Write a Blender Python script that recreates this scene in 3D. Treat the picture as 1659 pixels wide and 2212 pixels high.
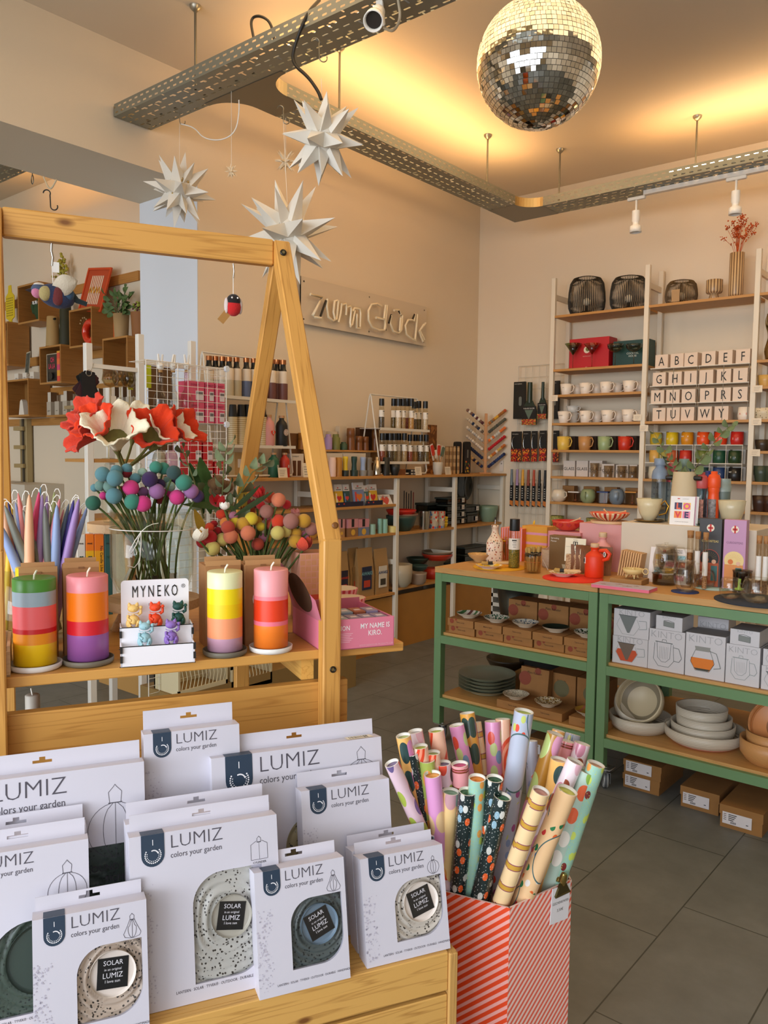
import bpy,math,random
from mathutils import Matrix,Vector
random.seed(7)
for o in list(bpy.data.objects):bpy.data.objects.remove(o,do_unlink=True)
sc=bpy.context.scene; COL=sc.collection
PI=math.pi; sin=math.sin; cos=math.cos
FPX=1744.2; YAW=math.radians(-39.763); PIT=math.radians(-4.024); ROL=math.radians(.688); CAMZ=1.4
_f=Vector((sin(YAW)*cos(PIT),cos(YAW)*cos(PIT),sin(PIT)))
_r0=Vector((cos(YAW),-sin(YAW),0)); _u0=_r0.cross(_f)
_r=_r0*cos(ROL)+_u0*sin(ROL); _u=-_r0*sin(ROL)+_u0*cos(ROL)
cd=bpy.data.cameras.new('camera'); cam=bpy.data.objects.new('camera',cd); COL.objects.link(cam)
cd.sensor_fit='HORIZONTAL'; cd.sensor_width=36; cd.lens=FPX/1659*36; cd.clip_start=.05
cam.matrix_world=Matrix.Translation((0,0,CAMZ))@Matrix((_r,_u,-_f)).transposed().to_4x4()
sc.camera=cam
vs=sc.view_settings; vs.view_transform='Standard'; vs.look='None'; vs.gamma=1; vs.use_curve_mapping=False
vs.exposure=0.0
def srgb(h):
 if isinstance(h,tuple):return h
 h=h.lstrip('#'); c=[int(h[i:i+2],16)/255 for i in(0,2,4)]
 return tuple(x/12.92 if x<=.04045 else((x+.055)/1.055)**2.4 for x in c)
w=bpy.data.worlds.new('world'); sc.world=w; w.use_nodes=True
bg=w.node_tree.nodes['Background']; bg.inputs[0].default_value=(*srgb('#dfe6f2'),1); bg.inputs[1].default_value=1.0
def area(name,loc,rot,sx,sy,power,col,spread=180):
 l=bpy.data.lights.new(name,'AREA'); l.shape='RECTANGLE'; l.size=sx; l.size_y=sy; l.energy=power; l.color=col
 l.spread=math.radians(spread)
 o=bpy.data.objects.new(name,l); o.location=loc; o.rotation_euler=rot; COL.objects.link(o); return o
DAY=(.93,.95,1)
area('window_light',(-.6,-1.34,1.75),(math.radians(90),0,0),5.6,2.5,85,DAY)
area('street_daylight',(-1.2,-9.5,2.6),(math.radians(92),0,0),9,4,900,DAY)
area('window_light',(-5.5,-1.34,1.75),(math.radians(90),0,0),2.0,2.5,35,DAY)
WARM=(1,.5,.14)
area('led_strip',(-3.11,4.0,3.185),(PI,0,0),.05,2.2,13,WARM)
area('led_strip',(-1.25,5.24,3.185),(PI,0,0),1.9,.05,10,WARM)
area('led_strip',(-5.6,2.95,3.2),(PI,0,0),1.4,.05,5,WARM)
area('led_strip',(-2.3,2.55,3.185),(PI,0,0),1.0,.05,4,WARM)
area('added_ceiling_fill',(-1.7,3.3,3.5),(0,0,0),2.6,3.2,42,(1,.68,.36))  # added warm fill below the ceiling to lift the far half; no fixture there
class Frame:
 def __init__(s,loc=(0,0,0),rz=0):
  s.loc=Vector(loc); s.rz=rz; s.M=Matrix.Translation(s.loc)@Matrix.Rotation(rz,4,'Z'); s.I=s.M.inverted()
 def at(s,px,py,ax,val):
  d=_f+_r*((px-829.5)/FPX)-_u*((py-1106)/FPX)
  c=s.I@Vector((0,0,CAMZ)); d=s.I.to_3x3()@d
  return c+d*((val-c[ax])/d[ax])
 def w(s,x,y,z=0):return s.M@Vector((x,y,z))
WF=Frame()
def at(px,py,ax,val):return WF.at(px,py,ax,val)
def mpp(p):return(Vector(p)-Vector((0,0,CAMZ))).dot(_f)/FPX
MATS={}
def newmat(name):
 m=bpy.data.materials.new(name); m.use_nodes=True; nt=m.node_tree
 return m,nt,nt.nodes['Principled BSDF']
def M(hexc,rough=.55,metal=0,bump=0,bscale=200,spec=.5,emit=0,alpha=1,sheen=0,coat=0,var=0,vscale=20):
 k=('M',hexc,rough,metal,bump,bscale,spec,emit,alpha,sheen,coat,var,vscale)
 if k in MATS:return MATS[k]
 m,nt,p=newmat('mat_'+str(hexc).strip('#')); N=nt.nodes; L=nt.links
 c=srgb(hexc); p.inputs['Base Color'].default_value=(*c,1)
 p.inputs['Roughness'].default_value=rough; p.inputs['Metallic'].default_value=metal
 p.inputs['Specular IOR Level'].default_value=spec
 if coat:p.inputs['Coat Weight'].default_value=coat; p.inputs['Coat Roughness'].default_value=.08
 if sheen:p.inputs['Sheen Weight'].default_value=sheen
 if emit:p.inputs['Emission Color'].default_value=(*c,1); p.inputs['Emission Strength'].default_value=emit
 if bump or var:
  tc=N.new('ShaderNodeTexCoord'); nz=N.new('ShaderNodeTexNoise'); nz.inputs['Scale'].default_value=bscale if bump else vscale
  nz.inputs['Detail'].default_value=4; L.new(tc.outputs['Object'],nz.inputs['Vector'])
  if bump:
   b=N.new('ShaderNodeBump'); b.inputs['Strength'].default_value=bump; b.inputs['Distance'].default_value=.002
   L.new(nz.outputs[0],b.inputs['Height']); L.new(b.outputs[0],p.inputs['Normal'])
  if var:
   n2=N.new('ShaderNodeTexNoise'); n2.inputs['Scale'].default_value=vscale; n2.inputs['Detail'].default_value=6
   L.new(tc.outputs['Object'],n2.inputs['Vector'])
   r=N.new('ShaderNodeMapRange'); r.inputs[1].default_value=.3; r.inputs[2].default_value=.7
   r.inputs[3].default_value=1-var; r.inputs[4].default_value=1+var; L.new(n2.outputs[0],r.inputs[0])
   mx=N.new('ShaderNodeVectorMath'); mx.operation='SCALE'; mx.inputs[0].default_value=c; L.new(r.outputs[0],mx.inputs['Scale'])
   L.new(mx.outputs[0],p.inputs['Base Color'])
 MATS[k]=m; return m
def ramp(nt,stops,interp='LINEAR'):
 r=nt.nodes.new('ShaderNodeValToRGB'); cr=r.color_ramp; cr.interpolation=interp
 while len(cr.elements)<len(stops):cr.elements.new(.5)
 for e,(p,c)in zip(cr.elements,stops):e.position=p; e.color=(*srgb(c),1)
 return r
def wood(c1,c2,axis=0,scale=1.0,rough=.5,knots=False,ring=14,key=''):
 k=('W',c1,c2,axis,scale,rough,knots,ring,key)
 if k in MATS:return MATS[k]
 m,nt,p=newmat('wood'); N=nt.nodes; L=nt.links
 tc=N.new('ShaderNodeTexCoord'); mp=N.new('ShaderNodeMapping'); s=[ring*scale]*3; s[axis]=.55*scale; mp.inputs['Scale'].default_value=s
 L.new(tc.outputs['Object'],mp.inputs['Vector'])
 nz=N.new('ShaderNodeTexNoise'); nz.inputs['Scale'].default_value=1.6; nz.inputs['Detail'].default_value=3; L.new(mp.outputs[0],nz.inputs['Vector'])
 mu=N.new('ShaderNodeMath'); mu.operation='MULTIPLY'; mu.inputs[1].default_value=9; L.new(nz.outputs[0],mu.inputs[0])
 sn=N.new('ShaderNodeMath'); sn.operation='PINGPONG'; sn.inputs[1].default_value=.5; L.new(mu.outputs[0],sn.inputs[0])
 fm=N.new('ShaderNodeMapping'); s2=[160*scale]*3; s2[axis]=3*scale; fm.inputs['Scale'].default_value=s2; L.new(tc.outputs['Object'],fm.inputs['Vector'])
 fn=N.new('ShaderNodeTexNoise'); fn.inputs['Scale'].default_value=1; fn.inputs['Detail'].default_value=2; L.new(fm.outputs[0],fn.inputs['Vector'])
 ad=N.new('ShaderNodeMath'); ad.operation='MULTIPLY_ADD'; ad.inputs[1].default_value=.35; L.new(fn.outputs[0],ad.inputs[0]); L.new(sn.outputs[0],ad.inputs[2])
 r=ramp(nt,[(.15,c1),(.5,c1),(.85,c2)]); L.new(ad.outputs[0],r.inputs[0]); out=r.outputs[0]
 if knots:
  vm=N.new('ShaderNodeMapping'); s3=[7.5*scale]*3; s3[axis]=3.5*scale; vm.inputs['Scale'].default_value=s3; L.new(tc.outputs['Object'],vm.inputs['Vector'])
  vo=N.new('ShaderNodeTexVoronoi'); vo.inputs['Scale'].default_value=1; L.new(vm.outputs[0],vo.inputs['Vector'])
  kr=N.new('ShaderNodeMapRange'); kr.inputs[1].default_value=.045; kr.inputs[2].default_value=.10; kr.inputs[3].default_value=1; kr.inputs[4].default_value=0
  L.new(vo.outputs['Distance'],kr.inputs[0])
  mx=N.new('ShaderNodeMix'); mx.data_type='RGBA'; mx.inputs[7].default_value=(*srgb('#7a4a1c'),1)
  L.new(kr.outputs[0],mx.inputs[0]); L.new(out,mx.inputs[6]); out=mx.outputs[2]
 L.new(out,p.inputs['Base Color']); p.inputs['Roughness'].default_value=rough
 b=N.new('ShaderNodeBump'); b.inputs['Strength'].default_value=.12; b.inputs['Distance'].default_value=.001; L.new(ad.outputs[0],b.inputs['Height']); L.new(b.outputs[0],p.inputs['Normal'])
 MATS[k]=m; return m
def glass(tint='#ffffff',gl=.9,rough=.03):
 k=('G',tint,gl,rough)
 if k in MATS:return MATS[k]
 m,nt,p=newmat('glass'); N=nt.nodes; L=nt.links; N.remove(p)
 t=N.new('ShaderNodeBsdfTransparent'); t.inputs[0].default_value=(*srgb(tint),1)
 g=N.new('ShaderNodeBsdfGlossy'); g.inputs['Roughness'].default_value=rough
 lw=N.new('ShaderNodeLayerWeight'); lw.inputs['Blend'].default_value=.15
 mr=N.new('ShaderNodeMapRange'); mr.inputs[3].default_value=.03; mr.inputs[4].default_value=gl; L.new(lw.outputs['Facing'],mr.inputs[0])
 mx=N.new('ShaderNodeMixShader'); L.new(mr.outputs[0],mx.inputs[0]); L.new(t.outputs[0],mx.inputs[1]); L.new(g.outputs[0],mx.inputs[2])
 L.new(mx.outputs[0],N['Material Output'].inputs[0]); MATS[k]=m; return m
def speckle(base,spots,scale=60,thr=.32,rough=.4,stretch=1):
 k=('S',base,tuple(spots),scale,thr,rough,stretch)
 if k in MATS:return MATS[k]
 m,nt,p=newmat('speckle'); N=nt.nodes; L=nt.links
 tc=N.new('ShaderNodeTexCoord'); mp=N.new('ShaderNodeMapping'); mp.inputs['Scale'].default_value=(1,1,stretch); L.new(tc.outputs['Object'],mp.inputs[0])
 vo=N.new('ShaderNodeTexVoronoi'); vo.inputs['Scale'].default_value=scale; L.new(mp.outputs[0],vo.inputs['Vector'])
 sp=N.new('ShaderNodeSeparateColor'); L.new(vo.outputs['Color'],sp.inputs[0])
 n=len(spots); r=ramp(nt,[(i/n,c)for i,c in enumerate(spots)],'CONSTANT')if n>1 else None
 lt=N.new('ShaderNodeMath'); lt.operation='LESS_THAN'; lt.inputs[1].default_value=thr; L.new(vo.outputs['Distance'],lt.inputs[0])
 mx=N.new('ShaderNodeMix'); mx.data_type='RGBA'; mx.inputs[6].default_value=(*srgb(base),1); mx.inputs[7].default_value=(*srgb(spots[0]),1)
 if r:L.new(sp.outputs[0],r.inputs[0]); L.new(r.outputs[0],mx.inputs[7])
 L.new(lt.outputs[0],mx.inputs[0]); L.new(mx.outputs[2],p.inputs['Base Color']); p.inputs['Roughness'].default_value=rough
 MATS[k]=m; return m
class MB:
 def __init__(s):s.v=[]; s.f=[]; s.m=[]; s.s=[]; s.uv=[]; s.M=Matrix()
 def add(s,vs,fs,m,sm=False,uv=None,M=None):
  T=s.M@M if M is not None else s.M; n=len(s.v)
  s.v+=[tuple(T@Vector(v))for v in vs]
  for i,f in enumerate(fs):s.f.append([n+j for j in f]); s.m.append(m); s.s.append(sm); s.uv.append(uv[i]if uv else None)
  return s
 def box(s,x0,x1,y0,y1,z0,z1,m,M=None,c=0):
  if c:
   xs=[(x0,x1)]; pts=[]
   def ring(z,e):return[(x0+c+e,y0+e,z),(x1-c-e,y0+e,z),(x1-e,y0+c+e,z),(x1-e,y1-c-e,z),(x1-c-e,y1-e,z),(x0+c+e,y1-e,z),(x0+e,y1-c-e,z),(x0+e,y0+c+e,z)]
   v=ring(z0,c*.6)+ring(z0+c,0)+ring(z1-c,0)+ring(z1,c*.6)
   f=[list(range(7,-1,-1)),list(range(24,32))]
   for k in range(3):
    for i in range(8):j=(i+1)%8; f.append([k*8+i,k*8+j,k*8+8+j,k*8+8+i])
   return s.add(v,f,m,False,None,M)
  v=[(x0,y0,z0),(x1,y0,z0),(x1,y1,z0),(x0,y1,z0),(x0,y0,z1),(x1,y0,z1),(x1,y1,z1),(x0,y1,z1)]
  return s.add(v,[[3,2,1,0],[4,5,6,7],[0,1,5,4],[1,2,6,5],[2,3,7,6],[3,0,4,7]],m,False,None,M)
 def quad(s,a,b,c,d,m,uv=None,M=None):return s.add([a,b,c,d],[[0,1,2,3]],m,False,[uv or[(0,0),(1,0),(1,1),(0,1)]],M)
 def lathe(s,prof,m,seg=24,sm=True,M=None,cap0=True,cap1=True,rx=1,ry=1):
  n=len(prof); v=[]; f=[]; uv=[]; L=[0]
  for i in range(1,n):L.append(L[-1]+math.hypot(prof[i][0]-prof[i-1][0],prof[i][1]-prof[i-1][1]))
  T=L[-1]or 1
  for(r,z)in prof:
   for k in range(seg):a=2*PI*k/seg; v.append((r*cos(a)*rx,r*sin(a)*ry,z))
  for i in range(n-1):
   for k in range(seg):
    j=(k+1)%seg; f.append([i*seg+k,i*seg+j,(i+1)*seg+j,(i+1)*seg+k])
    uv.append([(k/seg,L[i]/T),((k+1)/seg,L[i]/T),((k+1)/seg,L[i+1]/T),(k/seg,L[i+1]/T)])
  s.add(v,f,m,sm,uv,M)
  if cap0 and prof[0][0]>1e-6:s.add(v[:seg],[list(range(seg))[::-1]],m,False,None,M)
  if cap1 and prof[-1][0]>1e-6:s.add(v[-seg:],[list(range(seg))],m,False,None,M)
  return s
 def cyl(s,r,z0,z1,m,seg=20,x=0,y=0,r2=None,M=None,sm=True):
  T=Matrix.Translation((x,y,0)); T=M@T if M is not None else T
  return s.lathe([(r,z0),(r if r2 is None else r2,z1)],m,seg,sm,T)
 def sph(s,r,m,c=(0,0,0),seg=16,sc=(1,1,1),M=None):
  n=max(6,seg//2); pr=[(r*sin(PI*i/n),-r*cos(PI*i/n))for i in range(n+1)]; pr[0]=(1e-7,-r); pr[-1]=(1e-7,r)
  T=Matrix.Translation(c)@Matrix.Diagonal((*sc,1)); T=M@T if M is not None else T
  return s.lathe(pr,m,seg,True,T,False,False)
 def tube(s,pts,r,m,seg=8,sm=True,M=None,caps=True,closed=False):
  pts=[Vector(p)for p in pts]; n=len(pts); rr=r if isinstance(r,(list,tuple))else[r]*n
  v=[]; f=[]; up=None
  for i in range(n):
   if closed:t=pts[(i+1)%n]-pts[i-1]
   else:t=pts[min(i+1,n-1)]-pts[max(i-1,0)]
   t=t.normalized()if t.length>1e-9 else Vector((0,0,1))
   if up is None:up=Vector((0,0,1))if abs(t.z)<.9 else Vector((1,0,0))
   a=t.cross(up); a=a.normalized()if a.length>1e-6 else t.orthogonal().normalized(); b=a.cross(t).normalized(); up=b
   for k in range(seg):q=2*PI*k/seg; v.append(tuple(pts[i]+(a*cos(q)+b*sin(q))*rr[i]))
  R=n if closed else n-1; uv=[]
  for i in range(R):
   for k in range(seg):
    j=(k+1)%seg; i2=(i+1)%n; f.append([i*seg+k,i*seg+j,i2*seg+j,i2*seg+k][::-1])
    uv.append([(k/seg,i/R),((k+1)/seg,i/R),((k+1)/seg,(i+1)/R),(k/seg,(i+1)/R)][::-1])
  s.add(v,f,m,sm,uv,M)
  if caps and not closed:s.add(v[:seg],[list(range(seg))],m,False,None,M); s.add(v[-seg:],[list(range(seg))[::-1]],m,False,None,M)
  return s
 def prism(s,pts,y0,y1,m,M=None,sm=False):
  n=len(pts); v=[(x,y0,z)for x,z in pts]+[(x,y1,z)for x,z in pts]
  f=[list(range(n)),list(range(2*n-1,n-1,-1))]+[[(i+1)%n,i,n+i,n+(i+1)%n]for i in range(n)]
  s.add(v,f[:2],m,False,None,M); s.add(v,f[2:],m,sm,None,M); return s
 def grid(s,fn,nu,nv,m,sm=True,M=None):
  v=[fn(i/nu,j/nv)for j in range(nv+1)for i in range(nu+1)]; f=[]; uv=[]
  for j in range(nv):
   for i in range(nu):
    a=j*(nu+1)+i; f.append([a,a+1,a+nu+2,a+nu+1]); uv.append([(i/nu,j/nv),((i+1)/nu,j/nv),((i+1)/nu,(j+1)/nv),(i/nu,(j+1)/nv)])
  return s.add(v,f,m,sm,uv,M)
 def txt(s,t,size,m,x=0,y=0,z=0,M=None,sx=1.0,off=0,al='CENTER',rot=0):
  vs_,fs_=text_geo(t,al,off)
  T=Matrix.Translation((x,y,z))@Matrix.Rotation(PI/2,4,'X')@Matrix.Rotation(rot,4,'Z')@Matrix.Diagonal((size*sx,size,size,1))
  if M is not None:T=M@T
  return s.add(vs_,fs_,m,False,None,T)
 def build(s,name,parent=None,loc=None,rot=None,link=True):
  me=bpy.data.meshes.new(name); me.from_pydata(s.v,[],s.f); mats=[]; idx={}
  for m in s.m:
   if m.name not in idx:idx[m.name]=len(mats); mats.append(m)
  for m in mats:me.materials.append(m)
  me.polygons.foreach_set('material_index',[idx[m.name]for m in s.m]); me.polygons.foreach_set('use_smooth',s.s)
  if any(u is not None for u in s.uv):
   ul=me.uv_layers.new(name='UV'); dat=[]
   for f,u in zip(s.f,s.uv):
    dat+=[c for q in(u or[(0,0)]*len(f))for c in q]
   ul.data.foreach_set('uv',dat)
  me.update()
  return place(name,me,parent,loc,rot)
def place(name,me,parent=None,loc=None,rot=None):
 o=bpy.data.objects.new(name,me); COL.objects.link(o)
 if parent is not None:o.parent=parent
 if loc is not None:o.location=loc
 if rot is not None:o.rotation_euler=rot if isinstance(rot,(tuple,list))else(0,0,rot)
 return o
_TX={}
def text_geo(t,al,off):
 k=(t,al,off)
 if k not in _TX:
  c=bpy.data.curves.new('lettering','FONT'); c.body=t; c.align_x=al; c.offset=off; c.resolution_u=2; c.size=1
  o=bpy.data.objects.new('lettering',c); COL.objects.link(o); dg=bpy.context.evaluated_depsgraph_get(); dg.update()
  me=o.evaluated_get(dg).to_mesh(); _TX[k]=([tuple(v.co)for v in me.vertices],[list(p.vertices)for p in me.polygons])
  bpy.data.objects.remove(o,do_unlink=True); bpy.data.curves.remove(c)
 return _TX[k]
def tag(o,label,cat,group=None):
 o['label']=label; o['category']=cat
 if group:o['group']=group
 return o
def thing(name,label,cat,loc=(0,0,0),rz=0,group=None,rot=None):
 o=bpy.data.objects.new(name,None); COL.objects.link(o); o.empty_display_size=.05
 o.location=loc; o.rotation_euler=rot if rot else(0,0,rz); return tag(o,label,cat,group)
def struct(name,mb):o=mb.build(name); o['kind']='structure'; return o
def copy_thing(src,loc,rz=None,label=None,group=None,scale=None):
 r=src.copy(); COL.objects.link(r); r.location=loc
 if rz is not None:r.rotation_euler=(0,0,rz)
 if label:r['label']=label
 if group:r['group']=group
 if scale:r.scale=(scale,)*3
 for ch in list(src.children):
  c=ch.copy(); COL.objects.link(c); c.parent=r
  for g in list(ch.children):d=g.copy(); COL.objects.link(d); d.parent=c
 return r
_CA={}
def cached(key,fn):
 if key not in _CA:_CA[key]=fn()
 return _CA[key]
def part(name,key,fn,parent,loc=None,rot=None):
 if key in _CA:return place(name,_CA[key],parent,loc,rot)
 mb=MB(); fn(mb); o=mb.build(name,parent,loc,rot); _CA[key]=o.data; return o
def solo(name,label,cat,fn,loc=(0,0,0),rz=0,group=None,key=None,rot=None):
 if key and key in _CA:o=place(name,_CA[key],None,loc,rot or rz)
 else:
  mb=MB(); fn(mb); o=mb.build(name,None,loc,rot or rz)
  if key:_CA[key]=o.data
 return tag(o,label,cat,group)
def arc(cx,cy,r,a0,a1,n):return[(cx+r*cos(a0+(a1-a0)*i/n),cy+r*sin(a0+(a1-a0)*i/n))for i in range(n+1)]
def rrect(x0,x1,z0,z1,r,n=5):
 return arc(x1-r,z0+r,r,-PI/2,0,n)+arc(x1-r,z1-r,r,0,PI/2,n)+arc(x0+r,z1-r,r,PI/2,PI,n)+arc(x0+r,z0+r,r,PI,1.5*PI,n)
RX=lambda a:Matrix.Rotation(a,4,'X'); RY=lambda a:Matrix.Rotation(a,4,'Y'); RZ=lambda a:Matrix.Rotation(a,4,'Z'); TR=lambda x,y,z:Matrix.Translation((x,y,z))
ORD=['first','second','third','fourth','fifth','sixth','seventh','eighth','ninth','tenth','eleventh','twelfth']
# ================= the room =================
WALL=M('#dccdb4',.9,bump=.15,bscale=300); CEIL=M('#d6c8b2',.9); JAMB_DAYLIT=M('#d3d6da',.9)
def floor_mat():
 m,nt,p=newmat('floor_tiles'); N=nt.nodes; L=nt.links
 tc=N.new('ShaderNodeTexCoord'); mp=N.new('ShaderNodeMapping'); mp.inputs['Rotation'].default_value=(0,0,PI/2); mp.inputs['Location'].default_value=(.383,.828+.0,0)
 L.new(tc.outputs['Object'],mp.inputs[0])
 bt=N.new('ShaderNodeTexBrick'); bt.offset=.335; bt.inputs['Scale'].default_value=1; bt.inputs['Mortar Size'].default_value=.0022; bt.inputs['Mortar Smooth'].default_value=.1
 bt.inputs['Brick Width'].default_value=.63; bt.inputs['Row Height'].default_value=.3125; L.new(mp.outputs[0],bt.inputs['Vector'])
 nz=N.new('ShaderNodeTexNoise'); nz.inputs['Scale'].default_value=7; nz.inputs['Detail'].default_value=9; nz.inputs['Roughness'].default_value=.65; L.new(tc.outputs['Object'],nz.inputs['Vector'])
 r=ramp(nt,[(.3,'#62645f'),(.55,'#6c6e69'),(.75,'#747671')]); L.new(nz.outputs[0],r.inputs[0])
 mx=N.new('ShaderNodeMix'); mx.data_type='RGBA'; mx.inputs[7].default_value=(*srgb('#3c3f38'),1); L.new(bt.outputs['Fac'],mx.inputs[0]); L.new(r.outputs[0],mx.inputs[6])
 L.new(mx.outputs[2],p.inputs['Base Color']); p.inputs['Roughness'].default_value=.5
 b=N.new('ShaderNodeBump'); b.inputs['Strength'].default_value=.3; b.inputs['Distance'].default_value=.002; b.invert=True; L.new(bt.outputs['Fac'],b.inputs['Height']); L.new(b.outputs[0],p.inputs['Normal'])
 return m
XA,YB,ZC=-3.905,5.93,3.54; X0,X1,Y0=-8.2,2.6,-1.4; YC=3.33; XJ=-4.483; YJ=2.973; ZBEAM=2.945; YO=.9
struct('floor',MB().box(X0,X1,Y0,YB,-.05,0,floor_mat()))
struct('ceiling',MB().box(X0,X1,Y0,YB,ZC,ZC+.05,CEIL))
struct('wall_back',MB().box(XA-.1,X1,YB,YB+.12,0,ZC,WALL))
struct('wall_left',MB().box(XJ,XA,YJ+.001,YB,0,ZC,WALL).box(XJ,XA,YO,YJ+.001,ZBEAM,ZC,WALL).box(XJ,XA,Y0,YO,0,ZC,WALL))
struct('jamb_daylight_tint',MB().box(XJ+.001,XA-.001,YJ-.003,YJ,0,ZBEAM-.001,JAMB_DAYLIT))  # thin sheet over the jamb; cool daylight is put into its colour
struct('wall_alcove',MB().box(X0,XJ,YC,YC+.12,0,ZC,WALL))
struct('wall_end',MB().box(X0-.1,X0,Y0,YC,0,ZC,WALL))
struct('wall_right',MB().box(X1,X1+.1,Y0,YB,0,ZC,WALL))
fw=MB(); a,b=Y0-.2,Y0
for x0,x1,z0,z1 in((X0,-6.6,0,ZC),(-6.6,-4.4,0,.45),(-6.6,-4.4,3.05,ZC),(-4.4,-3.5,0,ZC),(-3.5,2.3,0,.45),(-3.5,2.3,3.05,ZC),(2.3,X1,0,ZC)):fw.box(x0,x1,a,b,z0,z1,WALL)
struct('wall_front',fw)
FRM=M('#3c3f42',.5)
for k,(x0,x1,n)in enumerate(((-3.5,2.3,3),(-6.6,-4.4,1))):
 wb=MB(); wb.box(x0,x1,a+.06,a+.12,.45,.52,FRM).box(x0,x1,a+.06,a+.12,2.98,3.05,FRM)
 for i in range(n+1):xx=x0+(x1-x0-.06)*i/n; wb.box(xx,xx+.06,a+.06,a+.12,.52,2.98,FRM)
 wb.quad((x0,a+.09,.5),(x1,a+.09,.5),(x1,a+.09,3),(x0,a+.09,3),glass('#f4fbff',.5))
 struct('window_%d'%(k+1),wb)
struct('ground',MB().box(-12,8,-9,Y0-.2,-.1,-.02,M('#a9a6a0',.9)))
# ================= cable trays under the ceiling =================
def tray_mat(kind):
 m,nt,p=newmat('perforated_steel'); N=nt.nodes; L=nt.links
 p.inputs['Base Color'].default_value=(*srgb('#8a8a7c'),1); p.inputs['Metallic'].default_value=.5; p.inputs['Roughness'].default_value=.42
 uv=N.new('ShaderNodeUVMap'); sp=N.new('ShaderNodeSeparateXYZ'); L.new(uv.outputs[0],sp.inputs[0])
 def slot(u,v,pu,pv,w,h,du=0,shift=0,du2=0):
  def mth(op,a_,b_=None,c_=None):
   n=N.new('ShaderNodeMath'); n.operation=op
   for i,q in enumerate((a_,b_,c_)):
    if q is None:continue
    if isinstance(q,(int,float)):n.inputs[i].default_value=q
    else:L.new(q,n.inputs[i])
   return n.outputs[0]
  vv=mth('DIVIDE',mth('SUBTRACT',v,du2),pv); row=mth('FLOOR',vv); fv=mth('SUBTRACT',mth('FRACT',vv),.5)
  uu=mth('ADD',mth('DIVIDE',mth('SUBTRACT',u,du),pu),mth('MULTIPLY',row,shift)); fu=mth('SUBTRACT',mth('FRACT',uu),.5)
  ax_=mth('MAXIMUM',mth('SUBTRACT',mth('ABSOLUTE',mth('MULTIPLY',fu,pu)),(w-h)/2),0); ay_=mth('ABSOLUTE',mth('MULTIPLY',fv,pv))
  d=mth('SQRT',mth('ADD',mth('MULTIPLY',ax_,ax_),mth('MULTIPLY',ay_,ay_)))
  return mth('LESS_THAN',d,h/2),mth
 X,Y=sp.outputs[0],sp.outputs[1]
 if kind=='side':hole,mt=slot(X,Y,.05,.028,.026,.0085,0,.5,.002)
 else:
  h1,mt=slot(X,Y,.06,.056,.034,.009,0,.5,.01); h2,_=slot(Y,X,.112,.12,.03,.009,.0,.5,0)
  h3,_=slot(X,Y,.12,.09,.018,.015,.04,0,.0); hole=mt('MAXIMUM',mt('MAXIMUM',h1,h2),h3)
 t=N.new('ShaderNodeBsdfTransparent'); mx=N.new('ShaderNodeMixShader'); L.new(hole,mx.inputs[0]); L.new(p.outputs[0],mx.inputs[1]); L.new(t.outputs[0],mx.inputs[2])
 L.new(mx.outputs[0],N['Material Output'].inputs[0]); return m
TS,TB=tray_mat('side'),tray_mat('bottom'); STEEL=M('#7c786a',.4,.75); ZT=3.15; TH=.062
def tray(name,label,x0,x1,y0,y1,along):
 t=thing(name,label,'cable tray',(x0,y0,ZT)); lx,ly=x1-x0,y1-y0
 if along=='x':
  L_,W_=lx,ly; f=lambda u,v,z:(u,v,z)
 else:
  L_,W_=ly,lx; f=lambda u,v,z:(v,u,z)
 MB().quad(f(0,0,0),f(L_,0,0),f(L_,W_,0),f(0,W_,0),TB,[(0,0),(L_,0),(L_,W_),(0,W_)]).build('tray_bottom',t)
 for v in(0,W_):
  b_=MB(); b_.quad(f(0,v,0),f(L_,v,0),f(L_,v,TH),f(0,v,TH),TS,[(0,0),(L_,0),(L_,TH),(0,TH)])
  q=.006 if v==0 else-.006; b_.quad(f(0,v,TH),f(L_,v,TH),f(L_,v+q,TH),f(0,v+q,TH),STEEL); b_.build('side_rail',t)
 return t
trn=tray('cable_tray','wide perforated steel cable tray crossing above the white stars',-3.89,1.6,2.43,2.655,'x')
e_=MB(); e_.box(-.004,0,0,.225,0,TH-.01,STEEL); e_.build('end_plate',trn)
tray('cable_tray','perforated cable tray running along the sign wall towards the corner',-3.22,-3.0,2.80,5.13,'y')
tray('cable_tray','perforated cable tray above the mug shelves with glowing slots',-2.86,1.6,5.13,5.36,'x')
tray('cable_tray','short piece of cable tray in the side room, top left corner',-7.9,-5.0,2.32,2.55,'x')
def fitting_corner():
 t=thing('tray_corner','flat steel corner fitting joining two cable trays','cable tray corner',(-3.22,5.36,ZT-.001))
 b=MB(); R=.14
 inner=[(.22+R-R*cos(a),-.23-R+R*sin(a))for a in[PI/2*i/10 for i in range(11)]]
 poly=[(0,0),(0,-.37)]+[(.22,-.37)]+inner+[(.36,-.23),(.36,0)]
 b.add([(x,y,0)for x,y in poly]+[(x,y,.003)for x,y in poly],[list(range(len(poly))),list(range(2*len(poly)-1,len(poly)-1,-1))],STEEL); b.build('plate',t)
 s_=MB(); m2=M('#b09a6c',.35,.8)
 for i in range(10):
  p0,p1=inner[i],inner[i+1]; s_.add([(*p0,0),(*p1,0),(*p1,TH),(*p0,TH)],[[0,1,2,3]],m2,True)
 s_.build('curved_rail',t)
 MB().box(0,.0015,-.37,0,0,TH,STEEL).box(0,.36,-.0015,0,0,TH,STEEL).build('outer_rail',t)
fitting_corner()
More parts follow.
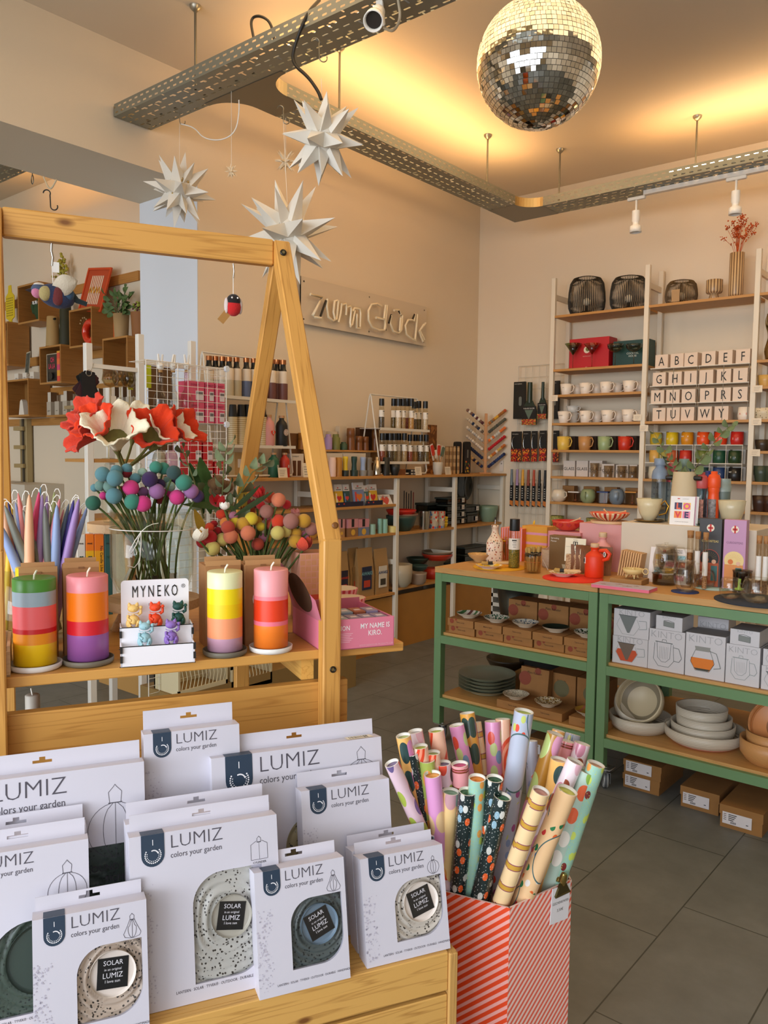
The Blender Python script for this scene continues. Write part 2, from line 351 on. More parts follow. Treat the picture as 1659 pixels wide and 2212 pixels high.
def fitting_tee():
 t=thing('tray_tee','flat steel tee fitting with two curved sides','cable tray tee',(-3.11,2.655,ZT-.002))
 R=.17; b=MB(); left=[(-.11-R+R*cos(a),.0+R-R*sin(a))for a in[PI/2*i/10 for i in range(11)]]; right=[(-x,y)for x,y in left]
 poly=left[::-1]+[(-.11,.30),(.11,.30)]; poly=[(-.11-R,-.03)]+left[::-1]+[(-.11,.3),(.11,.3)]+right+[(.11+R,-.03)]
 b.add([(x,y,0)for x,y in poly]+[(x,y,.003)for x,y in poly],[list(range(len(poly))),list(range(2*len(poly)-1,len(poly)-1,-1))],STEEL); b.build('plate',t)
 for side in(left,right):
  s_=MB()
  for i in range(10):s_.add([(*side[i],0),(*side[i+1],0),(*side[i+1],TH),(*side[i],TH)],[[0,1,2,3]],M('#a89a78',.35,.8),True)
  s_.build('curved_rail',t)
fitting_tee()
def rod(x,y,label,z0=ZT):
 t=thing('threaded_rod',label,'rod',(x,y,z0)); MB().cyl(.006,0,ZC-z0,STEEL,8).build('rod',t)
 MB().lathe([(.028,ZC-z0-.001),(.026,ZC-z0-.012),(.009,ZC-z0-.03),(.006,ZC-z0-.03)][::-1],M('#a8a292',.35,.8),14).build('ceiling_cap',t)
rod(-3.297,2.502,'threaded steel rod holding the big tray near its left end')
rod(-3.02,3.22,'threaded steel rod behind the grey hanging star')
rod(-3.04,4.69,'threaded steel rod left of the mirror ball shadow, near tray corner')
rod(-2.78,5.21,'threaded steel rod just right of the tray corner fitting')
rod(-1.85,5.24,'threaded steel rod above the glowing tray slots')
def led(x0,x1,y0,y1,label,z=ZT+.034,st=9):
 t=thing('led_bar',label,'led light bar',(x0,y0,z)); lx,ly=x1-x0,y1-y0
 MB().box(0,lx,0,ly,-.03,-.004,M('#d8d8d0',.5)).build('housing',t)
 MB().box(0,lx,0,ly,-.004,0,M('#fff1d0',.5,emit=st)).build('diffuser',t)
led(-1.98,0.4,5.145,5.185,'bright led bar shining through the tray slots',st=14,z=ZT+.052)
led(-3.13,-3.09,2.95,5.1,'led bar lying in the tray along the sign wall')
led(-2.9,-1.7,2.53,2.57,'led bar lying in the big tray by the spotlight')
led(-6.4,-5.1,2.42,2.46,'led bar in the side room tray')
WHT=M('#e8e4dc',.4); SHW=M('#efece4',.35)
trk=thing('lighting_track','white lighting track hanging under the right cable tray','lighting track',(-2.18,5.25,ZT-.03))
MB().box(0,3.4,-.018,.018,0,.028,WHT).build('track',trk)
def spot(loc,label,rot=(0,0,0),stem=.09):
 t=thing('spotlight',label,'spotlight',loc,rot=rot)
 MB().box(-.06,.06,-.014,.014,-.02,0,SHW,c=.004).build('adapter',t)
 MB().cyl(.007,-stem,-.02,SHW,10).build('stem',t)
 h=MB(); z=-stem; h.lathe([(.026,z),(.026,z-.065),(.02,z-.075),(.02,z-.09),(.037,z-.1),(.038,z-.14),(.034,z-.14),(.03,z-.12)][::1],SHW,20,cap1=False).build('lamp_head',t)
 MB().cyl(.029,z-.121,z-.119,M('#2a2622',.3),16).build('lamp_lens',t)
def tz(px):p=at(px,430,1,5.25); return p.x
spot((tz(1375),5.25,ZT-.03),'white spotlight under the track, above the second shelf upright')
spot((tz(1589),5.25,ZT-.03),'white spotlight under the track, above the dried orange flowers',stem=.085)
p=at(822,40,2,3.10)
spot((p.x,p.y,3.14),'white spotlight clipped to the big tray near the mirror ball',rot=(0,math.radians(-50),math.radians(-60)),stem=.06)
def cable(name,label,pts,r,mat):
 def sm(P,it=3):
  P=[Vector(p)for p in P]
  for _ in range(it):
   Q=[P[0]]
   for a_,b_ in zip(P,P[1:]):Q+=[a_*.75+b_*.25,a_*.25+b_*.75]
   P=Q+[P[-1]]
  return P
 return solo(name,label,'cable' if 'cable' in name else 'cord',lambda b:b.tube(sm(pts),r,mat,6))
BLK=M('#16140f',.5)
def tp(px,py,y):return at(px,py,1,y)
cable('power_cable','black cable looping over the edge of the big tray',[tp(548,82,2.52),tp(540,40,2.56),tp(562,32,2.56),tp(590,52,2.56),(tp(595,62,2.56).x,2.56,ZT+.01)],.0065,BLK)
cable('power_cable','black cable dropping from the tray to the grey star',[tp(690,0,2.50),tp(662,30,2.42),tp(632,110,2.42),tp(634,140,2.42),tp(665,165,2.42),tp(688,198,2.42),tp(694,215,2.42)],.0075,BLK)
cable('white_cable','thin white cable hanging in a loop under the big tray',[tp(392,268,2.62),tp(420,275,2.62),tp(440,300,2.62),tp(480,304,2.62),tp(510,285,2.62),tp(517,240,2.62),tp(516,216,2.62)],.003,SHW)
cable('white_cable','white cable by the spotlight on the big tray',[tp(830,60,2.55),tp(850,70,2.52),tp(866,40,2.5),tp(860,0,2.5)],.006,M('#b5a890',.4))
# ================= mirror ball =================
db=thing('mirror_ball','large mirrored disco ball hanging from the ceiling','disco ball',(-1.76,3.089,3.04))
def ball(b):
 R=.256; m=[M(c,.04,1)for c in('#e9e6df','#d8d5cc','#f4f2ec')]; ts=.0205; rows=int(PI*R/ts); rnd=random.Random(3)
 for i in range(rows):
  a0=PI*i/rows; a1=PI*(i+1)/rows; am=(a0+a1)/2; n=max(4,int(2*PI*R*sin(am)/ts)); off=rnd.random()
  for k in range(n):
   p0=2*PI*(k+off+.04)/n; p1=2*PI*(k+off+.96)/n; pm=(p0+p1)/2; g=(a1-a0)*.05
   c=Vector((sin(am)*cos(pm),sin(am)*sin(pm),cos(am))); t1=Vector((-sin(pm),cos(pm),0)); t2=c.cross(t1)
   nn=(c+t1*rnd.uniform(-.06,.06)+t2*rnd.uniform(-.06,.06)).normalized(); vv=[]
   for(a,p)in((a0+g,p0),(a1-g,p0),(a1-g,p1),(a0+g,p1)):
    q=Vector((sin(a)*cos(p),sin(a)*sin(p),cos(a))); q=q*(R/q.dot(nn)*(c.dot(nn))*1.0); vv.append(tuple(q))
   b.add(vv,[[0,1,2,3]],m[rnd.randrange(3)])
part('mirror_tiles','ball',ball,db)
MB().sph(.252,M('#6d655a',.6),seg=32).build('core',db)
MB().cyl(.03,.25,.29,M('#9a9a96',.3,.9)).cyl(.004,.29,ZC-3.04,M('#9a9a96',.3,.9),8).build('hanger',db)
# ================= paper stars =================
def star_fn(R,r,seed,spread=1.0,mat=None):
 PAP=mat or M('#ddd7ca',.7)
 def fn(b):
  rnd=random.Random(seed)
  dirs=[]
  for el,n,o in((90,1,0),(45,8,22.5),(0,8,0),(-45,8,22.5),(-90,1,0)):
   for k in range(n):dirs.append((math.radians(el),math.radians(360*k/n+o),4 if el in(0,90,-90)or k%2 else 3))
  for el,az,n in dirs:
   c=Vector((cos(el)*cos(az),cos(el)*sin(az),sin(el))); t=c.cross(Vector((0,0,1)))if abs(c.z)<.95 else Vector((1,0,0)); t.normalize(); u=c.cross(t)
   tipv=c*R*rnd.uniform(.93,1.03); w=r*.54; base=[]
   for k in range(n):a=2*PI*(k+.5)/n; base.append(c*r*.86+(t*cos(a)+u*sin(a))*w*(1.0 if n==4 else.8))
   vs_=[tuple(x)for x in base]+[tuple(tipv)]; b.add(vs_,[[k,(k+1)%n,n][::-1]for k in range(n)],PAP)
  b.sph(r*.98,PAP,seg=14)
 return fn
def star(name,label,px,py,y,R,r,seed,rot,rivets=False,strings=(),top=None,mat=None,string_pt=None):
 p=at(px,py,1,y); t=thing('paper_star' if R>.1 else 'small_paper_star',label,'star',p)
 b=MB(); star_fn(R,r,seed,mat=mat)(b)
 if rivets:
  rb=b; RV=M('#b79a5c',.3,.9); rnd=random.Random(seed)
  for k in range(26):
   a=rnd.uniform(0,2*PI); e=rnd.uniform(-1.2,1.2); d=Vector((cos(e)*cos(a),cos(e)*sin(a),sin(e))); rb.sph(.0055,RV,c=d*r*1.03,seg=6)
 o=b.build('star_points',t); o.rotation_euler=rot
 s=MB(); q=Vector(string_pt)-p if string_pt else Vector((0,0,(top or ZT)-p.z)); s.tube([(0,0,r*.8),tuple(q)],.0012,M('#e8e0d0',.6),5); s.build('string',t)
 return p
star('s','grey-white folded paper star with black cable, nearest the mirror ball',697,300,2.42,.185,.075,1,(.35,.2,.5),string_pt=at(694,170,1,2.45))
star('s','cream paper star with brass rivets in front of the beam corner',388,412,2.60,.19,.075,2,(.1,.15,1.0),True,string_pt=at(388,268,1,2.62))
star('s','large cream paper star behind the wooden stand top',622,505,2.74,.258,.09,5,(.15,-.2,.3),True,string_pt=at(612,262,1,2.74))
star('s','small white paper star hanging left of the grey star',617,348,3.0,.068,.02,4,(.2,.1,.4),mat=M('#e6d3b4',.7))
star('s','tiniest white paper star hanging in the middle by thin thread',500,370,2.62,.036,.011,6,(.3,.1,.2),mat=M('#e6d3b4',.7))
HK=M('#8f8a7c',.3,.9)
def shook(label,px,py,y,h,mat=HK,flip=1,r=.0025):
 p=at(px,py,1,y); n=14
 pts=[(flip*.35*h*sin(PI*1.25*k/n)*.6,0,h*.5-.16*h+.16*h*cos(PI*1.25*k/n))for k in range(n+1)][::-1]
 a=[(-.18*h*flip+.16*h*flip*cos(q),0,.30*h+.16*h*sin(q))for q in[PI*(1-.0)-PI*1.15*k/10 for k in range(11)]]
 b2=[(.14*h*flip-.16*h*flip*cos(q),0,-.30*h-.16*h*sin(q))for q in[PI*0+PI*1.15*k/10 for k in range(11)]]
 return solo('s_hook',label,'hook',lambda b:b.tube(a+b2,r,mat,6),p,math.radians(50))
shook('steel s-hook on the big tray holding the riveted star',389,252,2.62,.085)
shook('steel s-hook at the tee fitting above the large cream star',613,248,2.74,.09)
shook('steel s-hook in the tray perforations above the grey star',691,108,2.45,.10)
shook('black s-hook hanging above the left end of the wooden beam',110,432,2.0,.10,BLK,r=.003)
# ================= wooden A-frame display stand =================
RZS=math.radians(63.5); q_=Vector((0,0,CAMZ))+(_f+_r*((699-829.5)/FPX)-_u*((1300-1106)/FPX))*1.80
S=Frame((q_.x,q_.y,0),RZS)
uw=S.at(738,1300,1,0).x; PD=.036
zj=S.at(716,1166,1,0).z
apx=S.at(592,540,0,0); VA=apx.y; ZA=S.at(600,518,1,VA).z
rl=S.at(521,1000,0,0)
UL=S.at(4,480,1,VA).x; zs0=S.at(500,1441,1,PD).z; ZS=S.at(500,1421,1,PD).z
ur=S.at(872,1400,1,PD).x
PINE='#d49c4e','#a86e2c'
WX=wood(*PINE,0,1,.42,True); WZ=wood(*PINE,2,1.1,.42,True); WP=wood('#d39a4c','#a56c2a',2,1.3,.42,key='b'); WE=wood('#e8b35a','#c98a38',1,1,.45)
stand=thing('display_stand','tall pine A-frame display stand holding candles and felt flowers','display stand',S.w(0,0),RZS)
def bar(p0,p1,wx,wd,m,name,bev=.003):
 p0,p1=Vector(p0),Vector(p1); d=(p1-p0); L=d.length; a=math.atan2(-d.y,d.z)
 b=MB(); b.box(0,wx,0,wd,0,L,m,c=bev); return b.build(name,stand,tuple(p0),(a,0,0))
bar((0,0,0),(0,0,zj),uw,PD,WZ,'post')
slope=(VA)/(ZA-zj)
bar((0,.0,zj),(0,VA,ZA),uw,PD*1.05,WP,'leg')
bar((0,2*VA+.02-(-.0)+(rl.y-VA)*.0+(rl.y-VA-VA)*.0,zj),(0,VA+.01,ZA-.06),uw,PD*.95,WP,'leg')
RYV=2*VA+.02
bar((0,RYV,0),(0,RYV,zj),uw,PD,WZ,'post')
bar((UL-uw,0,0),(UL-uw,0,zj),uw,PD,WZ,'post')
bar((UL-uw,.0,zj),(UL-uw,VA,ZA),uw,PD*1.05,WP,'leg')
bar((UL-uw,RYV,zj),(UL-uw,VA+.01,ZA-.06),uw,PD*.95,WP,'leg')
bar((UL-uw,RYV,0),(UL-uw,RYV,zj),uw,PD,WZ,'post')
zb1=S.at(8,447,1,VA).z; zb0=S.at(8,509,1,VA).z
zc1=S.at(560,516,1,VA).z
MB().box(UL,0,VA,VA+.03,zb0,ZA,WX,c=.004).build('top_beam',stand)
MB().box(UL-.02,ur,PD,RYV-.002,zs0,ZS,WX,c=.002).build('shelf',stand)
zt=S.at(690,1473,1,PD).z; ue=S.at(751,1500,1,PD).x
MB().box(UL-.02,ue,PD,PD+.027,zt-.30,zt,WX,c=.002).build('front_board',stand)
MB().box(-.03,0,PD+.03,RYV-.04,zt+.0,zs0,WE).build('cross_rail',stand)
BLT=M('#3a352c',.35,.7); BR=M('#a89b70',.3,.9)
def bolt(px,py,v=0,tilt=0):
 p=S.at(px,py,1,v); T=TR(p.x,v-.001,p.z)@RX(PI/2+tilt); sb=MB()
 sb.lathe([(.0075,-.002),(.0075,.0015),(.005,.0015),(.004,-.001)],BLT,14,M=T); sb.cyl(.003,0,.001,BR,8,M=T); sb.build('bolt',stand)
bolt(719,1446)
p=S.at(610,547,1,VA*.96); TT=TR(p.x,p.y-.008,p.z)@RX(PI/2-.2); sb=MB(); sb.lathe([(.0085,-.002),(.0085,.002),(.005,.002)],BLT,14,M=TT); sb.cyl(.004,0,.003,BR,8,M=TT); sb.build('bolt',stand)
p=S.at(720,1134,1,.012); TT=TR(p.x,p.y-.012,p.z)@RX(PI/2-.2); sb=MB(); sb.lathe([(.0075,-.002),(.0075,.0015),(.003,.0015)],M('#7a4a1c',.5),14,M=TT); sb.build('bolt',stand)
def onS(px,py,z=None):p=S.at(px,py,2,ZS if z is None else z); return S.w(p.x,p.y,p.z)
def pillar(px,py,bands,saucer,label,h=.235,r=.0415,z=None,sc_=1):
 loc=onS(px,py); t=thing('pillar_candle',label,'candle',loc,0,'striped pillar candles on the stand shelf')
 z=.012
 b=MB(); H=h; n=len(bands); zz=z
 for i,(c,f_)in enumerate(bands):
  z1=zz+H*f_; m=M(c,.35,bump=.05,bscale=400); pr=[(r,zz),(r,z1)]if i<n-1 else[(r,zz),(r,z1-.002),(r-.002,z1),(r*.35,z1-.0035),(0.0001,z1-.004)]
  if i==0:pr=[(0.0001,zz)]+pr
  b.lathe(pr,m,40,cap0=False,cap1=False); zz=z1
 b.build('wax',t)
 MB().tube([(0,0,zz-.004),(.002,0,zz+.006),(.008,.002,zz+.015)],.0022,M('#f2ead2',.7),6).build('wick',t)
 if saucer:MB().lathe([(.001,0),(r+.004,0),(r+.0095,.004),(r+.0105,.013),(r+.0085,.0135),(r+.007,.006),(.001,.005)],M(saucer,.55),40,cap0=False,cap1=False).build('saucer',t)
 return t
P1=[('#f6c818',.25),('#f2951f',.125),('#cf1d22',.055),('#f4686a',.26),('#9fb4bf',.165),('#4e8f35',.145)]
P2=[('#9a5a9e',.31),('#d9202c',.165),('#fb7f12',.335),('#ee8c92',.19)]
P3=[('#c498ad',.17),('#f39a6a',.255),('#f8cf0c',.175),('#f9dd12',.195),('#e9e8b4',.205)]
P4=[('#f5812a',.29),('#f2768a',.055),('#e8401c',.27),('#f2828e',.05),('#f3a1a4',.335)]
def hz(px,y0,y1):
 a=S.at(px,y0,2,ZS); b_=S.at(px,y1,1,a.y); return b_.z-ZS
pillar(77,1443,P1,'#e4e0da','green-topped striped pillar candle on a white saucer, leftmost',hz(77,1443,1247)-.012)
pillar(191,1432,P2,'#6f6858','pink, orange, red and purple striped pillar candle on grey saucer',hz(191,1432,1241)-.012)
pillar(486,1413,P3,'#6f6858','yellow striped pillar candle with cream top on a grey saucer',hz(486,1413,1233)-.012,r=.0385)
pillar(585,1405,P4,'#e9e6de','pink and orange striped pillar candle beside the pink box',hz(585,1405,1228)-.012,r=.0385)
KR=M('#a9794a',.75,var=.08,vscale=30); KD=M('#8a5f38',.8); KRt=M('#b88a58',.75)
def cardbox(px0,px1,yb,yt,label,gv=None,sticker=True,tabs=True):
 a=S.at(px0,yb,2,ZS); u0=a.x; v0=gv if gv else a.y; u0=S.at(px0,yt,1,v0).x; u1=S.at(px1,yt,1,v0).x; h=S.at((px0+px1)/2,yt,1,v0).z-ZS; w_=u1-u0
 t=thing('candle_box',label,'box',S.w(u0,v0,ZS),RZS,'brown candle cartons behind the candles')
 MB().box(0,w_,0,w_,0,h,KR).build('carton',t)
 f=MB(); f.box(0,w_,-.001,.002,h,h+.012,KRt).box(.004,w_-.004,w_*.4,w_*.43,h+.001,h+.018,KRt,M=None); f.box(w_*.42,w_*.58,-.002,0,h-.002,h+.002,KD); f.build('lid_flap',t)
 if sticker:MB().cyl(w_*.3,0,.0006,M('#eee9e2',.5),20,M=TR(w_*.5,-.001,h*.58)@RX(PI/2)).build('sticker',t)
 return t
VB=.15
cardbox(40,124,1440,1237,'brown carton behind the green-topped candle',.16)
cardbox(136,214,1430,1226,'brown carton behind the pink and purple candle',.16)
cardbox(444,520,1410,1222,'brown carton behind the yellow candle',.14)
cardbox(530,606,1400,1220,'brown carton behind the pink and orange candle',.13)
p=S.at(76,1236,1,.32); t5=thing('pillar_candle','yellow pillar candle mostly hidden behind a brown carton','candle',S.w(p.x,.32,ZS))
h5=S.at(76,1224,1,.32).z-ZS
MB().lathe([(.042,.0),(.042,h5-.002),(.04,h5),(.001,h5-.003)],M('#f2c40e',.35),36,cap1=False).build('wax',t5); MB().tube([(0,0,h5-.003),(0,0,h5+.01)],.002,M('#f2ead2',.7),6).build('wick',t5)
cd_=S.at(342,1437,2,ZS); ac=Frame(S.w(cd_.x,cd_.y,ZS),RZS-math.radians(4))
dsp=thing('counter_display','white stepped card display with five small cat figurines','display card',ac.loc,ac.rz)
WB=M('#f1eef2',.5); EDG=M('#1f1a16',.7)
W2=.071;
bb=MB(); bb.prism([(x,z)for x,z in rrect(-W2,W2,.0,.170,.008)],.075,.078,WB); bb.build('back_card',dsp)
def tray_step(y,z0,z1,nm):b=MB(); b.box(-W2-.004,W2+.004,y,y+.003,z0,z1,WB).box(-W2-.006,W2+.006,y-.0005,y+.0035,z1,z1+.0012,EDG).box(-W2-.006,W2+.006,y-.0005,y+.0035,z0-.0006,z0+.0006,EDG); b.build(nm,dsp)
tray_step(.0,.001,.042,'front_panel'); tray_step(.035,.03,.075,'step_panel')
MB().box(-W2,W2,.003,.035,.036,.038,WB).box(-W2,W2,.038,.075,.068,.07,WB).build('step_shelf',dsp)
for s_ in(-1,1):
 x=s_*(W2+.002); sd=MB()
 sd.box(x-.001,x+.001,0,.04,0,.045,WB).box(x-.001,x+.001,.035,.078,0,.078,WB)
 for(y,z)in((-.001,.01),(-.001,.03),(.034,.055)):sd.box(x+.001*s_-.002,x+.001*s_+.003,y-.003,y+.001,z,z+.014,EDG)
 sd.build('side_panel',dsp)
tb=MB(); BK=M('#12100e',.6)
[tb.txt(ch_,.036,BK,-.042+.0165*i_,.0735,.133,sx=.5,off=0)for i_,ch_ in enumerate('MYNEKO')]; tb.txt('®',.012,BK,W2-.012,.0735,.150); tb.txt('DONKEY',.007,BK,0,.0735,.114); tb.build('lettering',dsp)
def cat_fn(hexc):
 m=M(hexc,.6)
 def fn(b):
  b.sph(.5,m,(0,0,.34),20,(.44,.34,.36)); b.sph(.5,m,(0,0,.76),20,(.42,.34,.30))
  for s_ in(-1,1):
   b.lathe([(.085,0),(.05,.08),(.001,.14)],m,10,M=TR(s_*.125,0,.86)@RY(s_*.25),cap0=False); b.sph(.5,m,(s_*.13,-.1,.075),12,(.17,.26,.15)); b.sph(.5,m,(s_*.17,-.02,.2),12,(.2,.3,.34))
  b.tube([(.17,0,.52),(.27,-.01,.58),(.27,-.01,.72)],[.06,.055,.05],m,10); b.sph(.068,m,(.27,-.015,.79),12)
  b.tube([(-.18,-.02,.5),(-.2,-.12,.40),(-.08,-.17,.33)],[.055,.05,.045],m,10)
  b.tube([(.19*cos(a),.02-.17*sin(a)if True else 0,.60-.02*sin(a))for a in[PI*k/10 for k in range(11)]],.014,m,6)
  b.sph(.022,m,(0,-.175,.73),8); b.sph(.03,m,(0,-.17,.56),8)
  d=M(hexc,.9,var=.3)
  for s_ in(-1,1):b.tube([(s_*.04,-.158,.775),(s_*.07,-.157,.785),(s_*.10,-.147,.775)],.006,m,5); b.tube([(s_*.11,-.02,.22),(s_*.15,-.15,.2),(s_*.1,-.2,.12)],[.03,.04,.03],m,8)
  b.sph(.5,m,(0,-.12,.3),16,(.2,.14,.26))
 return fn
CH=.057
for i,(x,y,z,c,lb)in enumerate(((-.047,.052,.07,'#f0c878','yellow waving cat figurine, top row left on the display'),(-.002,.052,.07,'#ee4a1c','orange waving cat figurine, top row middle on the display'),(.046,.052,.07,'#17463c','dark green waving cat figurine, top row right on the display'),(-.026,.016,.038,'#9cc4cc','light blue waving cat figurine on the lower step'),(.028,.016,.038,'#8a68b4','purple waving cat figurine on the lower step'))):
 o=solo('cat_figurine',lb,'figurine',cat_fn(c),ac.w(x,y,z),ac.rz,'waving cat figurines'); o.scale=(CH,CH,CH)
 # ================= crate with boxed lanterns =================
RZC=math.radians(62.3); q_=Vector((0,0,CAMZ))+(_f+_r*((988-829.5)/FPX)-_u*((2052-1106)/FPX))*1.50
K=Frame((q_.x,q_.y,0),RZC); ZK=q_.z
CRW=wood('#d8a658','#a4702e',0,1.6,.6,True,10,'crate'); CRE=wood('#c99a55','#8a5f2a',2,2,.7,key='end')
crate=thing('wooden_crate','weathered pine crate standing upside down under the white boxes','crate',K.w(0,0),RZC)
CW,CD=.80,.27
zg1=K.at(985,2139,1,0).z
b=MB(); b.box(-CW,-.018,0,.014,zg1+.004,ZK,CRW,c=.002); b.build('slat',crate)
b=MB(); b.box(-CW,-.018,.001,.015,zg1-.13,zg1-.004,CRW,c=.002); b.build('slat',crate)
b=MB(); b.box(-CW,-.018,0,.014,zg1-.27,zg1-.14,CRW,c=.002); b.build('slat',crate)
b=MB(); b.box(-CW,-.018,.014,CD,ZK-.016,ZK,CRW); b.build('top_panel',crate)
b=MB(); b.box(-.018,0,-.004,CD,0,ZK-.002,CRE,c=.002); b.build('end_board',crate)
b=MB(); b.box(-CW-.018,-CW,-.004,CD,0,ZK-.002,CRE,c=.002); b.build('end_board',crate)
b=MB(); b.box(-CW,-.018,CD-.014,CD,ZK-.44,ZK-.02,CRW); b.build('back_slat',crate)
PW=M('#cfccd6',.45); PW2=M('#b9b6c0',.5); NAVY=M('#25384c',.45); INK=M('#4a4650',.6); DOT=M('#b9b4c2',.6); DW=M('#f3f1f4',.5)
def dotring(b,cx,cz,r,a0,a1,n,s,y,m):
 for k in range(n):
  a=math.radians(a0+(a1-a0)*k/(n-1)); x,z=cx+r*cos(a),cz+r*sin(a); pts=[(x+s*cos(q),y,z+s*sin(q))for q in[2*PI*i/6 for i in range(6)]]; b.add(pts,[list(range(6))],m)
def disc(b,cx,cz,r,y,m,n=28):
 b.add([(cx+r*cos(2*PI*i/n),y,cz+r*sin(2*PI*i/n))for i in range(n)],[list(range(n))],m)
def line(b,pts,wd,y,m):
 for(x0,z0),(x1,z1)in zip(pts,pts[1:]):
  dx,dz=x1-x0,z1-z0; L=math.hypot(dx,dz)or 1; nx,nz=-dz/L*wd/2,dx/L*wd/2
  b.add([(x0-nx,y,z0-nz),(x1-nx,y,z1-nz),(x1+nx,y,z1+nz),(x0+nx,y,z0+nz)],[[0,1,2,3]],m)
def lantern_mat(base,dark,seed):
 k=('lan',base,seed)
 if k in MATS:return MATS[k]
 m,nt,p=newmat('punched_paper'); N=nt.nodes; L=nt.links; tc=N.new('ShaderNodeTexCoord')
 vo=N.new('ShaderNodeTexVoronoi'); vo.inputs['Scale'].default_value=165; L.new(tc.outputs['Object'],vo.inputs['Vector'])
 lt=N.new('ShaderNodeMath'); lt.operation='LESS_THAN'; lt.inputs[1].default_value=.30; L.new(vo.outputs['Distance'],lt.inputs[0])
 n2=N.new('ShaderNodeTexNoise'); n2.inputs['Scale'].default_value=25; L.new(tc.outputs['Object'],n2.inputs['Vector'])
 gt=N.new('ShaderNodeMath'); gt.operation='GREATER_THAN'; gt.inputs[1].default_value=.42; L.new(n2.outputs[0],gt.inputs[0])
 mu=N.new('ShaderNodeMath'); mu.operation='MULTIPLY'; L.new(lt.outputs[0],mu.inputs[0]); L.new(gt.outputs[0],mu.inputs[1])
 mx=N.new('ShaderNodeMix'); mx.data_type='RGBA'; mx.inputs[6].default_value=(*srgb(base),1); mx.inputs[7].default_value=(*srgb(dark),1)
 L.new(mu.outputs[0],mx.inputs[0]); L.new(mx.outputs[2],p.inputs['Base Color']); p.inputs['Roughness'].default_value=.35
 MATS[k]=m; return m
FILM=glass('#f6f6f8',.35,.12)
def lumiz(name_lbl,w,h,u0,v0,tilt,paper='#d8cfc0',dark='#3a332c',disc_c='#efe3d6',icon='round',cap=('ROUND 20 CM','SPECTRE'),win=True,z=None,rz=0,wx=(.37,.95),wz=(.17,.72),d=.038,logo=True,bottom=True,rot_plate=18,barcode=False,group='boxed garden lanterns leaning on the crate',solar=True):
 t=thing('lantern_box',name_lbl,'box',K.w(u0,v0,(ZK if z is None else z)+.001),0,group,rot=(0,0,0))
 t.rotation_mode='XYZ'; t.matrix_world=K.M@TR(u0,v0,(ZK if z is None else z)+.001)@RZ(rz)@RX(-tilt)
 y=-.0005; wx0,wx1,wz0,wz1=wx[0]*w,wx[1]*w,wz[0]*h,wz[1]*h
 R=(wx1-wx0)*.42
 b=MB()
 if win:
  hole=[(wx0,wz0)]+arc(wx1-R,wz0+R,R,-PI/2,0,10)+[(wx1,wz1)]+arc(wx0+R,wz1-R,R,PI/2,PI,10)
  cx,cz=(wx0+wx1)/2,(wz0+wz1)/2; out=[]
  for(x,z_)in hole:
   dx,dz=x-cx,z_-cz; tx=(w-cx)/dx if dx>0 else(-cx)/dx if dx<0 else 1e9; tz_=(h-cz)/dz if dz>0 else(-cz)/dz if dz<0 else 1e9; q=min(tx,tz_); out.append((cx+dx*q,cz+dz*q))
  pts=[]; n=len(hole); seq=[]
  for i in range(n):
   seq.append((hole[i],out[i])); a_,b_=out[i],out[(i+1)%n]
   if abs(a_[0]-b_[0])>1e-6 and abs(a_[1]-b_[1])>1e-6:
    c0=[(c,math.hypot(c[0]-(a_[0]+b_[0])/2,c[1]-(a_[1]+b_[1])/2))for c in((0,0),(w,0),(w,h),(0,h))]; seq.append((tuple((Vector(hole[i])+Vector(hole[(i+1)%n]))/2),min(c0,key=lambda q:q[1])[0]))
  n=len(seq)
  for i in range(n):(h0,o0),(h1,o1)=seq[i],seq[(i+1)%n]; b.add([(*(h0[0:1]),0,h0[1]),(o0[0],0,o0[1]),(o1[0],0,o1[1]),(h1[0],0,h1[1])],[[0,1,2,3]],PW)
  for i in range(len(hole)):a_,c_=hole[i],hole[(i+1)%len(hole)]; b.add([(a_[0],0,a_[1]),(c_[0],0,c_[1]),(c_[0],.006,c_[1]),(a_[0],.006,a_[1])],[[0,1,2,3]],PW2)
 else:b.quad((0,0,0),(w,0,0),(w,0,h),(0,0,h),PW)
 b.quad((0,d,0),(0,0,0),(0,0,h),(0,d,h),PW).quad((w,0,0),(w,d,0),(w,d,h),(w,0,h),PW).quad((0,0,h),(w,0,h),(w,d,h),(0,d,h),PW).quad((0,d,0),(w,d,0),(w,0,0),(0,0,0),PW).quad((w,d,0),(0,d,0),(0,d,h),(w,d,h),PW)
 b.build('carton',t)
 th=h*.075+.006; sw=w*.06; zt_=h+th*.45; tb=MB(); xm=w/2
 sl=[(xm-.016,zt_-.002),(xm+.016,zt_-.002),(xm+.016,zt_+.003),(xm+.005,zt_+.0045),(xm+.003,zt_+.0085),(xm-.003,zt_+.0085),(xm-.005,zt_+.0045),(xm-.016,zt_+.003)]
 def pq(x0,x1,z0,z1):tb.box(x0,x1,d-.0012,d,z0,z1,PW)
 pq(.004,xm-.016,h,h+th); pq(xm+.016,w-.004,h,h+th); pq(xm-.016,xm+.016,h,zt_-.002); pq(xm-.016,xm+.016,zt_+.0085,h+th); pq(xm-.016,xm-.005,zt_+.003,zt_+.0085); pq(xm+.005,xm+.016,zt_+.003,zt_+.0085); tb.build('hang_tab',t)
 g=MB(); s=(.15 if logo=='big' else.185)*w/.036
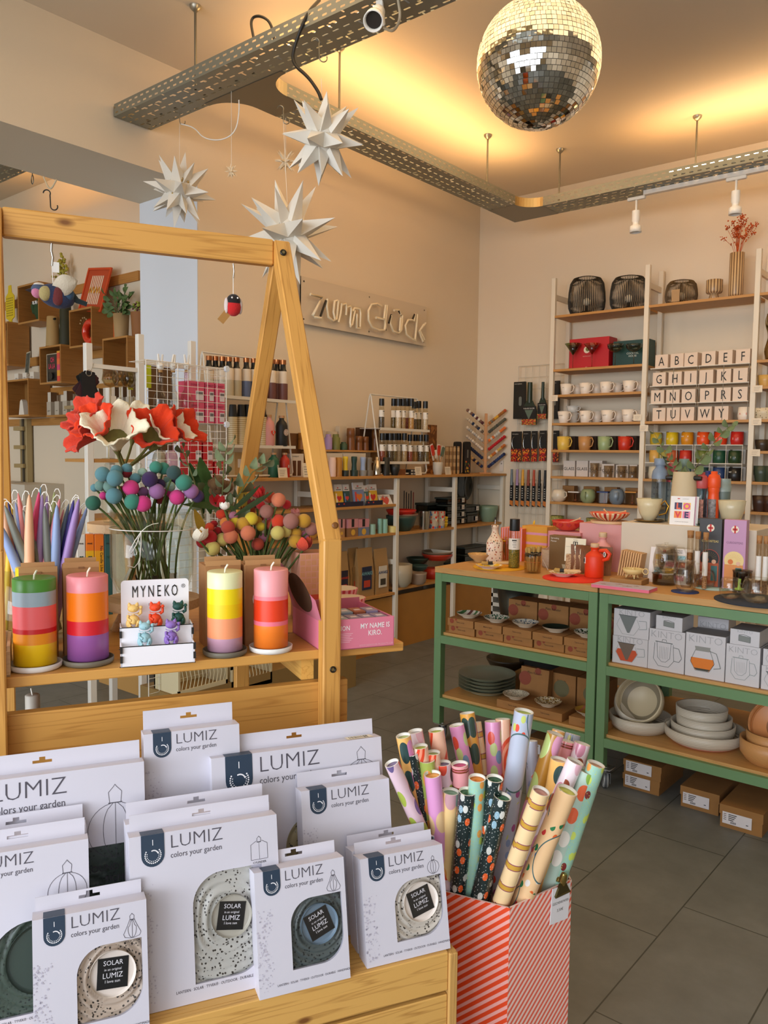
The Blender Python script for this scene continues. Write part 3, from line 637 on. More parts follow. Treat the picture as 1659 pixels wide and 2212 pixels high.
 if logo:
  bx0,bw=.018*s,.036*s; bz=h-.05*s
  g.prism([(bx0,h),(bx0,bz+bw/2)][::1]+arc(bx0+bw/2,bz+bw/2,bw/2,PI,2*PI,12)+[(bx0+bw,h)],y-.0002,y,NAVY)
  g.quad((bx0,0,h+.0006),(bx0+bw,0,h+.0006),(bx0+bw,d*.7,h+.0006),(bx0,d*.7,h+.0006),NAVY)
  cx,cz=bx0+bw/2,bz+bw*.5; dotring(g,cx,cz,bw*.34,150,395,19,bw*.032,y-.0006,DW); dotring(g,cx,cz,bw*.26,165,380,13,bw*.022,y-.0006,DW); dotring(g,cx+.001,cz,bw*.2,20,110,8,bw*.03,y-.0006,DW)
  line(g,[(cx,cz+bw*.42),(cx,cz+bw*.66)],bw*.03,y-.0006,DW); g.build('badge',t); g=MB()
  g.txt('LUMIZ',.030*s,INK,bx0+bw+.008*s,y,bz+.024*s,sx=1.0,off=-.016,al='LEFT'); g.txt('colors your garden',.0125*s,INK,bx0+bw+.009*s,y,bz+.009*s,sx=.86,al='LEFT')
 if bottom:g.txt('LANTERN · SOLAR · TYVEK® · OUTDOOR · DURABLE · HANDMADE',.0062*s,INK,w*.60,y,h*.07,sx=.84)
 if logo:g.build('lettering',t)
 g=MB()
 if icon:
  ix,iz,ir=w*.865,h*.80,.014*s
  if icon=='big':ix,iz,ir=w*.85,h-.112,.047
  if icon=='mid':ix,iz,ir=w*.845,h-.078,.030
  if icon=='arc':ix,iz,ir=w*.87,h-.078,.038
  wd=.0006+ir*.005; up=iz+ir
  if icon=='tulip':sh=[(-.25,1),(-.5,.4),(-.95,-.5),(-.8,-.85),(-.2,-1),(.2,-1),(.8,-.85),(.95,-.5),(.5,.4),(.25,1)]; ir*=1.15; up=iz+ir
  elif icon=='cyl':sh=[(-.3,1.15),(-1,.75),(-1,-1),(1,-1),(1,.75),(.3,1.15)]
  else:sh=[(cos(math.radians(a)),sin(math.radians(a)))for a in range(100,441,12)]
  line(g,[(ix+ir*x,iz+ir*z_)for x,z_ in sh],wd,y,INK)
  if icon!='cyl':
   for k in(.45,0,-.45):line(g,[(ix+ir*k*(.6 if icon=='tulip' and z_>.2 else 1)*math.sqrt(max(0,1-z_*z_)),iz+ir*z_)for z_ in[-.98+.196*i for i in range(11)]],wd,y,INK)
  else:line(g,[(ix,iz+ir),(ix,iz-ir)],wd*.7,y,INK)
  line(g,[(ix-ir*.25,up),(ix+ir*.25,up)],wd*2,y,INK); line(g,[(ix-ir*.2,up),(ix-ir*.24,up+ir*.4),(ix-ir*.05,up+ir*.6),(ix,up+ir*.68),(ix+ir*.05,up+ir*.6),(ix+ir*.24,up+ir*.4),(ix+ir*.2,up)],wd,y,INK)
  if cap:g.txt(cap[0],ir*.33 if icon in('big','mid')else.0048*s,M('#2c2a30',.6),ix,y,iz-ir*1.45,off=.008); g.txt(cap[1],ir*.28 if icon in('big','mid')else.0044*s,INK,ix,y,iz-ir*1.85)
 if icon:g.build('outline_drawing',t)
 g=MB()
 if barcode:
  q=MB(); q.quad((w*.80,d*.15,h+.0008),(w*.96,d*.15,h+.0008),(w*.96,d*.85,h+.0008),(w*.80,d*.85,h+.0008),M('#efe2c4',.5)); rb=random.Random(5); x=w*.82
  while x<w*.94:q.box(x,x+.0012,d*.3,d*.7,h+.0009,h+.0011,M('#2a2622',.6)); x+=rb.choice((.002,.003,.0042))
  q.build('barcode_label',t)
 rd=random.Random(int(w*1e4+h*3e4+u0*1e3)); zt0=h-.075*s
 nd=int(150*h/.25)
 for k in range(nd):
  z_=rd.uniform(h*.05,zt0); q=(zt0-z_)/zt0; lim=w*(.10+.07*abs(sin(z_*38))); x=rd.uniform(.02,1)*lim; disc(g,x,z_,rd.choice((.0006,.0009,.0013,.0018)),y,DOT,6)
 o=g.build('dotted_pattern',t); o['kind']='stuff'
 if win:
  pm=lantern_mat(paper,dark,0); L_=MB(); cx,cz=(wx0+wx1)/2+.004,(wz0+wz1)/2+.01
  def fn(u_,v_):
   x,z_=wx0-.004+(wx1-wx0+.008)*u_,wz0-.004+(wz1-wz0+.008)*v_; rr=math.hypot(x-cx,z_-cz); return(x,.010+.004*sin(rr*430+2.5*sin(x*40)+1.6*sin(z_*60))-.001,z_)
  L_.grid(fn,34,34,pm); L_.build('lantern',t)
  if disc_c:
   pr=(.36 if w<.25 else.29)*(wx1-wx0); q=MB(); q.lathe([(.001,0),(pr*.86,0),(pr,-.0015),(pr,-.006)],M(disc_c,.4),32,M=TR(cx,.004,cz)@RX(PI/2)@RX(PI),cap0=False,cap1=False); disc(q,cx,cz,pr*.99,.0035,M(disc_c,.4)); o=q.build('solar_disc',t)
   if solar:
    q=MB(); ms=pr*.66; T=TR(cx,.0025,cz)@RY(-math.radians(rot_plate)); q.quad((-ms,0,-ms),(ms,0,-ms),(ms,0,ms),(-ms,0,ms),M('#16181a',.3),M=T)
    for i,(s_,sz)in enumerate((('SOLAR',.33),('in an original',.17),('LUMIZ',.36),('I love sun',.2))):q.txt(s_,ms*sz*1.35,DW,0,-.0006,ms*(.52,.18,-.30,-.60)[i],sx=.95,M=T)
    q.build('solar_panel',t,None)
  f=MB(); f.quad((wx0-.002,.0012,wz0-.002),(wx1+.002,.0012,wz0-.002),(wx1+.002,.0012,wz1+.002),(wx0-.002,.0012,wz1+.002),FILM); f.build('window_film',t)
 return t
def lbox(lbl,TL,TRr,v0,tilt,z=None,zb=None,**kw):
 z0=ZK if zb is None else zb
 def hit(px,py):
  c=K.I@Vector((0,0,CAMZ)); d=_f+_r*((px-829.5)/FPX)-_u*((py-1106)/FPX); d=K.I.to_3x3()@d
  n=Vector((0,cos(tilt),-sin(tilt))); p0=Vector((0,v0,z0)); t_=(p0-c).dot(n)/d.dot(n); q=c+d*t_; return q.x,(q.z-z0)/cos(tilt)
 (ua,ha),(ub,hb)=hit(*TL),hit(*TRr); h=(ha+hb)/2; wdt=ub-ua
 return lumiz(lbl,wdt,h,ua,v0,tilt,z=z0,**kw)
TI=math.radians(11)
lbox('small white lantern box at the crate\'s right end, cream lantern in window',(777.6,1856),(955,1826),.008,math.radians(13),d=.04,cap=('ROUND 20 CM','SPECTRE'),icon='round',rot_plate=14)
lbox('small white lantern box with dark grey lantern, front middle of the crate',(548.5,1886),(742,1854),-.004,math.radians(12),paper='#56605e',dark='#23282a',disc_c='#6f8494',cap=('TULIP 20 CM','FIORE'),icon='tulip',rot_plate=20)
lbox('small white lantern box with lace lantern, front left of the crate',(69,1984),(316,1950),-.012,math.radians(10),paper='#cbb8a4',cap=('TULIP 20 CM','LACE'),icon='tulip',rot_plate=-4)
lbox('large white lantern box behind, with crinkled off-white dotted lantern',(278.5,1814),(597,1758),.03,math.radians(11),paper='#c8c6bc',disc_c='#b9b4a4',cap=('CYLINDER',''),icon='cyl',wx=(.40,1.0-.12),wz=(.10,.72),logo='big',rot_plate=-10)
lbox('white lantern box showing only its edges behind the off-white lantern box',(271,1785),(582,1733),.075,math.radians(10),win=False,icon=None,logo=False,bottom=False,zb=ZK)
lbox('white lantern box with dark green folded lantern, far left middle',(-128,1862),(190.7,1815),.055,math.radians(11),paper='#4c5c50',dark='#28332c',disc_c='#3c4c42',cap=('ROUND 30 CM','FOLIA'),icon='mid',wx=(.30,.99),wz=(.10,.60),logo='big',solar=False)
lbox('white lantern box just behind the green folded lantern box, far left',(-130,1830),(186,1785),.10,math.radians(10),win=False,icon=None,logo=False,bottom=False)
lbox('largest white lantern box, at the back left against the pine board',(-150,1702),(311,1649),.155,math.radians(9),paper='#3f5044',dark='#202a24',disc_c=None,cap=('ROUND 40 CM','TIGRES'),icon='big',wx=(.40,.97),wz=(.05,.62),logo='big')
lbox('plain white lantern box at the very back, middle, taller than its neighbours',(310,1588),(516.5,1565),.205,math.radians(7),win=False,icon=None,bottom=False,d=.045)
lbox('large white lantern box at the back right, with barcode on its lid',(456,1638),(823,1594),.17,math.radians(9),paper='#c9b98a',disc_c='#cabf92',cap=None,icon='arc',wx=(.40,.80),wz=(.15,.62),logo='big',barcode=True)
lbox('white lantern box behind the right pair, plain lower half',(650,1710),(840,1683),.115,math.radians(10),win=False,icon=None,bottom=False)
lbox('white lantern box tucked right behind the cream lantern box',(760,1840),(938,1808),.055,math.radians(12),paper='#3a4446',dark='#1c2022',disc_c=None,icon=None,logo=False,wx=(.05,.3),bottom=False,cap=None)
# ================= striped box with wrapping paper =================
def stripes(c1,c2,per,ang,duty=.5):
 m,nt,p=newmat('striped_card'); N=nt.nodes; L=nt.links; uv=N.new('ShaderNodeUVMap'); sp=N.new('ShaderNodeSeparateXYZ'); L.new(uv.outputs[0],sp.inputs[0])
 a=N.new('ShaderNodeMath'); a.operation='MULTIPLY'; a.inputs[1].default_value=cos(ang)/per; b_=N.new('ShaderNodeMath'); b_.operation='MULTIPLY_ADD'; b_.inputs[1].default_value=sin(ang)/per
 L.new(sp.outputs[0],a.inputs[0]); L.new(sp.outputs[1],b_.inputs[0]); L.new(a.outputs[0],b_.inputs[2]); f=N.new('ShaderNodeMath'); f.operation='FRACT'; L.new(b_.outputs[0],f.inputs[0])
 g=N.new('ShaderNodeMath'); g.operation='LESS_THAN'; g.inputs[1].default_value=duty; L.new(f.outputs[0],g.inputs[0])
 mx=N.new('ShaderNodeMix'); mx.data_type='RGBA'; mx.inputs[6].default_value=(*srgb(c1),1); mx.inputs[7].default_value=(*srgb(c2),1); L.new(g.outputs[0],mx.inputs[0]); L.new(mx.outputs[2],p.inputs['Base Color']); p.inputs['Roughness'].default_value=.45
 return m
q_=Vector((0,0,CAMZ))+(_f+_r*((1101-829.5)/FPX)-_u*((1962-1106)/FPX))*1.58; ZR=q_.z
A_=at(1235,1900,2,ZR); Bq=at(972,1929,2,ZR); dirL=(Bq-q_).normalized(); Lw=(A_-q_).length*1.05
P0=Vector((q_.x,q_.y)); P1=Vector((A_.x,A_.y)); dl=Vector((dirL.x,dirL.y)).normalized(); P3=P0+dl*.235; dr=(P1-P0).normalized(); P2=P1+dl*.16+dr*.06; P4=P3+dr*.12
ftp=[P0,P1,P1+dr*.03+dl*.12,P3+dr*.20+dl*.0,P3+dr*.06]; ftp=[P0,P1,P1+Vector((-.12,.13)),P3+dr*.17,P3]
bk=thing('striped_box','tall red and pink striped cardboard box full of wrapping paper rolls','cardboard box',(P0.x,P0.y,0))
SL=stripes('#eaa59c','#dd4416',.0135,math.radians(130),.55); SR=stripes('#f6d9cf','#ee6a52',.0115,math.radians(132),.5)
cb=MB(); n=len(ftp); acc=0
for i in range(n):
 a_,c_=ftp[i],ftp[(i+1)%n]; L_=(c_-a_).length; ax,ay,bx,by=a_.x-P0.x,a_.y-P0.y,c_.x-P0.x,c_.y-P0.y; mt=SR if i==0 else SL
 zt0=ZR+(.0 if i in(0,)else 0)
 cb.quad((ax,ay,0),(bx,by,0),(bx,by,ZR),(ax,ay,ZR),mt,[(0,0),(L_,0),(L_,ZR),(0,ZR)])
 nn=Vector((-(by-ay),bx-ax)).normalized()*.004; cb.quad((bx+nn.x,by+nn.y,0),(ax+nn.x,ay+nn.y,0),(ax+nn.x,ay+nn.y,ZR),(bx+nn.x,by+nn.y,ZR),M('#e8604a',.6))
 cb.quad((ax,ay,ZR),(bx,by,ZR),(bx+nn.x,by+nn.y,ZR),(ax+nn.x,ay+nn.y,ZR),M('#f0cfc4',.6))
cb.add([(p_.x-P0.x,p_.y-P0.y,.004)for p_ in ftp],[list(range(n))],M('#c98a6a',.7)); cb.build('carton',bk)
mid=P0+(P1-P0)*.80; azr=math.atan2(dr.y,dr.x); pc=thing('price_card','white price card for wrapping paper clipped to the striped box','price card',(mid.x,mid.y,ZR),azr)
q=MB(); q.box(-.028,.028,-.0045,-.0035,-.075,.0,M('#e8e6ea',.5),M=RY(math.radians(4))); q.txt('GESCHENKPAPIER',.0078,M('#6a665f',.6),0,-.005,-.036,sx=.8,M=RY(math.radians(4))); q.txt('3,50€',.0085,M('#6a665f',.6),0,-.005,-.052,M=RY(math.radians(4))); q.build('card',pc)
BRS=M('#a58d4e',.25,.9); q=MB(); q.prism([(-.022,-.016),(.022,-.016),(.008,.008),(-.008,.008)],-.009,-.004,M('#6e6440',.3,.9)); q.tube([(-.022,-.008,-.016),(.022,-.008,-.016)],.0025,M('#6e6440',.3,.9),6)
q.tube([(0,-.008,.004),(-.006,-.012,.02),(-.004,-.014,.032)],[.004,.009,.006],BRS,8); q.tube([(0,.006,.004),(.01,.01,.014)],[.004,.007],BRS,8); q.build('clip',pc)
def wrapmat(kind,base,cols,sc_=1):
 m,nt,p=newmat('wrap_'+kind); N=nt.nodes; L=nt.links; p.inputs['Roughness'].default_value=.28; p.inputs['Coat Weight'].default_value=.6; p.inputs['Coat Roughness'].default_value=.12
 uv=N.new('ShaderNodeUVMap'); mp=N.new('ShaderNodeMapping'); mp.inputs['Scale'].default_value=(3*sc_,12*sc_,1); L.new(uv.outputs[0],mp.inputs[0])
 def mix(fac,a,b_):
  mx=N.new('ShaderNodeMix'); mx.data_type='RGBA'; L.new(fac,mx.inputs[0])
  for s_,v in((6,a),(7,b_)):
   if isinstance(v,str):mx.inputs[s_].default_value=(*srgb(v),1)
   else:L.new(v,mx.inputs[s_])
  return mx.outputs[2]
 def vor(scale,thr,rnd=1,src=None):
  vo=N.new('ShaderNodeTexVoronoi'); vo.voronoi_dimensions='2D'; vo.inputs['Scale'].default_value=scale; vo.inputs['Randomness'].default_value=rnd; L.new(src or mp.outputs[0],vo.inputs['Vector'])
  lt=N.new('ShaderNodeMath'); lt.operation='LESS_THAN'; lt.inputs[1].default_value=thr; L.new(vo.outputs['Distance'],lt.inputs[0]); sp=N.new('ShaderNodeSeparateColor'); L.new(vo.outputs['Color'],sp.inputs[0]); return lt.outputs[0],sp.outputs[0]
 out=base
 if kind=='dots':
  f,c=vor(1.0,.34,.75); r=ramp(nt,[(i/len(cols),x)for i,x in enumerate(cols)],'CONSTANT'); L.new(c,r.inputs[0]); out=mix(f,base,r.outputs[0])
 elif kind=='small':
  f,c=vor(1.7,.24,.9); r=ramp(nt,[(i/len(cols),x)for i,x in enumerate(cols)],'CONSTANT'); L.new(c,r.inputs[0]); out=mix(f,base,r.outputs[0])
  f2,c2=vor(6,.10,1); out=mix(f2,out,cols[0])
 elif kind=='bands':
  wv=N.new('ShaderNodeTexWave'); wv.bands_direction='Y'; wv.inputs['Scale'].default_value=.42; wv.inputs['Distortion'].default_value=1.2; wv.inputs['Detail'].default_value=0; L.new(mp.outputs[0],wv.inputs['Vector'])
  r=ramp(nt,[(0,base),(.80,base),(.82,cols[0]),(.9,cols[-1])],'CONSTANT'); L.new(wv.outputs[0],r.inputs[0]); out=r.outputs[0]
 elif kind=='cake':
  wv=N.new('ShaderNodeTexWave'); wv.bands_direction='Y'; wv.inputs['Scale'].default_value=.3; wv.inputs['Distortion'].default_value=.8; wv.inputs['Detail'].default_value=0; L.new(mp.outputs[0],wv.inputs['Vector'])
  r=ramp(nt,[(0,base),(.45,cols[0]),(.62,cols[1]),(.7,cols[0]),(.82,base)],'CONSTANT'); L.new(wv.outputs[0],r.inputs[0]); out=r.outputs[0]
 elif kind=='rainbow':
  vo=N.new('ShaderNodeTexVoronoi'); vo.voronoi_dimensions='2D'; vo.inputs['Scale'].default_value=.55; L.new(mp.outputs[0],vo.inputs['Vector']); r=ramp(nt,[(i*.085+.06,x)for i,x in enumerate(cols)]+[(.06+.085*len(cols),base)],'CONSTANT'); L.new(vo.outputs['Distance'],r.inputs[0]); out=r.outputs[0]
 elif kind=='spiky':
  vo=N.new('ShaderNodeTexVoronoi'); vo.voronoi_dimensions='2D'; vo.inputs['Scale'].default_value=.5; L.new(mp.outputs[0],vo.inputs['Vector'])
  f3,c3=vor(3.2,.3,1); r=ramp(nt,[(i/len(cols),x)for i,x in enumerate(cols)],'CONSTANT'); L.new(c3,r.inputs[0])
  r2=ramp(nt,[(0,'#000000'),(.36,'#ffffff'),(.52,'#000000')],'CONSTANT'); L.new(vo.outputs['Distance'],r2.inputs[0])
  mu=N.new('ShaderNodeMath'); mu.operation='MULTIPLY'; L.new(r2.outputs[0],mu.inputs[0]); L.new(f3,mu.inputs[1]); out=mix(mu.outputs[0],base,r.outputs[0])
  ln=ramp(nt,[(0,'#000000'),(.345,'#ffffff'),(.365,'#000000')],'CONSTANT'); L.new(vo.outputs['Distance'],ln.inputs[0]); out=mix(ln.outputs[0],out,'#4a6a6a')
 if isinstance(out,str):p.inputs['Base Color'].default_value=(*srgb(out),1)
 else:L.new(out,p.inputs['Base Color'])
 return m
WM=dict(space=wrapmat('small','#1c2c2c',['#d8d8d0','#e8622a','#8fb0c0','#c8c8c0','#e8622a']),leaves=wrapmat('dots','#e0c2cc',['#e2503a','#a8b84a','#6a5a8a','#3a3a2a','#e2503a'],1.3),pine=wrapmat('dots','#f2b968',['#d987b8','#e89a58','#d987b8','#2c4a48']),cherry=wrapmat('dots','#efdfe4',['#9a4a34','#d08aa0','#9a4a34','#e4b4c0'],1.1),rainbow=wrapmat('rainbow','#f2c0a4',['#c8d88a','#f2e0c8','#e04a2a','#f0987a','#e04a2a']),pink=wrapmat('dots','#e298c4',['#f2e0c0','#7a9ac0','#f09a50','#e2503a','#c8d890'],1.5),mustard=wrapmat('dots','#dfa040',['#2c4a40','#dfa040','#dfa040','#2c4a40']),hats=wrapmat('spiky','#efc694',['#2a7a4a','#c83a3a','#3a5aa8','#e86a30','#e8e0d8'],.8),blue=wrapmat('spiky','#b8bfd0',['#e0503a','#8aa0c8','#a04a8a','#c8d070'],.8),ochre=wrapmat('dots','#c08a34',['#e0a0c0','#c8e08a','#e0a0c0','#d8d8a0'],.8),cake=wrapmat('cake','#f0a4a8',['#8a4028','#e07a8a']),mint=wrapmat('small','#9cc8b4',['#c8d860','#7a2a2a','#e8a050','#c8d860']),ribbon=wrapmat('bands','#efcf9c',['#8a3a5a','#c89a3a']),daisy=wrapmat('dots','#b8d0c0',['#f0ece0','#e86a40','#f0ece0','#8ab04a'],1.2),smile=wrapmat('dots','#e09ccc',['#f0cc9a','#f0cc9a','#e09ccc'],.9),terra=wrapmat('dots','#ecc98c',['#9ab4a8','#c8503a','#e8a050','#3a5a4a','#c89aa0'],.9),green=wrapmat('dots','#a8b858',['#e8a050','#d08a9a','#f0cc9a'],1.1))
LBL=M('#e6e4e8',.5)
RL=[((70,1648),(0,0),0,None,None,0,''),((846,1648),(908,1790),15,'leaves','#7a6a8a',-.02,'pale roll with red and green leaves, leaning furthest left'),((871,1589),(893,1700),15,'pine','#b8c078',.10,'orange and pink pineapple-print roll, top left of the bunch'),((897,1579),(917,1680),15,'cherry','#cfc4c8',.14,'white roll with brown cherries, behind the pineapple-print roll on the left'),((888,1627),(915,1760),15,'space','#4a6a5a',.05,'dark space-print roll, leftmost of the dark rolls'),((908,1612),(920,1700),15,'rainbow','#c2c85a',.09,'roll with lime inside, between the cherry and pink pineapple rolls'),((942,1577),(957,1680),16,'rainbow','#c2cc50',.14,'red rainbow-print roll with lime inside, upper left'),((922,1641),(930,1760),16,'green','#7088b0',.04,'lime and orange roll with blue inside'),((936,1625),(940,1720),14,'rainbow','#b4bc78',.08,'roll with pale green inside, squeezed behind the blue-centred roll'),((957,1648),(966,1760),16,'leaves','#847094',.05,'pale leaf-print roll with violet inside'),((934,1672),(948,1800),17,'smile','#f0a85a',.0,'pink smiley-print roll with orange inside, at the front left'),((986,1566),(1008,1668),15,'pink','#c8cc78',.15,'pink roll with striped bands leaning left'),((1009,1540),(1026,1660),15,'mustard','#9ab4b4',.19,'tall mustard roll with dark green patches'),((1030,1560),(1046,1670),9,'ribbon','#c8a878',.20,'narrow striped roll behind the mustard roll'),((993,1650),(1002,1760),17,'cake','#d04a80',.05,'pink and brown striped roll with magenta inside'),((1064,1558),(1069,1680),16,'pink','#d8d4a0',.17,'tall pink confetti-print roll in the middle'),((1086,1553),(1089,1680),15,'rainbow','#d8d4a0',.20,'red rainbow roll standing behind the pink confetti roll'),((1103,1570),(1106,1680),7,'smile','#e0b0c8',.22,'sliver of a pink roll left of the tallest roll'),((1132,1536),(1103,1730),19.5,'blue','#b8cc60',.08,'tallest roll, grey-blue with red triangles and lime centre'),((1148,1600),(1150,1700),12,'blue','#c8c8d0',.14,'grey-blue roll in shade behind the tallest roll'),((1200,1585),(1163,1700),17,'ochre','#d8c8a0',.10,'ochre roll with pink and lime polka dots'),((1207,1578),(1180,1680),13,'pine','#e8d0a0',.16,'yellow roll behind the ochre polka dot roll'),((1224,1600),(1188,1740),16,'cake','#e0a0a0',.12,'pink and brown cake-striped roll right of the ochre roll'),((1238,1586),(1215,1680),15,'blue','#c8c8d0',.17,'pale blue roll at the back right'),((1258,1606),(1228,1720),16,'cherry','#e0d8dc',.14,'white cherry-print roll at the back right'),((974,1709),(962,1850),17.5,'terra','#94bca0',-.03,'cream roll with pastel patches and mint inside, front left'),((1010,1709),(996,1850),17.5,'space','#3c6a50',-.04,'dark space-print roll beside the cream patch roll'),((1031,1680),(1022,1860),17.5,'mint','#e89038',.0,'mint roll with orange inside'),((1069,1681),(1052,1860),17,'space','#2c5c40',.0,'dark space-print roll in the middle, right of the mint roll'),((1127,1720),(1050,1900),18,'space','#3c7a58',-.05,'dark space-print roll with white label, leaning right'),((1169,1708),(1092,1920),18,'ribbon','#d09a90',-.04,'cream roll with purple lines and bows'),((1243,1644),(1150,1860),17,'cherry','#c8bcc4',.03,'pink cherry-print roll leaning right, grey inside'),((1262,1680),(1180,1850),17,'pine','#c8bcc4',.04,'pineapple-print roll between the pink cherry and bunting rolls'),((1262,1706),(1140,1920),21,'hats','#d4d868',-.04,'wide beige roll with bunting flags and yellow-green end'),((1270,1665),(1185,1920),19,'daisy','#c0d0c0',.02,'roll with white daisies and clear end'),((1288,1650),(1205,1900),18,'mint','#d0a080',.04,'mint dotted roll near the right edge'),((1300,1640),(1222,1900),17,'pine','#f0c8a0',.06,'pineapple-print roll at the far right edge'),]
for(tx,ty),(lx,ly),rp,kind,ins,back,lb in RL:
 if not kind:continue
 ra=_f+_r*((tx-829.5)/FPX)-_u*((ty-1106)/FPX); rb_=_f+_r*((lx-829.5)/FPX)-_u*((ly-1106)/FPX); nn=ra.cross(rb_); n2=Vector((nn.x,nn.y)); vd=Vector((ra.x,ra.y)).normalized()
 def inside(z,marg):
  base=-n2*(nn.z*(z-CAMZ))/n2.length_squared; dr_=Vector((-n2.y,n2.x)).normalized(); dr_=dr_ if dr_.dot(vd)>0 else-dr_; ok=[]; best=(9,None)
  for i in range(400):
   q=base+dr_*(i*.01-.5+0); dmin=min(((ftp[(j+1)%5]-ftp[j]).x*(q-ftp[j]).y-(ftp[(j+1)%5]-ftp[j]).y*(q-ftp[j]).x)/(ftp[(j+1)%5]-ftp[j]).length for j in range(5))
   if dmin>marg:ok.append(q)
   if-dmin<best[0]:best=(-dmin,q)
  return ok or[best[1].lerp(sum(ftp,Vector((0,0)))/5,.4)]
 r0=rp*1.08*1.66/FPX; RI=inside(ZR,r0*.9); fr=min(1,max(0,(back+.05)/.22)); rim=RI[int(fr*(len(RI)-1))]
 BI=inside(.03,r0*.9); cen=sum(ftp,Vector((0,0)))/5; bq=min(BI,key=lambda q:(q-cen).length); bot=Vector((bq.x,bq.y,.03)); rm=Vector((rim.x,rim.y,ZR))
 if(rm-bot).normalized().z<.88:bot=Vector((*(bq.lerp(rim,.5)),.03))
 ax_=(rm-bot).normalized(); lo,hi=.3,1.6
 for _ in range(40):
  md=(lo+hi)/2; q=bot+ax_*md-Vector((0,0,CAMZ)); py=1106-FPX*q.dot(_u)/q.dot(_f)
  if py>ty:lo=md
  else:hi=md
 Lr=min(lo,1.05); T0=bot+ax_*Lr; dep=mpp(T0)*FPX; r=rp*1.08*dep/FPX
 t=thing('wrapping_paper_roll',lb,'wrapping paper',bot,0,'wrapping paper rolls in the striped box'); zax=ax_; xa=zax.orthogonal().normalized(); ya=zax.cross(xa)
 t.matrix_world=Matrix.Translation(bot)@Matrix((xa,ya,zax)).transposed().to_4x4()@Matrix.Rotation(random.uniform(0,6.28),4,'Z')
 MB().lathe([(r,0),(r,Lr)],WM[kind],26,cap1=False).lathe([(r*.93,Lr-.03),(r,Lr)][::1],M('#ece6da',.5),26,cap0=False,cap1=False).build('paper',t)
 MB().lathe([(r*.93,Lr-.02),(r*.9,Lr-.006),(r*.35,Lr-.009),(r*.25,Lr-.016),(.0001,Lr-.02)],M(ins,.4,bump=.5,bscale=90),22,cap0=False,cap1=False).lathe([(r*1.0,Lr-.001),(r*.92,Lr+.0005),(r*.9,Lr-.008)],M('#efe9dc',.5),22,cap0=False,cap1=False).build('rolled_end',t)
 if lb.startswith(('dark space-print roll with white','cream roll with purple','mint roll with','sliver','tall pink','red rainbow roll st','lime and orange','grey-blue roll')):
  im=t.matrix_world.inverted()@Vector((0,0,CAMZ)); a0=math.atan2(im.y,im.x); z0=Lr*.52; q=MB(); rr=r+.0006
  if lb.startswith(('tall pink','red rain','grey-blue','lime')):z0=Lr*.70
  for i in range(8):q0,q1=a0-.8+.2*i,a0-.6+.2*i; q.quad((rr*cos(q0),rr*sin(q0),z0),(rr*cos(q1),rr*sin(q1),z0),(rr*cos(q1),rr*sin(q1),z0+.075),(rr*cos(q0),rr*sin(q0),z0+.075),LBL)
  rr+=.0005
  for j in range(7):
   zz=z0+.068-.008*j; q0,q1=a0-.7,a0+.2+.06*(j*7%5); q.quad((rr*cos(q0),rr*sin(q0),zz),(rr*cos(q1),rr*sin(q1),zz),(rr*cos(q1),rr*sin(q1),zz+.0016),(rr*cos(q0),rr*sin(q0),zz+.0016),M('#77737a',.6))
  for j in range(6):q0=a0-.6+.06*j; q.quad((rr*cos(q0),rr*sin(q0),z0+.006),(rr*cos(q0+.03),rr*sin(q0+.03),z0+.006),(rr*cos(q0+.03),rr*sin(q0+.03),z0+.018),(rr*cos(q0),rr*sin(q0),z0+.018),M('#2a2828',.6))
  q.build('paper_band',t)
  # ================= green trolleys =================
GRN=M('#66895c',.5,var=.04,vscale=8); PLY=wood('#c29254','#ab7c42',0,1.2,.5,key='ply'); PLYE=wood('#b8864a','#8f6230',0,6,.6,key='plye')
ZTB=.864; YF=3.15; YBk=3.93
def caster(parent,x,y,a=0.6):
 b=MB(); b.cyl(.012,.075,.094,M('#b8b8b4',.3,.9),12,x,y).box(x-.03,x+.03,y-.03,y+.03,.088,.093,M('#b8b8b4',.3,.9)); T=TR(x,y,0)@RZ(a)
 b.box(-.018,-.015,-.03,.03,.03,.078,M('#77787a',.35,.8),M=T).box(.015,.018,-.03,.03,.03,.078,M('#77787a',.35,.8),M=T).box(-.018,.018,-.028,.028,.074,.078,M('#77787a',.35,.8),M=T).box(-.016,.016,.02,.055,.062,.074,M('#7c7f7c',.5),M=T); b.build('caster',parent)
 MB().lathe([(.014,-.011),(.034,-.012),(.038,-.008),(.038,.008),(.034,.012),(.014,.011)],M('#a8aaa8',.4),24,M=T@TR(0,.012,.0385)@RY(PI/2)).lathe([(.0381,-.005),(.0385,0),(.0381,.005)],M('#55585a',.6),24,M=T@TR(0,.012,.0385)@RY(PI/2),cap0=False,cap1=False).build('wheel',parent)
def trolley(x0,x1,label):
 t=thing('display_trolley',label,'table',(x0,YF,0)); w_,d=x1-x0,YBk-YF; s=.04
 MB().box(0,w_,-.002,d,ZTB-.027,ZTB,PLY,c=.001).build('tabletop',t)
 for x in(0,w_-s):
  for y in(0,d-s):b=MB(); b.box(x,x+s,y,y+s,.093,ZTB-.028,GRN,c=.0015); b.build('leg',t)
 r=MB()
 for z in(.797,.494,.185):
  for(xa,xb,ya,yb)in((s,w_-s,0,s),(s,w_-s,d-s,d),(0,s,s,d-s),(w_-s,w_,s,d-s)):r.box(xa,xb,ya+.0005,yb-.0005,z,z+.038,GRN)
 r.build('rails',t)
 for z in(.532,.2235):MB().box(s*.6,w_-s*.6,s*.55,d-s*.5,z-.004,z+.012,PLY,c=.001).build('shelf_board',t)
 for x in(s/2+.02,w_-s/2-.02):
  for y in(s/2+.01,d-s/2-.01):caster(t,x,y,.5 if x<.4 else 2.6)
 return t
trolley(-2.294,-1.452,'green steel trolley with plywood top, the left one of the pair')
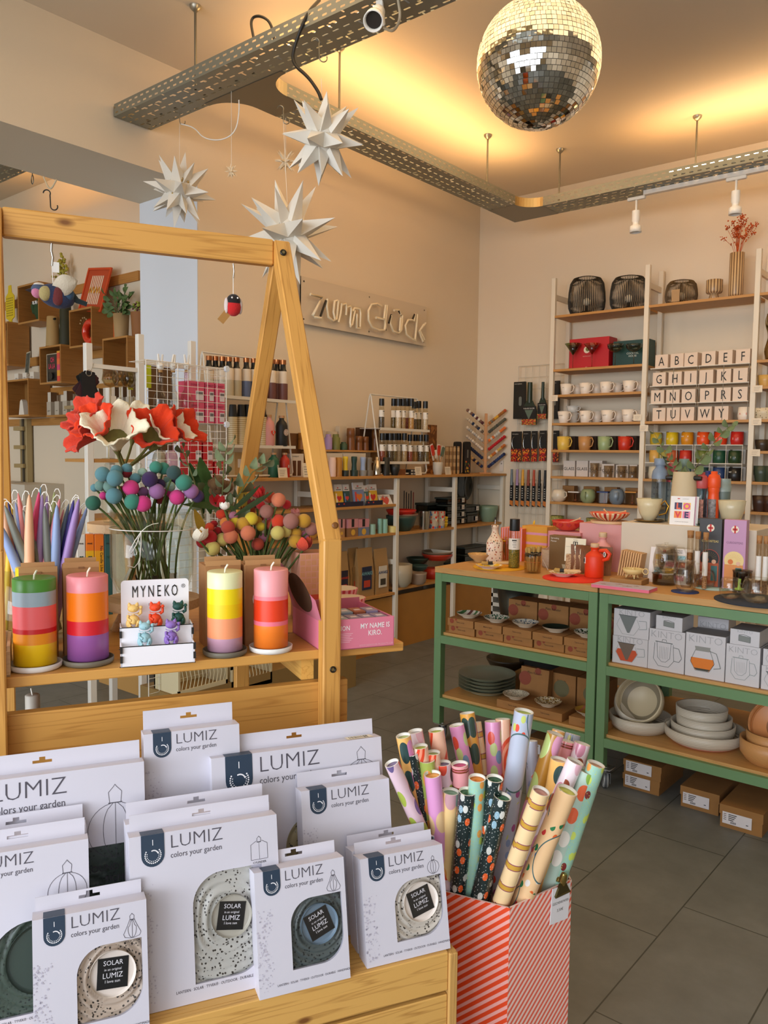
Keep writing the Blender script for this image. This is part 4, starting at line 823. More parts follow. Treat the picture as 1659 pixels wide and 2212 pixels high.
trolley(-1.444,-.60,'green steel trolley with plywood top, the right one of the pair')
ZM,ZL=.545,.2365
def P(px,py,z=ZTB):return at(px,py,2,z)
def W(p,n):return n*mpp(p)
def H(p,px,pyt):return at(px,pyt,1,p.y).z-p.z
FELT=lambda c:M(c,.95,bump=.3,bscale=500)
def mat_(px0,px1,py,c,label,z=ZTB):
 pc=P((px0+px1)/2,py,z); r=W(pc,(px1-px0)/2); return solo('felt_mat',label,'placemat',lambda b:b.lathe([(.001,0),(r,0),(r,.004),(.001,.004)],FELT(c),48,cap0=False,cap1=False),pc)
mat_(1022,1136,1226,'#e0a21c','round mustard felt mat under the small yellow dish')
mat_(1173,1301,1250,'#e8361a','round red felt mat under the red bottle')
mat_(1451,1508,1279,'#2a3560','small round dark blue felt coaster under the glass infuser cup')
mat_(1500,1580,1270,'#a8c0b4','pale green round felt mat behind the blue coaster')
mat_(1549,1730,1299,'#2b3038','large dark charcoal round felt mat at the right end of the table')
ZF=ZTB+.0045
def dish(name,label,cat,p,r,h,m_in,m_out,group=None,foot=.5,deep=.8):
 t=thing(name,label,cat,p,0,group)
 MB().lathe([(r*foot,0),(r*foot*1.02,h*.12),(r*.9,h*.7),(r,h)],m_out,36,cap1=False).build('underside',t)
 MB().lathe([(r,h),(r*.97,h),(r*.85,h*.72),(r*foot*.9,h*(1-deep)+.001),(.0001,h*(1-deep)+.001)],m_in,36,cap0=False,cap1=False).build('inside',t)
 return t
def brush(name,label,p0,p1,cat='brush'):
 p0,p1=Vector(p0),Vector(p1); d=p1-p0; L=d.length; t=thing(name,label,cat,p0); q=Vector((0,0,1)).rotation_difference(d).to_matrix().to_4x4(); t.matrix_world=Matrix.Translation(p0)@q
 MB().lathe([(.005,0),(.010,.004),(.0085,L*.22)],M('#b3904e',.9),12,ry=.5).build('bristles',t)
 MB().lathe([(.0092,L*.22),(.0095,L*.38)],M('#1a1814',.6),12,ry=.6).build('ferrule',t)
 MB().lathe([(.008,L*.38),(.006,L*.5),(.0085,L*.75),(.009,L*.93),(.004,L)],M('#d9b380',.5),12,ry=.7).build('handle',t)
 return t
p=P(1036,1213); r=W(p,26)
dish('small_bowl','small speckled beige bowl with dark rim behind the speckled bottle','bowl',p,r,.04,M('#c49a5c',.3,var=.2,vscale=90),M('#caa26c',.3),foot=.42)
p=P(1056,1228,ZF); r=W(p,29)
dish('small_dish','small yellow and white dish on the mustard felt mat','dish',p,r,.018,speckle('#e9d9a8',['#e8b82a','#efe0b0'],30,.5,.25),M('#e4cfc0',.3))
brush('spreading_brush','wooden brush lying across the yellow dish',P(1040,1216,ZF+.02),P(1103,1216,ZF+.02))
p=P(1216,1244,ZF); r=W(p,31)
dish('small_dish','small cream dish with mustard spatter on the red felt mat','dish',p,r,.018,speckle('#e9dcc0',['#c08a2a','#e8d8b8','#c89a3a'],60,.4,.25),M('#e8cdbc',.3))
brush('spreading_brush','wooden brush lying across the cream spattered dish',P(1197,1231,ZF+.02),P(1255,1235,ZF+.02))
TERR=speckle('#e5cdb2',['#a0402a','#6a4a2a','#c07848','#4a4a3a','#a0402a'],95,.30,.35,.7)
p=P(1068,1214); t=thing('oil_bottle','square speckled terrazzo ceramic oil bottle with steel pourer','bottle',p,math.radians(28))
w_=W(p,17.0); hb=H(p,1068,1134); b=MB()
def sqring(w__,z,c_=.25):c=w__*c_; return[(-w__+c,-w__,z),(w__-c,-w__,z),(w__,-w__+c,z),(w__,w__-c,z),(w__-c,w__,z),(-w__+c,w__,z),(-w__,w__-c,z),(-w__,-w__+c,z)]
rings=[(w_*.95,0,.2),(w_,.004,.2),(w_,hb*.52,.2),(w_*.9,hb*.60,.3),(w_*.5,hb*.74,.5),(w_*.40,hb*.82,.58),(w_*.40,hb*.93,.58),(w_*.46,hb*.94,.58),(w_*.46,hb,.58)]
v=[]; f=[]
for a_ in rings:v+=sqring(*a_)
for i in range(len(rings)-1):
 for k in range(8):j=(k+1)%8; f.append([i*8+k,i*8+j,i*8+8+j,i*8+8+k])
f.append(list(range(len(v)-8,len(v)))); b.add(v,f,TERR,True); b.build('bottle',t)
MB().cyl(.008,hb,hb+.006,M('#a87a4a',.8),12).build('cork',t)
MB().cyl(.0028,hb+.005,hb+.028,M('#c8c8c4',.2,1),10).build('pourer',t); MB().cyl(.004,hb+.027,hb+.04,M('#1c1a16',.5),10).build('cap',t)
def mill(parent_label,p,r,h,filling,group=None,name='spice_mill',key='',scale=1):
 t=thing(name,parent_label,'spice mill',p,0,group); k=('mill',key,filling)
 part('glass_body',k+('g',),lambda b:b.lathe([(r*.98,0),(r,.003),(r,h*.60),(r*.82,h*.68),(r*.80,h*.76)],glass('#f4f0e4',.7),24),t)
 part('contents',k+('c',),lambda b:b.lathe([(r*.9,.003),(r*.93,.006),(r*.93,h*.50)],filling,20),t)
 part('grinder_cap',k+('k',),lambda b:b.lathe([(r*.88,h*.76),(r*.9,h*.78),(r*.86,h)],M('#141413',.35),24),t)
 def lab(b):
  a0,a1=-PI/2-1.9,-PI/2+1.9
  for i in range(16):q0,q1=a0+(a1-a0)*i/16,a0+(a1-a0)*(i+1)/16; b.quad((r*1.01*cos(q0),r*1.01*sin(q0),h*.38),(r*1.01*cos(q1),r*1.01*sin(q1),h*.38),(r*1.01*cos(q1),r*1.01*sin(q1),h*.61),(r*1.01*cos(q0),r*1.01*sin(q0),h*.61),M('#e8e0d2',.6))
  for j,(wd,m_)in enumerate(((.5,.012),(.35,.004),(.42,.004),(.3,.004))):
   z=h*(.57-.045*j); b.box(-r*wd,r*wd*.6,-r*1.03,-r*1.012,z-m_*.25,z+m_*.25,M('#3a3630',.6))
 part('label',k+('l',),lab,t); return t
def grains(a,b_):return speckle(a,b_,260,.5,.6)
p=P(1110,1226,ZF); mill('large glass spice mill with green herbs and black cap on the mustard mat',p,W(p,12.3),H(p,1110,1121),grains('#8a7a2a',['#5a6a1c','#b0942e','#4a5218']),key='big').rotation_euler=(0,0,math.radians(35))
def leafpts(L,w__,bend=.2):return None
def petals(b,c,n,L,w__,m,up=.5,rnd=None):
 c=Vector(c)
 for k in range(n):
  a=2*PI*k/n+(rnd.random()if rnd else 0); d=Vector((cos(a),sin(a),up)); d.normalize(); s_=Vector((-sin(a),cos(a),0)); q=[c,c+d*L*.5+s_*w__/2,c+d*L,c+d*L*.5-s_*w__/2]; q[1].z+=w__*.2; q[3].z+=w__*.2; b.add([tuple(x)for x in q],[[0,1,2,3]],m)
p=P(1094,1209); g=thing('flower_glass','glass with small yellow flowers behind the speckled bottle','flowers',p); r=.03
MB().lathe([(r*.7,0),(r*.8,.002),(r,.085)],glass('#efe6c8',.6),20,cap1=False).build('glass',g)
b=MB(); rn=random.Random(2)
for k in range(16):
 a=rn.uniform(0,6.28); rr=rn.uniform(0,r*1.3); c=(rr*cos(a),rr*sin(a),rn.uniform(.085,.115)); petals(b,c,5,.016,.012,M('#e8c020',.8),.6,rn); b.tube([(rr*.2*cos(a),rr*.2*sin(a),.01),c],.0012,M('#6a7a2a',.8),4)
b.build('flowers',g)
p=P(1152,1205); g=thing('physalis_bowl','white bowl of yellow blossoms on a glass foot behind the brush jar','bowl',p); hb=H(p,1152,1168)
MB().lathe([(.028,0),(.022,.004),(.006,.012),(.006,hb*.8),(.02,hb)],glass('#e8e4d8',.6),20).build('glass_foot',g)
MB().lathe([(.014,hb),(.03,hb+.008),(.046,hb+.036),(.044,hb+.036),(.03,hb+.014),(.001,hb+.008)],M('#d9d2c4',.4),28).build('bowl',g)
b=MB()
for k in range(34):a=rn.uniform(0,6.28); rr=rn.uniform(0,.036); b.sph(rn.uniform(.006,.009),M('#ecc51a',.7),(rr*cos(a),rr*sin(a),hb+.036+rn.uniform(-.004,.016)),8)
b.build('blossoms',g)
b=MB(); b.tube([(0,0,hb+.04),(-.004,0,hb+.085)],.001,M('#d8c050',.8),4); b.lathe([(.0005,0),(.007,.012),(.005,.022),(.0005,.032)],M('#f0b81c',.7),10,M=TR(-.004,0,hb+.08)@RY(.2),ry=.5); b.build('blossom_stem',g)
p=P(1150,1237); g=thing('glass_jar','small glass jar holding a bunch of wooden brushes','jar',p); r=W(p,18); hj=H(p,1150,1193)
MB().lathe([(r*.9,0),(r,.004),(r,hj*.85),(r*.94,hj),(r*.9,hj),(r*.94,hj*.85),(r*.92,.006),(.001,.006)],glass('#f0ead8',.7),24,cap0=False).build('glass',g); MB().tube([(r*1.01*cos(a),r*1.01*sin(a),hj*.55)for a in[2*PI*k/24 for k in range(24)]],.001,M('#c87838',.6),4,closed=True).build('rubber_band',g)
for k in range(13):
 a=2*PI*k/13*1.618*3; rr=r*.72*math.sqrt((k+.5)/13); c0=p+Vector((rr*.8*cos(a),rr*.8*sin(a),.008)); c1=p+Vector((rr*1.35*cos(a),rr*1.25*sin(a),.112+.006*(k%3))); brush('pastry_brush','small wooden brush with tan bristles standing in the glass jar',c1,c0)['group']='brushes in the glass jar'
def carton(label,px0,px1,pyt,y,z,m,name='box',d=.08,cat='box',rz=0,extra=None,group=None,key=None,pyb=None):
 a=at(px0,pyt,1,y); c=at(px1,pyt,1,y); w_=c.x-a.x; zt_=at((px0+px1)/2,pyt,1,y).z
 if pyb:z=at((px0+px1)/2,pyb,1,y).z
 t=thing(name,label,cat,(a.x,y,z),rz,group); h=zt_-z
 MB().box(0,w_,0,d,0,h,m,c=.0008).build('carton',t)
 if extra:extra(t,w_,h)
 return t
def vs_(cols,per,ang=0):
 k=('vs',tuple(cols),per,ang)
 if k in MATS:return MATS[k]
 m,nt,p=newmat('striped'); N=nt.nodes; L=nt.links; tc=N.new('ShaderNodeTexCoord'); sp=N.new('ShaderNodeSeparateXYZ'); L.new(tc.outputs['Object'],sp.inputs[0])
 if ang=='a':
  at2=N.new('ShaderNodeMath'); at2.operation='ARCTAN2'; L.new(sp.outputs[1],at2.inputs[0]); L.new(sp.outputs[0],at2.inputs[1]); src=at2.outputs[0]
 elif ang=='y':src=sp.outputs[1]
 elif ang=='z':src=sp.outputs[2]
 else:src=sp.outputs[0]
 dv=N.new('ShaderNodeMath'); dv.operation='DIVIDE'; dv.inputs[1].default_value=per; L.new(src,dv.inputs[0]); fr=N.new('ShaderNodeMath'); fr.operation='FRACT'; L.new(dv.outputs[0],fr.inputs[0])
 r=ramp(nt,[(i/len(cols),c)for i,c in enumerate(cols)],'CONSTANT'); L.new(fr.outputs[0],r.inputs[0]); L.new(r.outputs[0],p.inputs['Base Color']); p.inputs['Roughness'].default_value=.4; MATS[k]=m; return m
carton('red and pink striped box at the back of the left trolley',1082,1128,1141,3.62,ZTB,vs_(['#e06a30','#e8a0b0'],.014),d=.09)
carton('yellow box with pink stripes standing behind the yellow blossoms',1128,1182,1137,3.66,ZTB,vs_(['#d89a28','#d89a28','#d89a28','#d890a8'],.05,'z'),d=.10)
carton('pink box carrying the red heart bowl',1184,1254,1149,3.58,ZTB,M('#d98f90',.6),d=.12)
carton('pink box behind the dark wavy boards, carrying the round board',1252,1345,1132,3.60,ZTB,M('#dc9c98',.6),d=.14)
def sp_(t,w_,h):
 b=MB(); b.txt('Sprouting',.011,M('#d8d0c0',.6),.008,-.001,h-.016,al='LEFT',off=.01); b.txt('Planter',.011,M('#d8d0c0',.6),.008,-.001,h-.03,al='LEFT',off=.01); b.build('lettering',t)
 b=MB(); b.lathe([(.012,0),(.02,.03),(.018,.03)],M('#b0a48c',.6),16,M=TR(w_*.62,-.0,.0)@Matrix.Diagonal((1,.05,1,1)),ry=.1); b.build('picture',t)
carton('brown sprouting planter box behind the rope basket',1187,1246,1158,3.47,ZTB,M('#7a5c34',.7),d=.05,extra=sp_)
def heart(b,cx,cz,s,y,m,M_=None):
 pts=[(16*sin(a)**3/16*s+cx,(13*cos(a)-5*cos(2*a)-2*cos(3*a)-cos(4*a))/16*s+cz)for a in[2*PI*k/24 for k in range(24)]][::-1]
 b.add([(x,y,z)for x,z in pts],[list(range(24))],m,M=M_)
def bowl_at(label,px,py,pyt,half,z,m_out,m_in,yfix=None,extra=None,name='bowl',foot=.45):
 p=at(px,py,1,yfix)if yfix else P(px,py,z); p.z=z; r=W(p,half); h=H(p,px,pyt); t=thing(name,label,'bowl',p)
 MB().lathe([(r*foot,0),(r*foot*1.05,h*.03),(r*.85,h*.45),(r*.98,h*.85),(r,h),(r*.96,h)],m_out,40,cap1=False).build('outside',t)
 MB().lathe([(r*.96,h),(r*.93,h*.85),(r*.8,h*.5),(r*foot*.95,h*.1),(.001,h*.1)],m_in,40,cap0=False,cap1=False).build('inside',t)
 if extra:extra(t,r,h)
 return t,p,r,h
def hearts(t,r,h):
 b=MB()
 for k in range(12):
  a=2*PI*k/12; T=RZ(a)@TR(0,-r*.955,h*.60)@RX(-.32); heart(b,0,0,r*.155,-.0035,M('#b01c20',.3),T)
 b.build('heart_pattern',t)
zb=at(1220,1147,1,3.60).z
t,p,r,h=bowl_at('coral red bowl with dark red hearts on the pink box',1226,1147,1124,34,zb,M('#e0503a',.25),M('#c82c26',.25),3.66,hearts)
def spoons(p,r,h,labels,nm='salt_spoon'):
 for k,lb in enumerate(labels):
  a=.3+1.9*k; c0=p+Vector((-r*.2*cos(a),-r*.2*sin(a),h*.6)); c1=p+Vector((r*.8*cos(a),r*.5*sin(a),h*1.25))
  solo(nm,lb,'spoon',lambda b:b.tube([(0,0,0),tuple(c1-c0)],[.0035,.003],M('#d2a878',.6),8).sph(.0055,M('#d2a878',.6),tuple(c1-c0),8),c0)
spoons(p,r,h,['small wooden spoon in the red heart bowl'])
zb2=at(1300,1131,1,3.65).z; pr_=at(1300,1131,1,3.68)
solo('round_board','pale round wooden board under the striped bowl','board',lambda b:b.cyl(.088,0,.012,M('#e0b888',.6),36),(at(1316,1131,1,3.68).x,3.68,at(1300,1132,1,3.60).z+.001))
t,p,r,h=bowl_at('red, orange and cream striped bowl on the round board',1316,1129,1107,43,at(1300,1132,1,3.60).z+.014,vs_(['#ecd2a8','#b02420','#ecd2a8','#e8683a'],PI/6,'a'),M('#e86a4a',.3),3.68)
spoons(p,r,h,['wooden spoon leaning left in the striped bowl','wooden spoon leaning right in the striped bowl'])
ROPE=lambda c,per=.006,c2=None:vs_([c,c,c,c2 or '#%02x%02x%02x'%tuple(int(int(c[i:i+2],16)*.72)for i in(1,3,5))],per,'z')
p=P(1195,1225); r=W(p,26); h=H(p,1195,1186); t=thing('rope_basket','small coiled rope basket holding pink lattice pieces','basket',p)
MB().lathe([(r*.8,0),(r*.95,.01),(r,h),(r*.95,h),(r*.9,.01),(.001,.008)],ROPE('#cbb094',.0055),32).build('basket',t)
b=MB(); PK=M('#d8a08c',.5); q=[(-.04,-.01,h*.9),(.0,-.02,h*1.35),(.04,0,h*1.75),(.05,.0,h*1.1)]
for a_,c_ in((0,1),(1,2),(2,3),(0,3)):b.tube([q[a_],q[c_]],.0022,PK,6)
b.tube([(-.02,-.015,h*1.12),(-.01,-.01,h*.9),(.012,-.012,h*1.45),(.02,-.01,h*.95),(.035,0,h*1.6)],.0018,PK,6)
b.build('lattice',t); b=MB(); b.box(.0,.022,-.03,-.028,h*.8,h*1.3,M('#e8dcd4',.6)); b.txt('A',.01,M('#3a3430',.6),.011,-.031,h); b.build('price_tag',t)
solo('paper_scoop','white folded price tag beside the brush jar','price tag',lambda b:b.box(-.001,.001,-.006,.006,0,.055,M('#e8e0d8',.6)),tuple(P(1184,1231)+Vector((0,0,.0))),0,rot=(0,math.radians(-28),.4))
p=P(1240,1237); t=thing('risotto_pack','transparent risotto pack with cream printed card header','food pack',(p.x,p.y,ZF),math.radians(6)); h=H(p,1240,1165); w_=W(p,46)
MB().box(-w_/2+.004,w_/2-.004,0,.03,0,h*.52,grains('#c8a070',['#8a5a38','#dcc09a','#a8784c']),c=.006).build('rice_bag',t)
b=MB(); CRM=M('#efe6c8',.55); TI_=RX(-.08); b.box(-w_/2,w_/2,-.002,.0,h*.30,h,CRM,M=TI_)
for i,s_ in enumerate(('RISOTTO','AL TARTUFO','FERTIGMISCHUNG','FÜR RISOTTO','MIT TRÜFFELN')):b.txt(s_,.0082,M('#2e2a24',.6),0,-.003,h*(.66-.075*i-(.02 if i>1 else 0)),sx=.85,off=.01,M=TI_)
b.box(-.011,.011,-.0032,-.003,h*.78,h*.90,M('#2e2a24',.6),M=TI_); b.box(-.007,-.003,-.0036,-.0032,h*.80,h*.88,CRM,M=TI_).box(.003,.007,-.0036,-.0032,h*.80,h*.88,CRM,M=TI_); b.txt('TATSOL',.006,M('#2e2a24',.6),0,-.003,h*.93,M=TI_)
for z in(h*.74,h*.51):b.box(-w_*.45,w_*.45,-.0032,-.003,z-.0003,z+.0003,M('#2e2a24',.6),M=TI_)
b.build('card_header',t)
def flask(label,px,pyb,pyt,half,col,z=ZTB,name='water_bottle',yfix=None,group=None,stopper='#d8b890',eye=False,decal=None,rough=.45):
 p=at(px,pyb,1,yfix)if yfix else P(px,pyb,z); p.z=z; r=W(p,half); h=H(p,px,pyt); t=thing(name,label,'bottle',p,0,group); t.rotation_euler.z=math.atan2(p.x,-p.y)*0+(math.radians(25)if z==ZTB else 0)
 mm=M(col,rough)
 MB().lathe([(r*.96,0),(r,.003),(r,h*.60),(r*.88,h*.68),(r*.42,h*.78),(r*.38,h*.86),(r*.5,h*.87),(r*.5,h*.885)],mm,32).build('body',t)
 MB().lathe([(r*.40,h*.885),(r*.46,h*.90),(r*.46,h*.985),(r*.42,h)],M(stopper,.6),20).build('stopper',t)
 if decal:
  b=MB(); decal(b,r,h); b.build('printed_decal',t)
 return t,p,r,h
EW,EB=M('#efe6dc',.4),M('#14120f',.4)
def eyes(b,cx,cz,s,y,flip=1):
 n=12; o=[(cx+s*.5*cos(a),cz+s*sin(a))for a in[2*PI*k/20 for k in range(20)]]; b.add([(x,y,z)for x,z in o],[list(range(20))],EW)
 o=[(cx+flip*s*.1+s*.4*cos(a),cz+s*.8*sin(a))for a in[PI/2+PI*k/10 for k in range(11)]]; b.add([(x,y-.0004,z)for x,z in o],[list(range(11))],EB)
t,p,r,h=flask('glossy red bottle with round handle and painted eyes on the red mat',1283,1246,1174,20,'#e83c12',z=ZF)
b=MB(); b.tube([(r*.55,0,h*.80),(r*1.3,0,h*.82),(r*1.7,0,h*.72),(r*1.5,0,h*.58),(r*.9,0,h*.52)],[.008,.0095,.0095,.009,.008],M('#e83c12',.4),10); b.build('handle',t)
b=MB(); eyes(b,r*1.25,h*.71,r*.28,-.012); b.build('handle_eye',t); b=MB(); eyes(b,-r*.72,h*.50,r*.34,-r*.73,-1); b.build('front_eye',t)
def stamp(b,r,h):
 b.tube([(.012*cos(a),-r*1.0+.0,h*.27+.012*sin(a))for a in[2*PI*k/20 for k in range(20)]],.0006,M('#8a4a48',.6),4,closed=True)
 for z in(-.004,0,.004):b.box(-.006,.006,-r-.0008,-r,h*.27+z-.0006,h*.27+z+.0006,M('#8a4a48',.6))
flask('tall pale pink bottle with wooden stopper behind the red bottle',1300,1239,1150,18.5,'#efa49c',decal=stamp,rough=.6)
for k in range(7):
 x=at(1254+10.5*k,1140,1,3.53).x; o=solo('veneer_sheet','dark wavy wooden sheet standing in front of the pink box, %s from the left'%ORD[k],'wood sheet',lambda b:b.grid(lambda u,v:(.006*sin(v*5+k*.7)*(.3+v)+.012*v*u,.05*u,.132*v),4,12,wood('#7a4c28','#4c2a14',2,2,.5,key='dk')).grid(lambda u,v:(.0025+.006*sin(v*5+k*.7)*(.3+v)+.012*v*u,.05*u,.132*v),4,12,wood('#8a5830','#5a3418',2,2,.5,key='dk2')),(x,3.44,ZTB),-.9,group='dark wooden sheets on the left trolley')
for k in range(9):
 x=at(1331+5.2*k,1146,1,3.46).x; hh=.122-.0012*k
 solo('wood_notebook','thin light wood notebook standing upright, %s from the left'%ORD[k],'notebook',lambda b:b.box(-.0035,.0035,0,.085,0,hh,wood('#dcb078','#b88448',2,2.2,.5,key='lt')),(x+.014,3.46,ZTB+.002),0,'light wood notebooks by the kraft box',rot=(0,math.radians(8),0))
carton('plain kraft carton beside the white podium',1350,1386,1132,3.56,ZTB,M('#a87c48',.75),d=.10)
p=P(1318,1256); c=P(1383,1266);
kb=thing('kraft_box','flat kraft box under the pale yellow candle dish','box',(at(1317,1250,1,3.27).x,3.27,ZTB),math.radians(4)); wk=at(1384,1255,1,3.27).x-at(1317,1250,1,3.27).x; MB().box(0,wk,0,.10,0,.022,M('#a67c48',.75),c=.001).build('carton',kb)
zd=ZTB+.0225; cx_=at(1366,1242,1,3.32).x
dd_=thing('candle_dish','pale yellow three-legged candle dish with a ring handle','candle holder',(cx_,3.325,zd)); YL=M('#e3c888',.5); r=.042
MB().lathe([(.001,.018),(r*.75,.018),(r,.03),(r*1.02,.042),(r*.96,.042),(r*.9,.03),(.001,.028)],YL,32,cap0=False,cap1=False).build('dish',dd_)
MB().cyl(.008,.028,.046,YL,14).build('candle_cup',dd_)
for k in range(3):a=-PI/2+.6+2*PI*k/3; b=MB(); b.tube([(r*.55*cos(a),r*.55*sin(a),.02),(r*.7*cos(a),r*.7*sin(a),0.001)],[.004,.0025],YL,8); b.build('leg',dd_)
MB().tube([(r*1.02+.012+.012*cos(a),0,.034+.012*sin(a))for a in[2*PI*k/20 for k in range(20)]],.0022,YL,6,closed=True).build('ring_handle',dd_)
a=P(1277,1268); c=P(1400,1282); az_=math.atan2(c.y-a.y,c.x-a.x); wn=(P(1402,1282)-a).length; nb=thing('notepad','flat lilac picture pad with pink edges lying across both trolleys','notepad',(a.x,a.y,ZTB),az_)
dn=.10; MB().box(0,wn,0,dn,0,.0125,M('#ee6f86',.5)).build('pages',nb); b=MB(); b.box(-.0005,wn+.0005,-.0005,dn,.0125,.0135,M('#b4b2c4',.4)); b.build('cover',nb)
b=MB(); DK=M('#7c2a2c',.5); T=TR(0,0,.0137)@RX(-PI/2);
for(x,z,l)in((.03,.03,.02),(.08,.06,.03),(.12,.03,.04),(.16,.055,.02)):b.box(x,x+l,z,z+.005,.0137,.0139,DK); b.box(x+l*.4,x+l*.45,z,z+.02,.0137,.0139,DK)
b.build('cover_picture',nb)
KC=M('#9c6c38',.75,var=.06,vscale=25); KI=M('#4a3018',.7)
def flatbox(x,y,z,w_,d,h,label,words,dot=True,group=None,rz=0,tilt=0,dsz=.012,name='kraft_box',wz=.5,ws=.0095,wx=0):
 t=thing(name,label,'box',(x,y,z),rz,group,rot=(tilt,0,rz))
 MB().box(-w_/2,w_/2,0,d,0,h,KC,c=.001).build('carton',t)
 b=MB(); b.txt(words,ws,KI,wx,-.0008,h*wz,sx=.9,off=.006); b.build('lettering',t)
 if dot:b=MB(); disc(b,-w_*.33,h*.66,dsz,-.0008,M('#8a3a1c',.6)); disc(b,-w_*.33+dsz*2,h*.92,dsz*.5,-.0008,M('#8a3a1c',.6)); b.build('printed_dot',t)
 return t
xs=[at(px,py,1,3.19).x for px,py in((998,1360),(1054,1372),(1114,1382),(1176,1395),(1238,1408))]
wbx=.148
pl=['striped green, white and brown','green marbled','blue-grey marbled','dark centred white','green and black leafy']
pm=[vs_(['#4a7a4c','#e6dccb','#7a4a44','#e6dccb'],.055),speckle('#e4ddcc',['#3a6a4a','#e4ddcc','#2f5a44'],110,.55,.25),speckle('#e4ddcc',['#46586a','#e4ddcc','#8a98a0'],120,.5,.25),M('#1d2a22',.3),speckle('#e4ddcc',['#23402a','#1a2a1c','#c8ccb0'],120,.55,.25)]
for k,x in enumerate(xs):
 x=xs[0]+.155*k
 flatbox(x,3.185+.004*(k%2),ZM,wbx,.15,.036,'flat kraft box on the middle shelf, lower one of the %s stack'%ORD[k],'Tierra cocida',group='flat kraft boxes on the middle shelf of the left trolley')
 flatbox(x-.004,3.18,ZM+.037,wbx,.15,.036,'flat kraft box on the middle shelf, upper one of the %s stack'%ORD[k],'Made in Spain' if k==1 else 'Tierra cocida',dot=(k==0),group='flat kraft boxes on the middle shelf of the left trolley')
 dish('serving_plate','%s small plate on the middle shelf of the left trolley'%pl[k],'plate',(x,3.25,ZM+.0745),.062,.024,pm[k],M('#d8cbb2',.3),'small plates on kraft boxes')
for k in range(4):flatbox(xs[0]+.185+.165*k,3.44,ZM,.158,.12,.155,'upright kraft box behind the small plates, %s from the left'%ORD[k],'Plato Rallador',dot=True,dsz=.028,wz=.82,ws=.016,wx=0,group='upright grater plate boxes on the middle shelf')
flatbox(xs[0]+.46,3.60,ZM+.0,.21,.1,.215,'kraft box at the back of the middle shelf, half in shadow','Plato Rallador',dot=False,wz=.9,ws=.014)
solo('plastic_crate','white perforated plastic crate behind the left trolley shelf','crate',lambda b:[b.box(-.06,.06,0,.2,z,z+.02,M('#cfc6b4',.5))for z in(0,.05,.1,.15,.2)]and b.box(-.06,-.05,0,.2,0,.22,M('#cfc6b4',.5)).box(.05,.06,0,.2,0,.22,M('#cfc6b4',.5)),(at(1082,1290,1,3.70).x,3.70,ZM))
solo('metal_bucket','dark metal bucket behind the upright kraft boxes','bucket',lambda b:b.lathe([(.09,0),(.12,.22),(.115,.22),(.085,.01),(.001,.01)],M('#55564e',.35,.8),28),(at(1125,1290,1,3.75).x,3.72,ZM))
solo('orange_pouch','orange fabric hanging under the tabletop of the left trolley','fabric',lambda b:b.prism([(-.045,0),(-.038,-.09),(0,-.095),(.04,-.09),(.043,0)],0,.006,M('#d0861c',.8)),(at(1248,1300,1,3.6).x,3.6,ZTB-.03))
for k in range(5):
 p=at(1050,1483,1,3.37)
 dish('dinner_plate',['bottom grey-green dinner plate of the stack','second grey-green dinner plate from the bottom','middle grey-green dinner plate of the stack','second grey-green dinner plate from the top','top grey-green dinner plate of the stack'][k],'plate',(at(1051,1500,1,3.36).x,3.36,ZL+.002+.0165*k),.142,.028,M('#8c9078',.35),M('#a8a88c',.4),'stack of grey-green dinner plates',foot=.6,deep=.7)
for k,px in enumerate((1102,1172,1262)):
 x=at(px,1530,1,3.20).x; flatbox(x+.02,3.185,ZL,.168,.15,.036,'flat kraft box on the bottom shelf, %s from the left'%ORD[k],'Tierra cocida',dot=False,group='flat kraft boxes on the bottom shelf')
 dish('serving_plate',['white small plate with a yellow edge and dark script, bottom shelf','small plate with brown spatter on the bottom shelf','small orange and pink plate at the right end of the bottom shelf'][k],'plate',(x+.0,3.25,ZL+.0375),.062,.024,[speckle('#d8cdb4',['#5a4a38','#d8cdb4'],200,.4,.3),speckle('#dccdae',['#8a6a2c','#b08a3c','#6a4a2c'],130,.5,.3),vs_(['#c8983a','#c8983a','#c87860','#c8983a'],.03)][k],M('#d8c8ac',.3),'small plates on kraft boxes')
flatbox(at(1151,1480,1,3.36).x,3.36,ZL,.15,.04,.16,'kraft grater plate box leaning behind the small plates, bottom shelf','Plato Rallador',dot=True,dsz=.033,wz=.82,ws=.015,tilt=-.12)
for k,px in enumerate((1213,1278)):
 t=flatbox(at(px,1480,1,3.42).x,3.42,ZL,.145,.12,.145,'kraft mortar box with a printed bowl on the bottom shelf, %s one'%('left','right')[k],'handmade',dot=False,wz=.75,ws=.012); b=MB(); disc(b,.0,.075,.040,-.0009,M('#6b6440',.6)); b.build('printed_bowl',t)
bowl_at('dark wide bowl at the back of the bottom shelf',1095,1440,1420,45,ZL+.02,M('#3a2f20',.4),M('#55482c',.4),3.72)
solo('dark_cloth','black cloth bundle at the back of the bottom shelf','cloth',lambda b:b.sph(.5,M('#17140f',.9),(0,0,.08),20,(.42,.16,.16)),(at(1190,1470,1,3.72).x,3.76,ZL))
KW=M('#c9c5c6',.5); KS=M('#8f8c8c',.55); GL=M('#8d9492',.5); LG=M('#a9a7a8',.5)
def ktext(b,w_,h,sc_=1):b.txt('KINTO',min(w_*.27,h*.3)*sc_,LG,0,-.0008,h*.80,sx=1.05,off=-.012)
def poly(b,pts,m,y=-.001):b.add([(x,y,z)for x,z in pts],[list(range(len(pts)))],m)
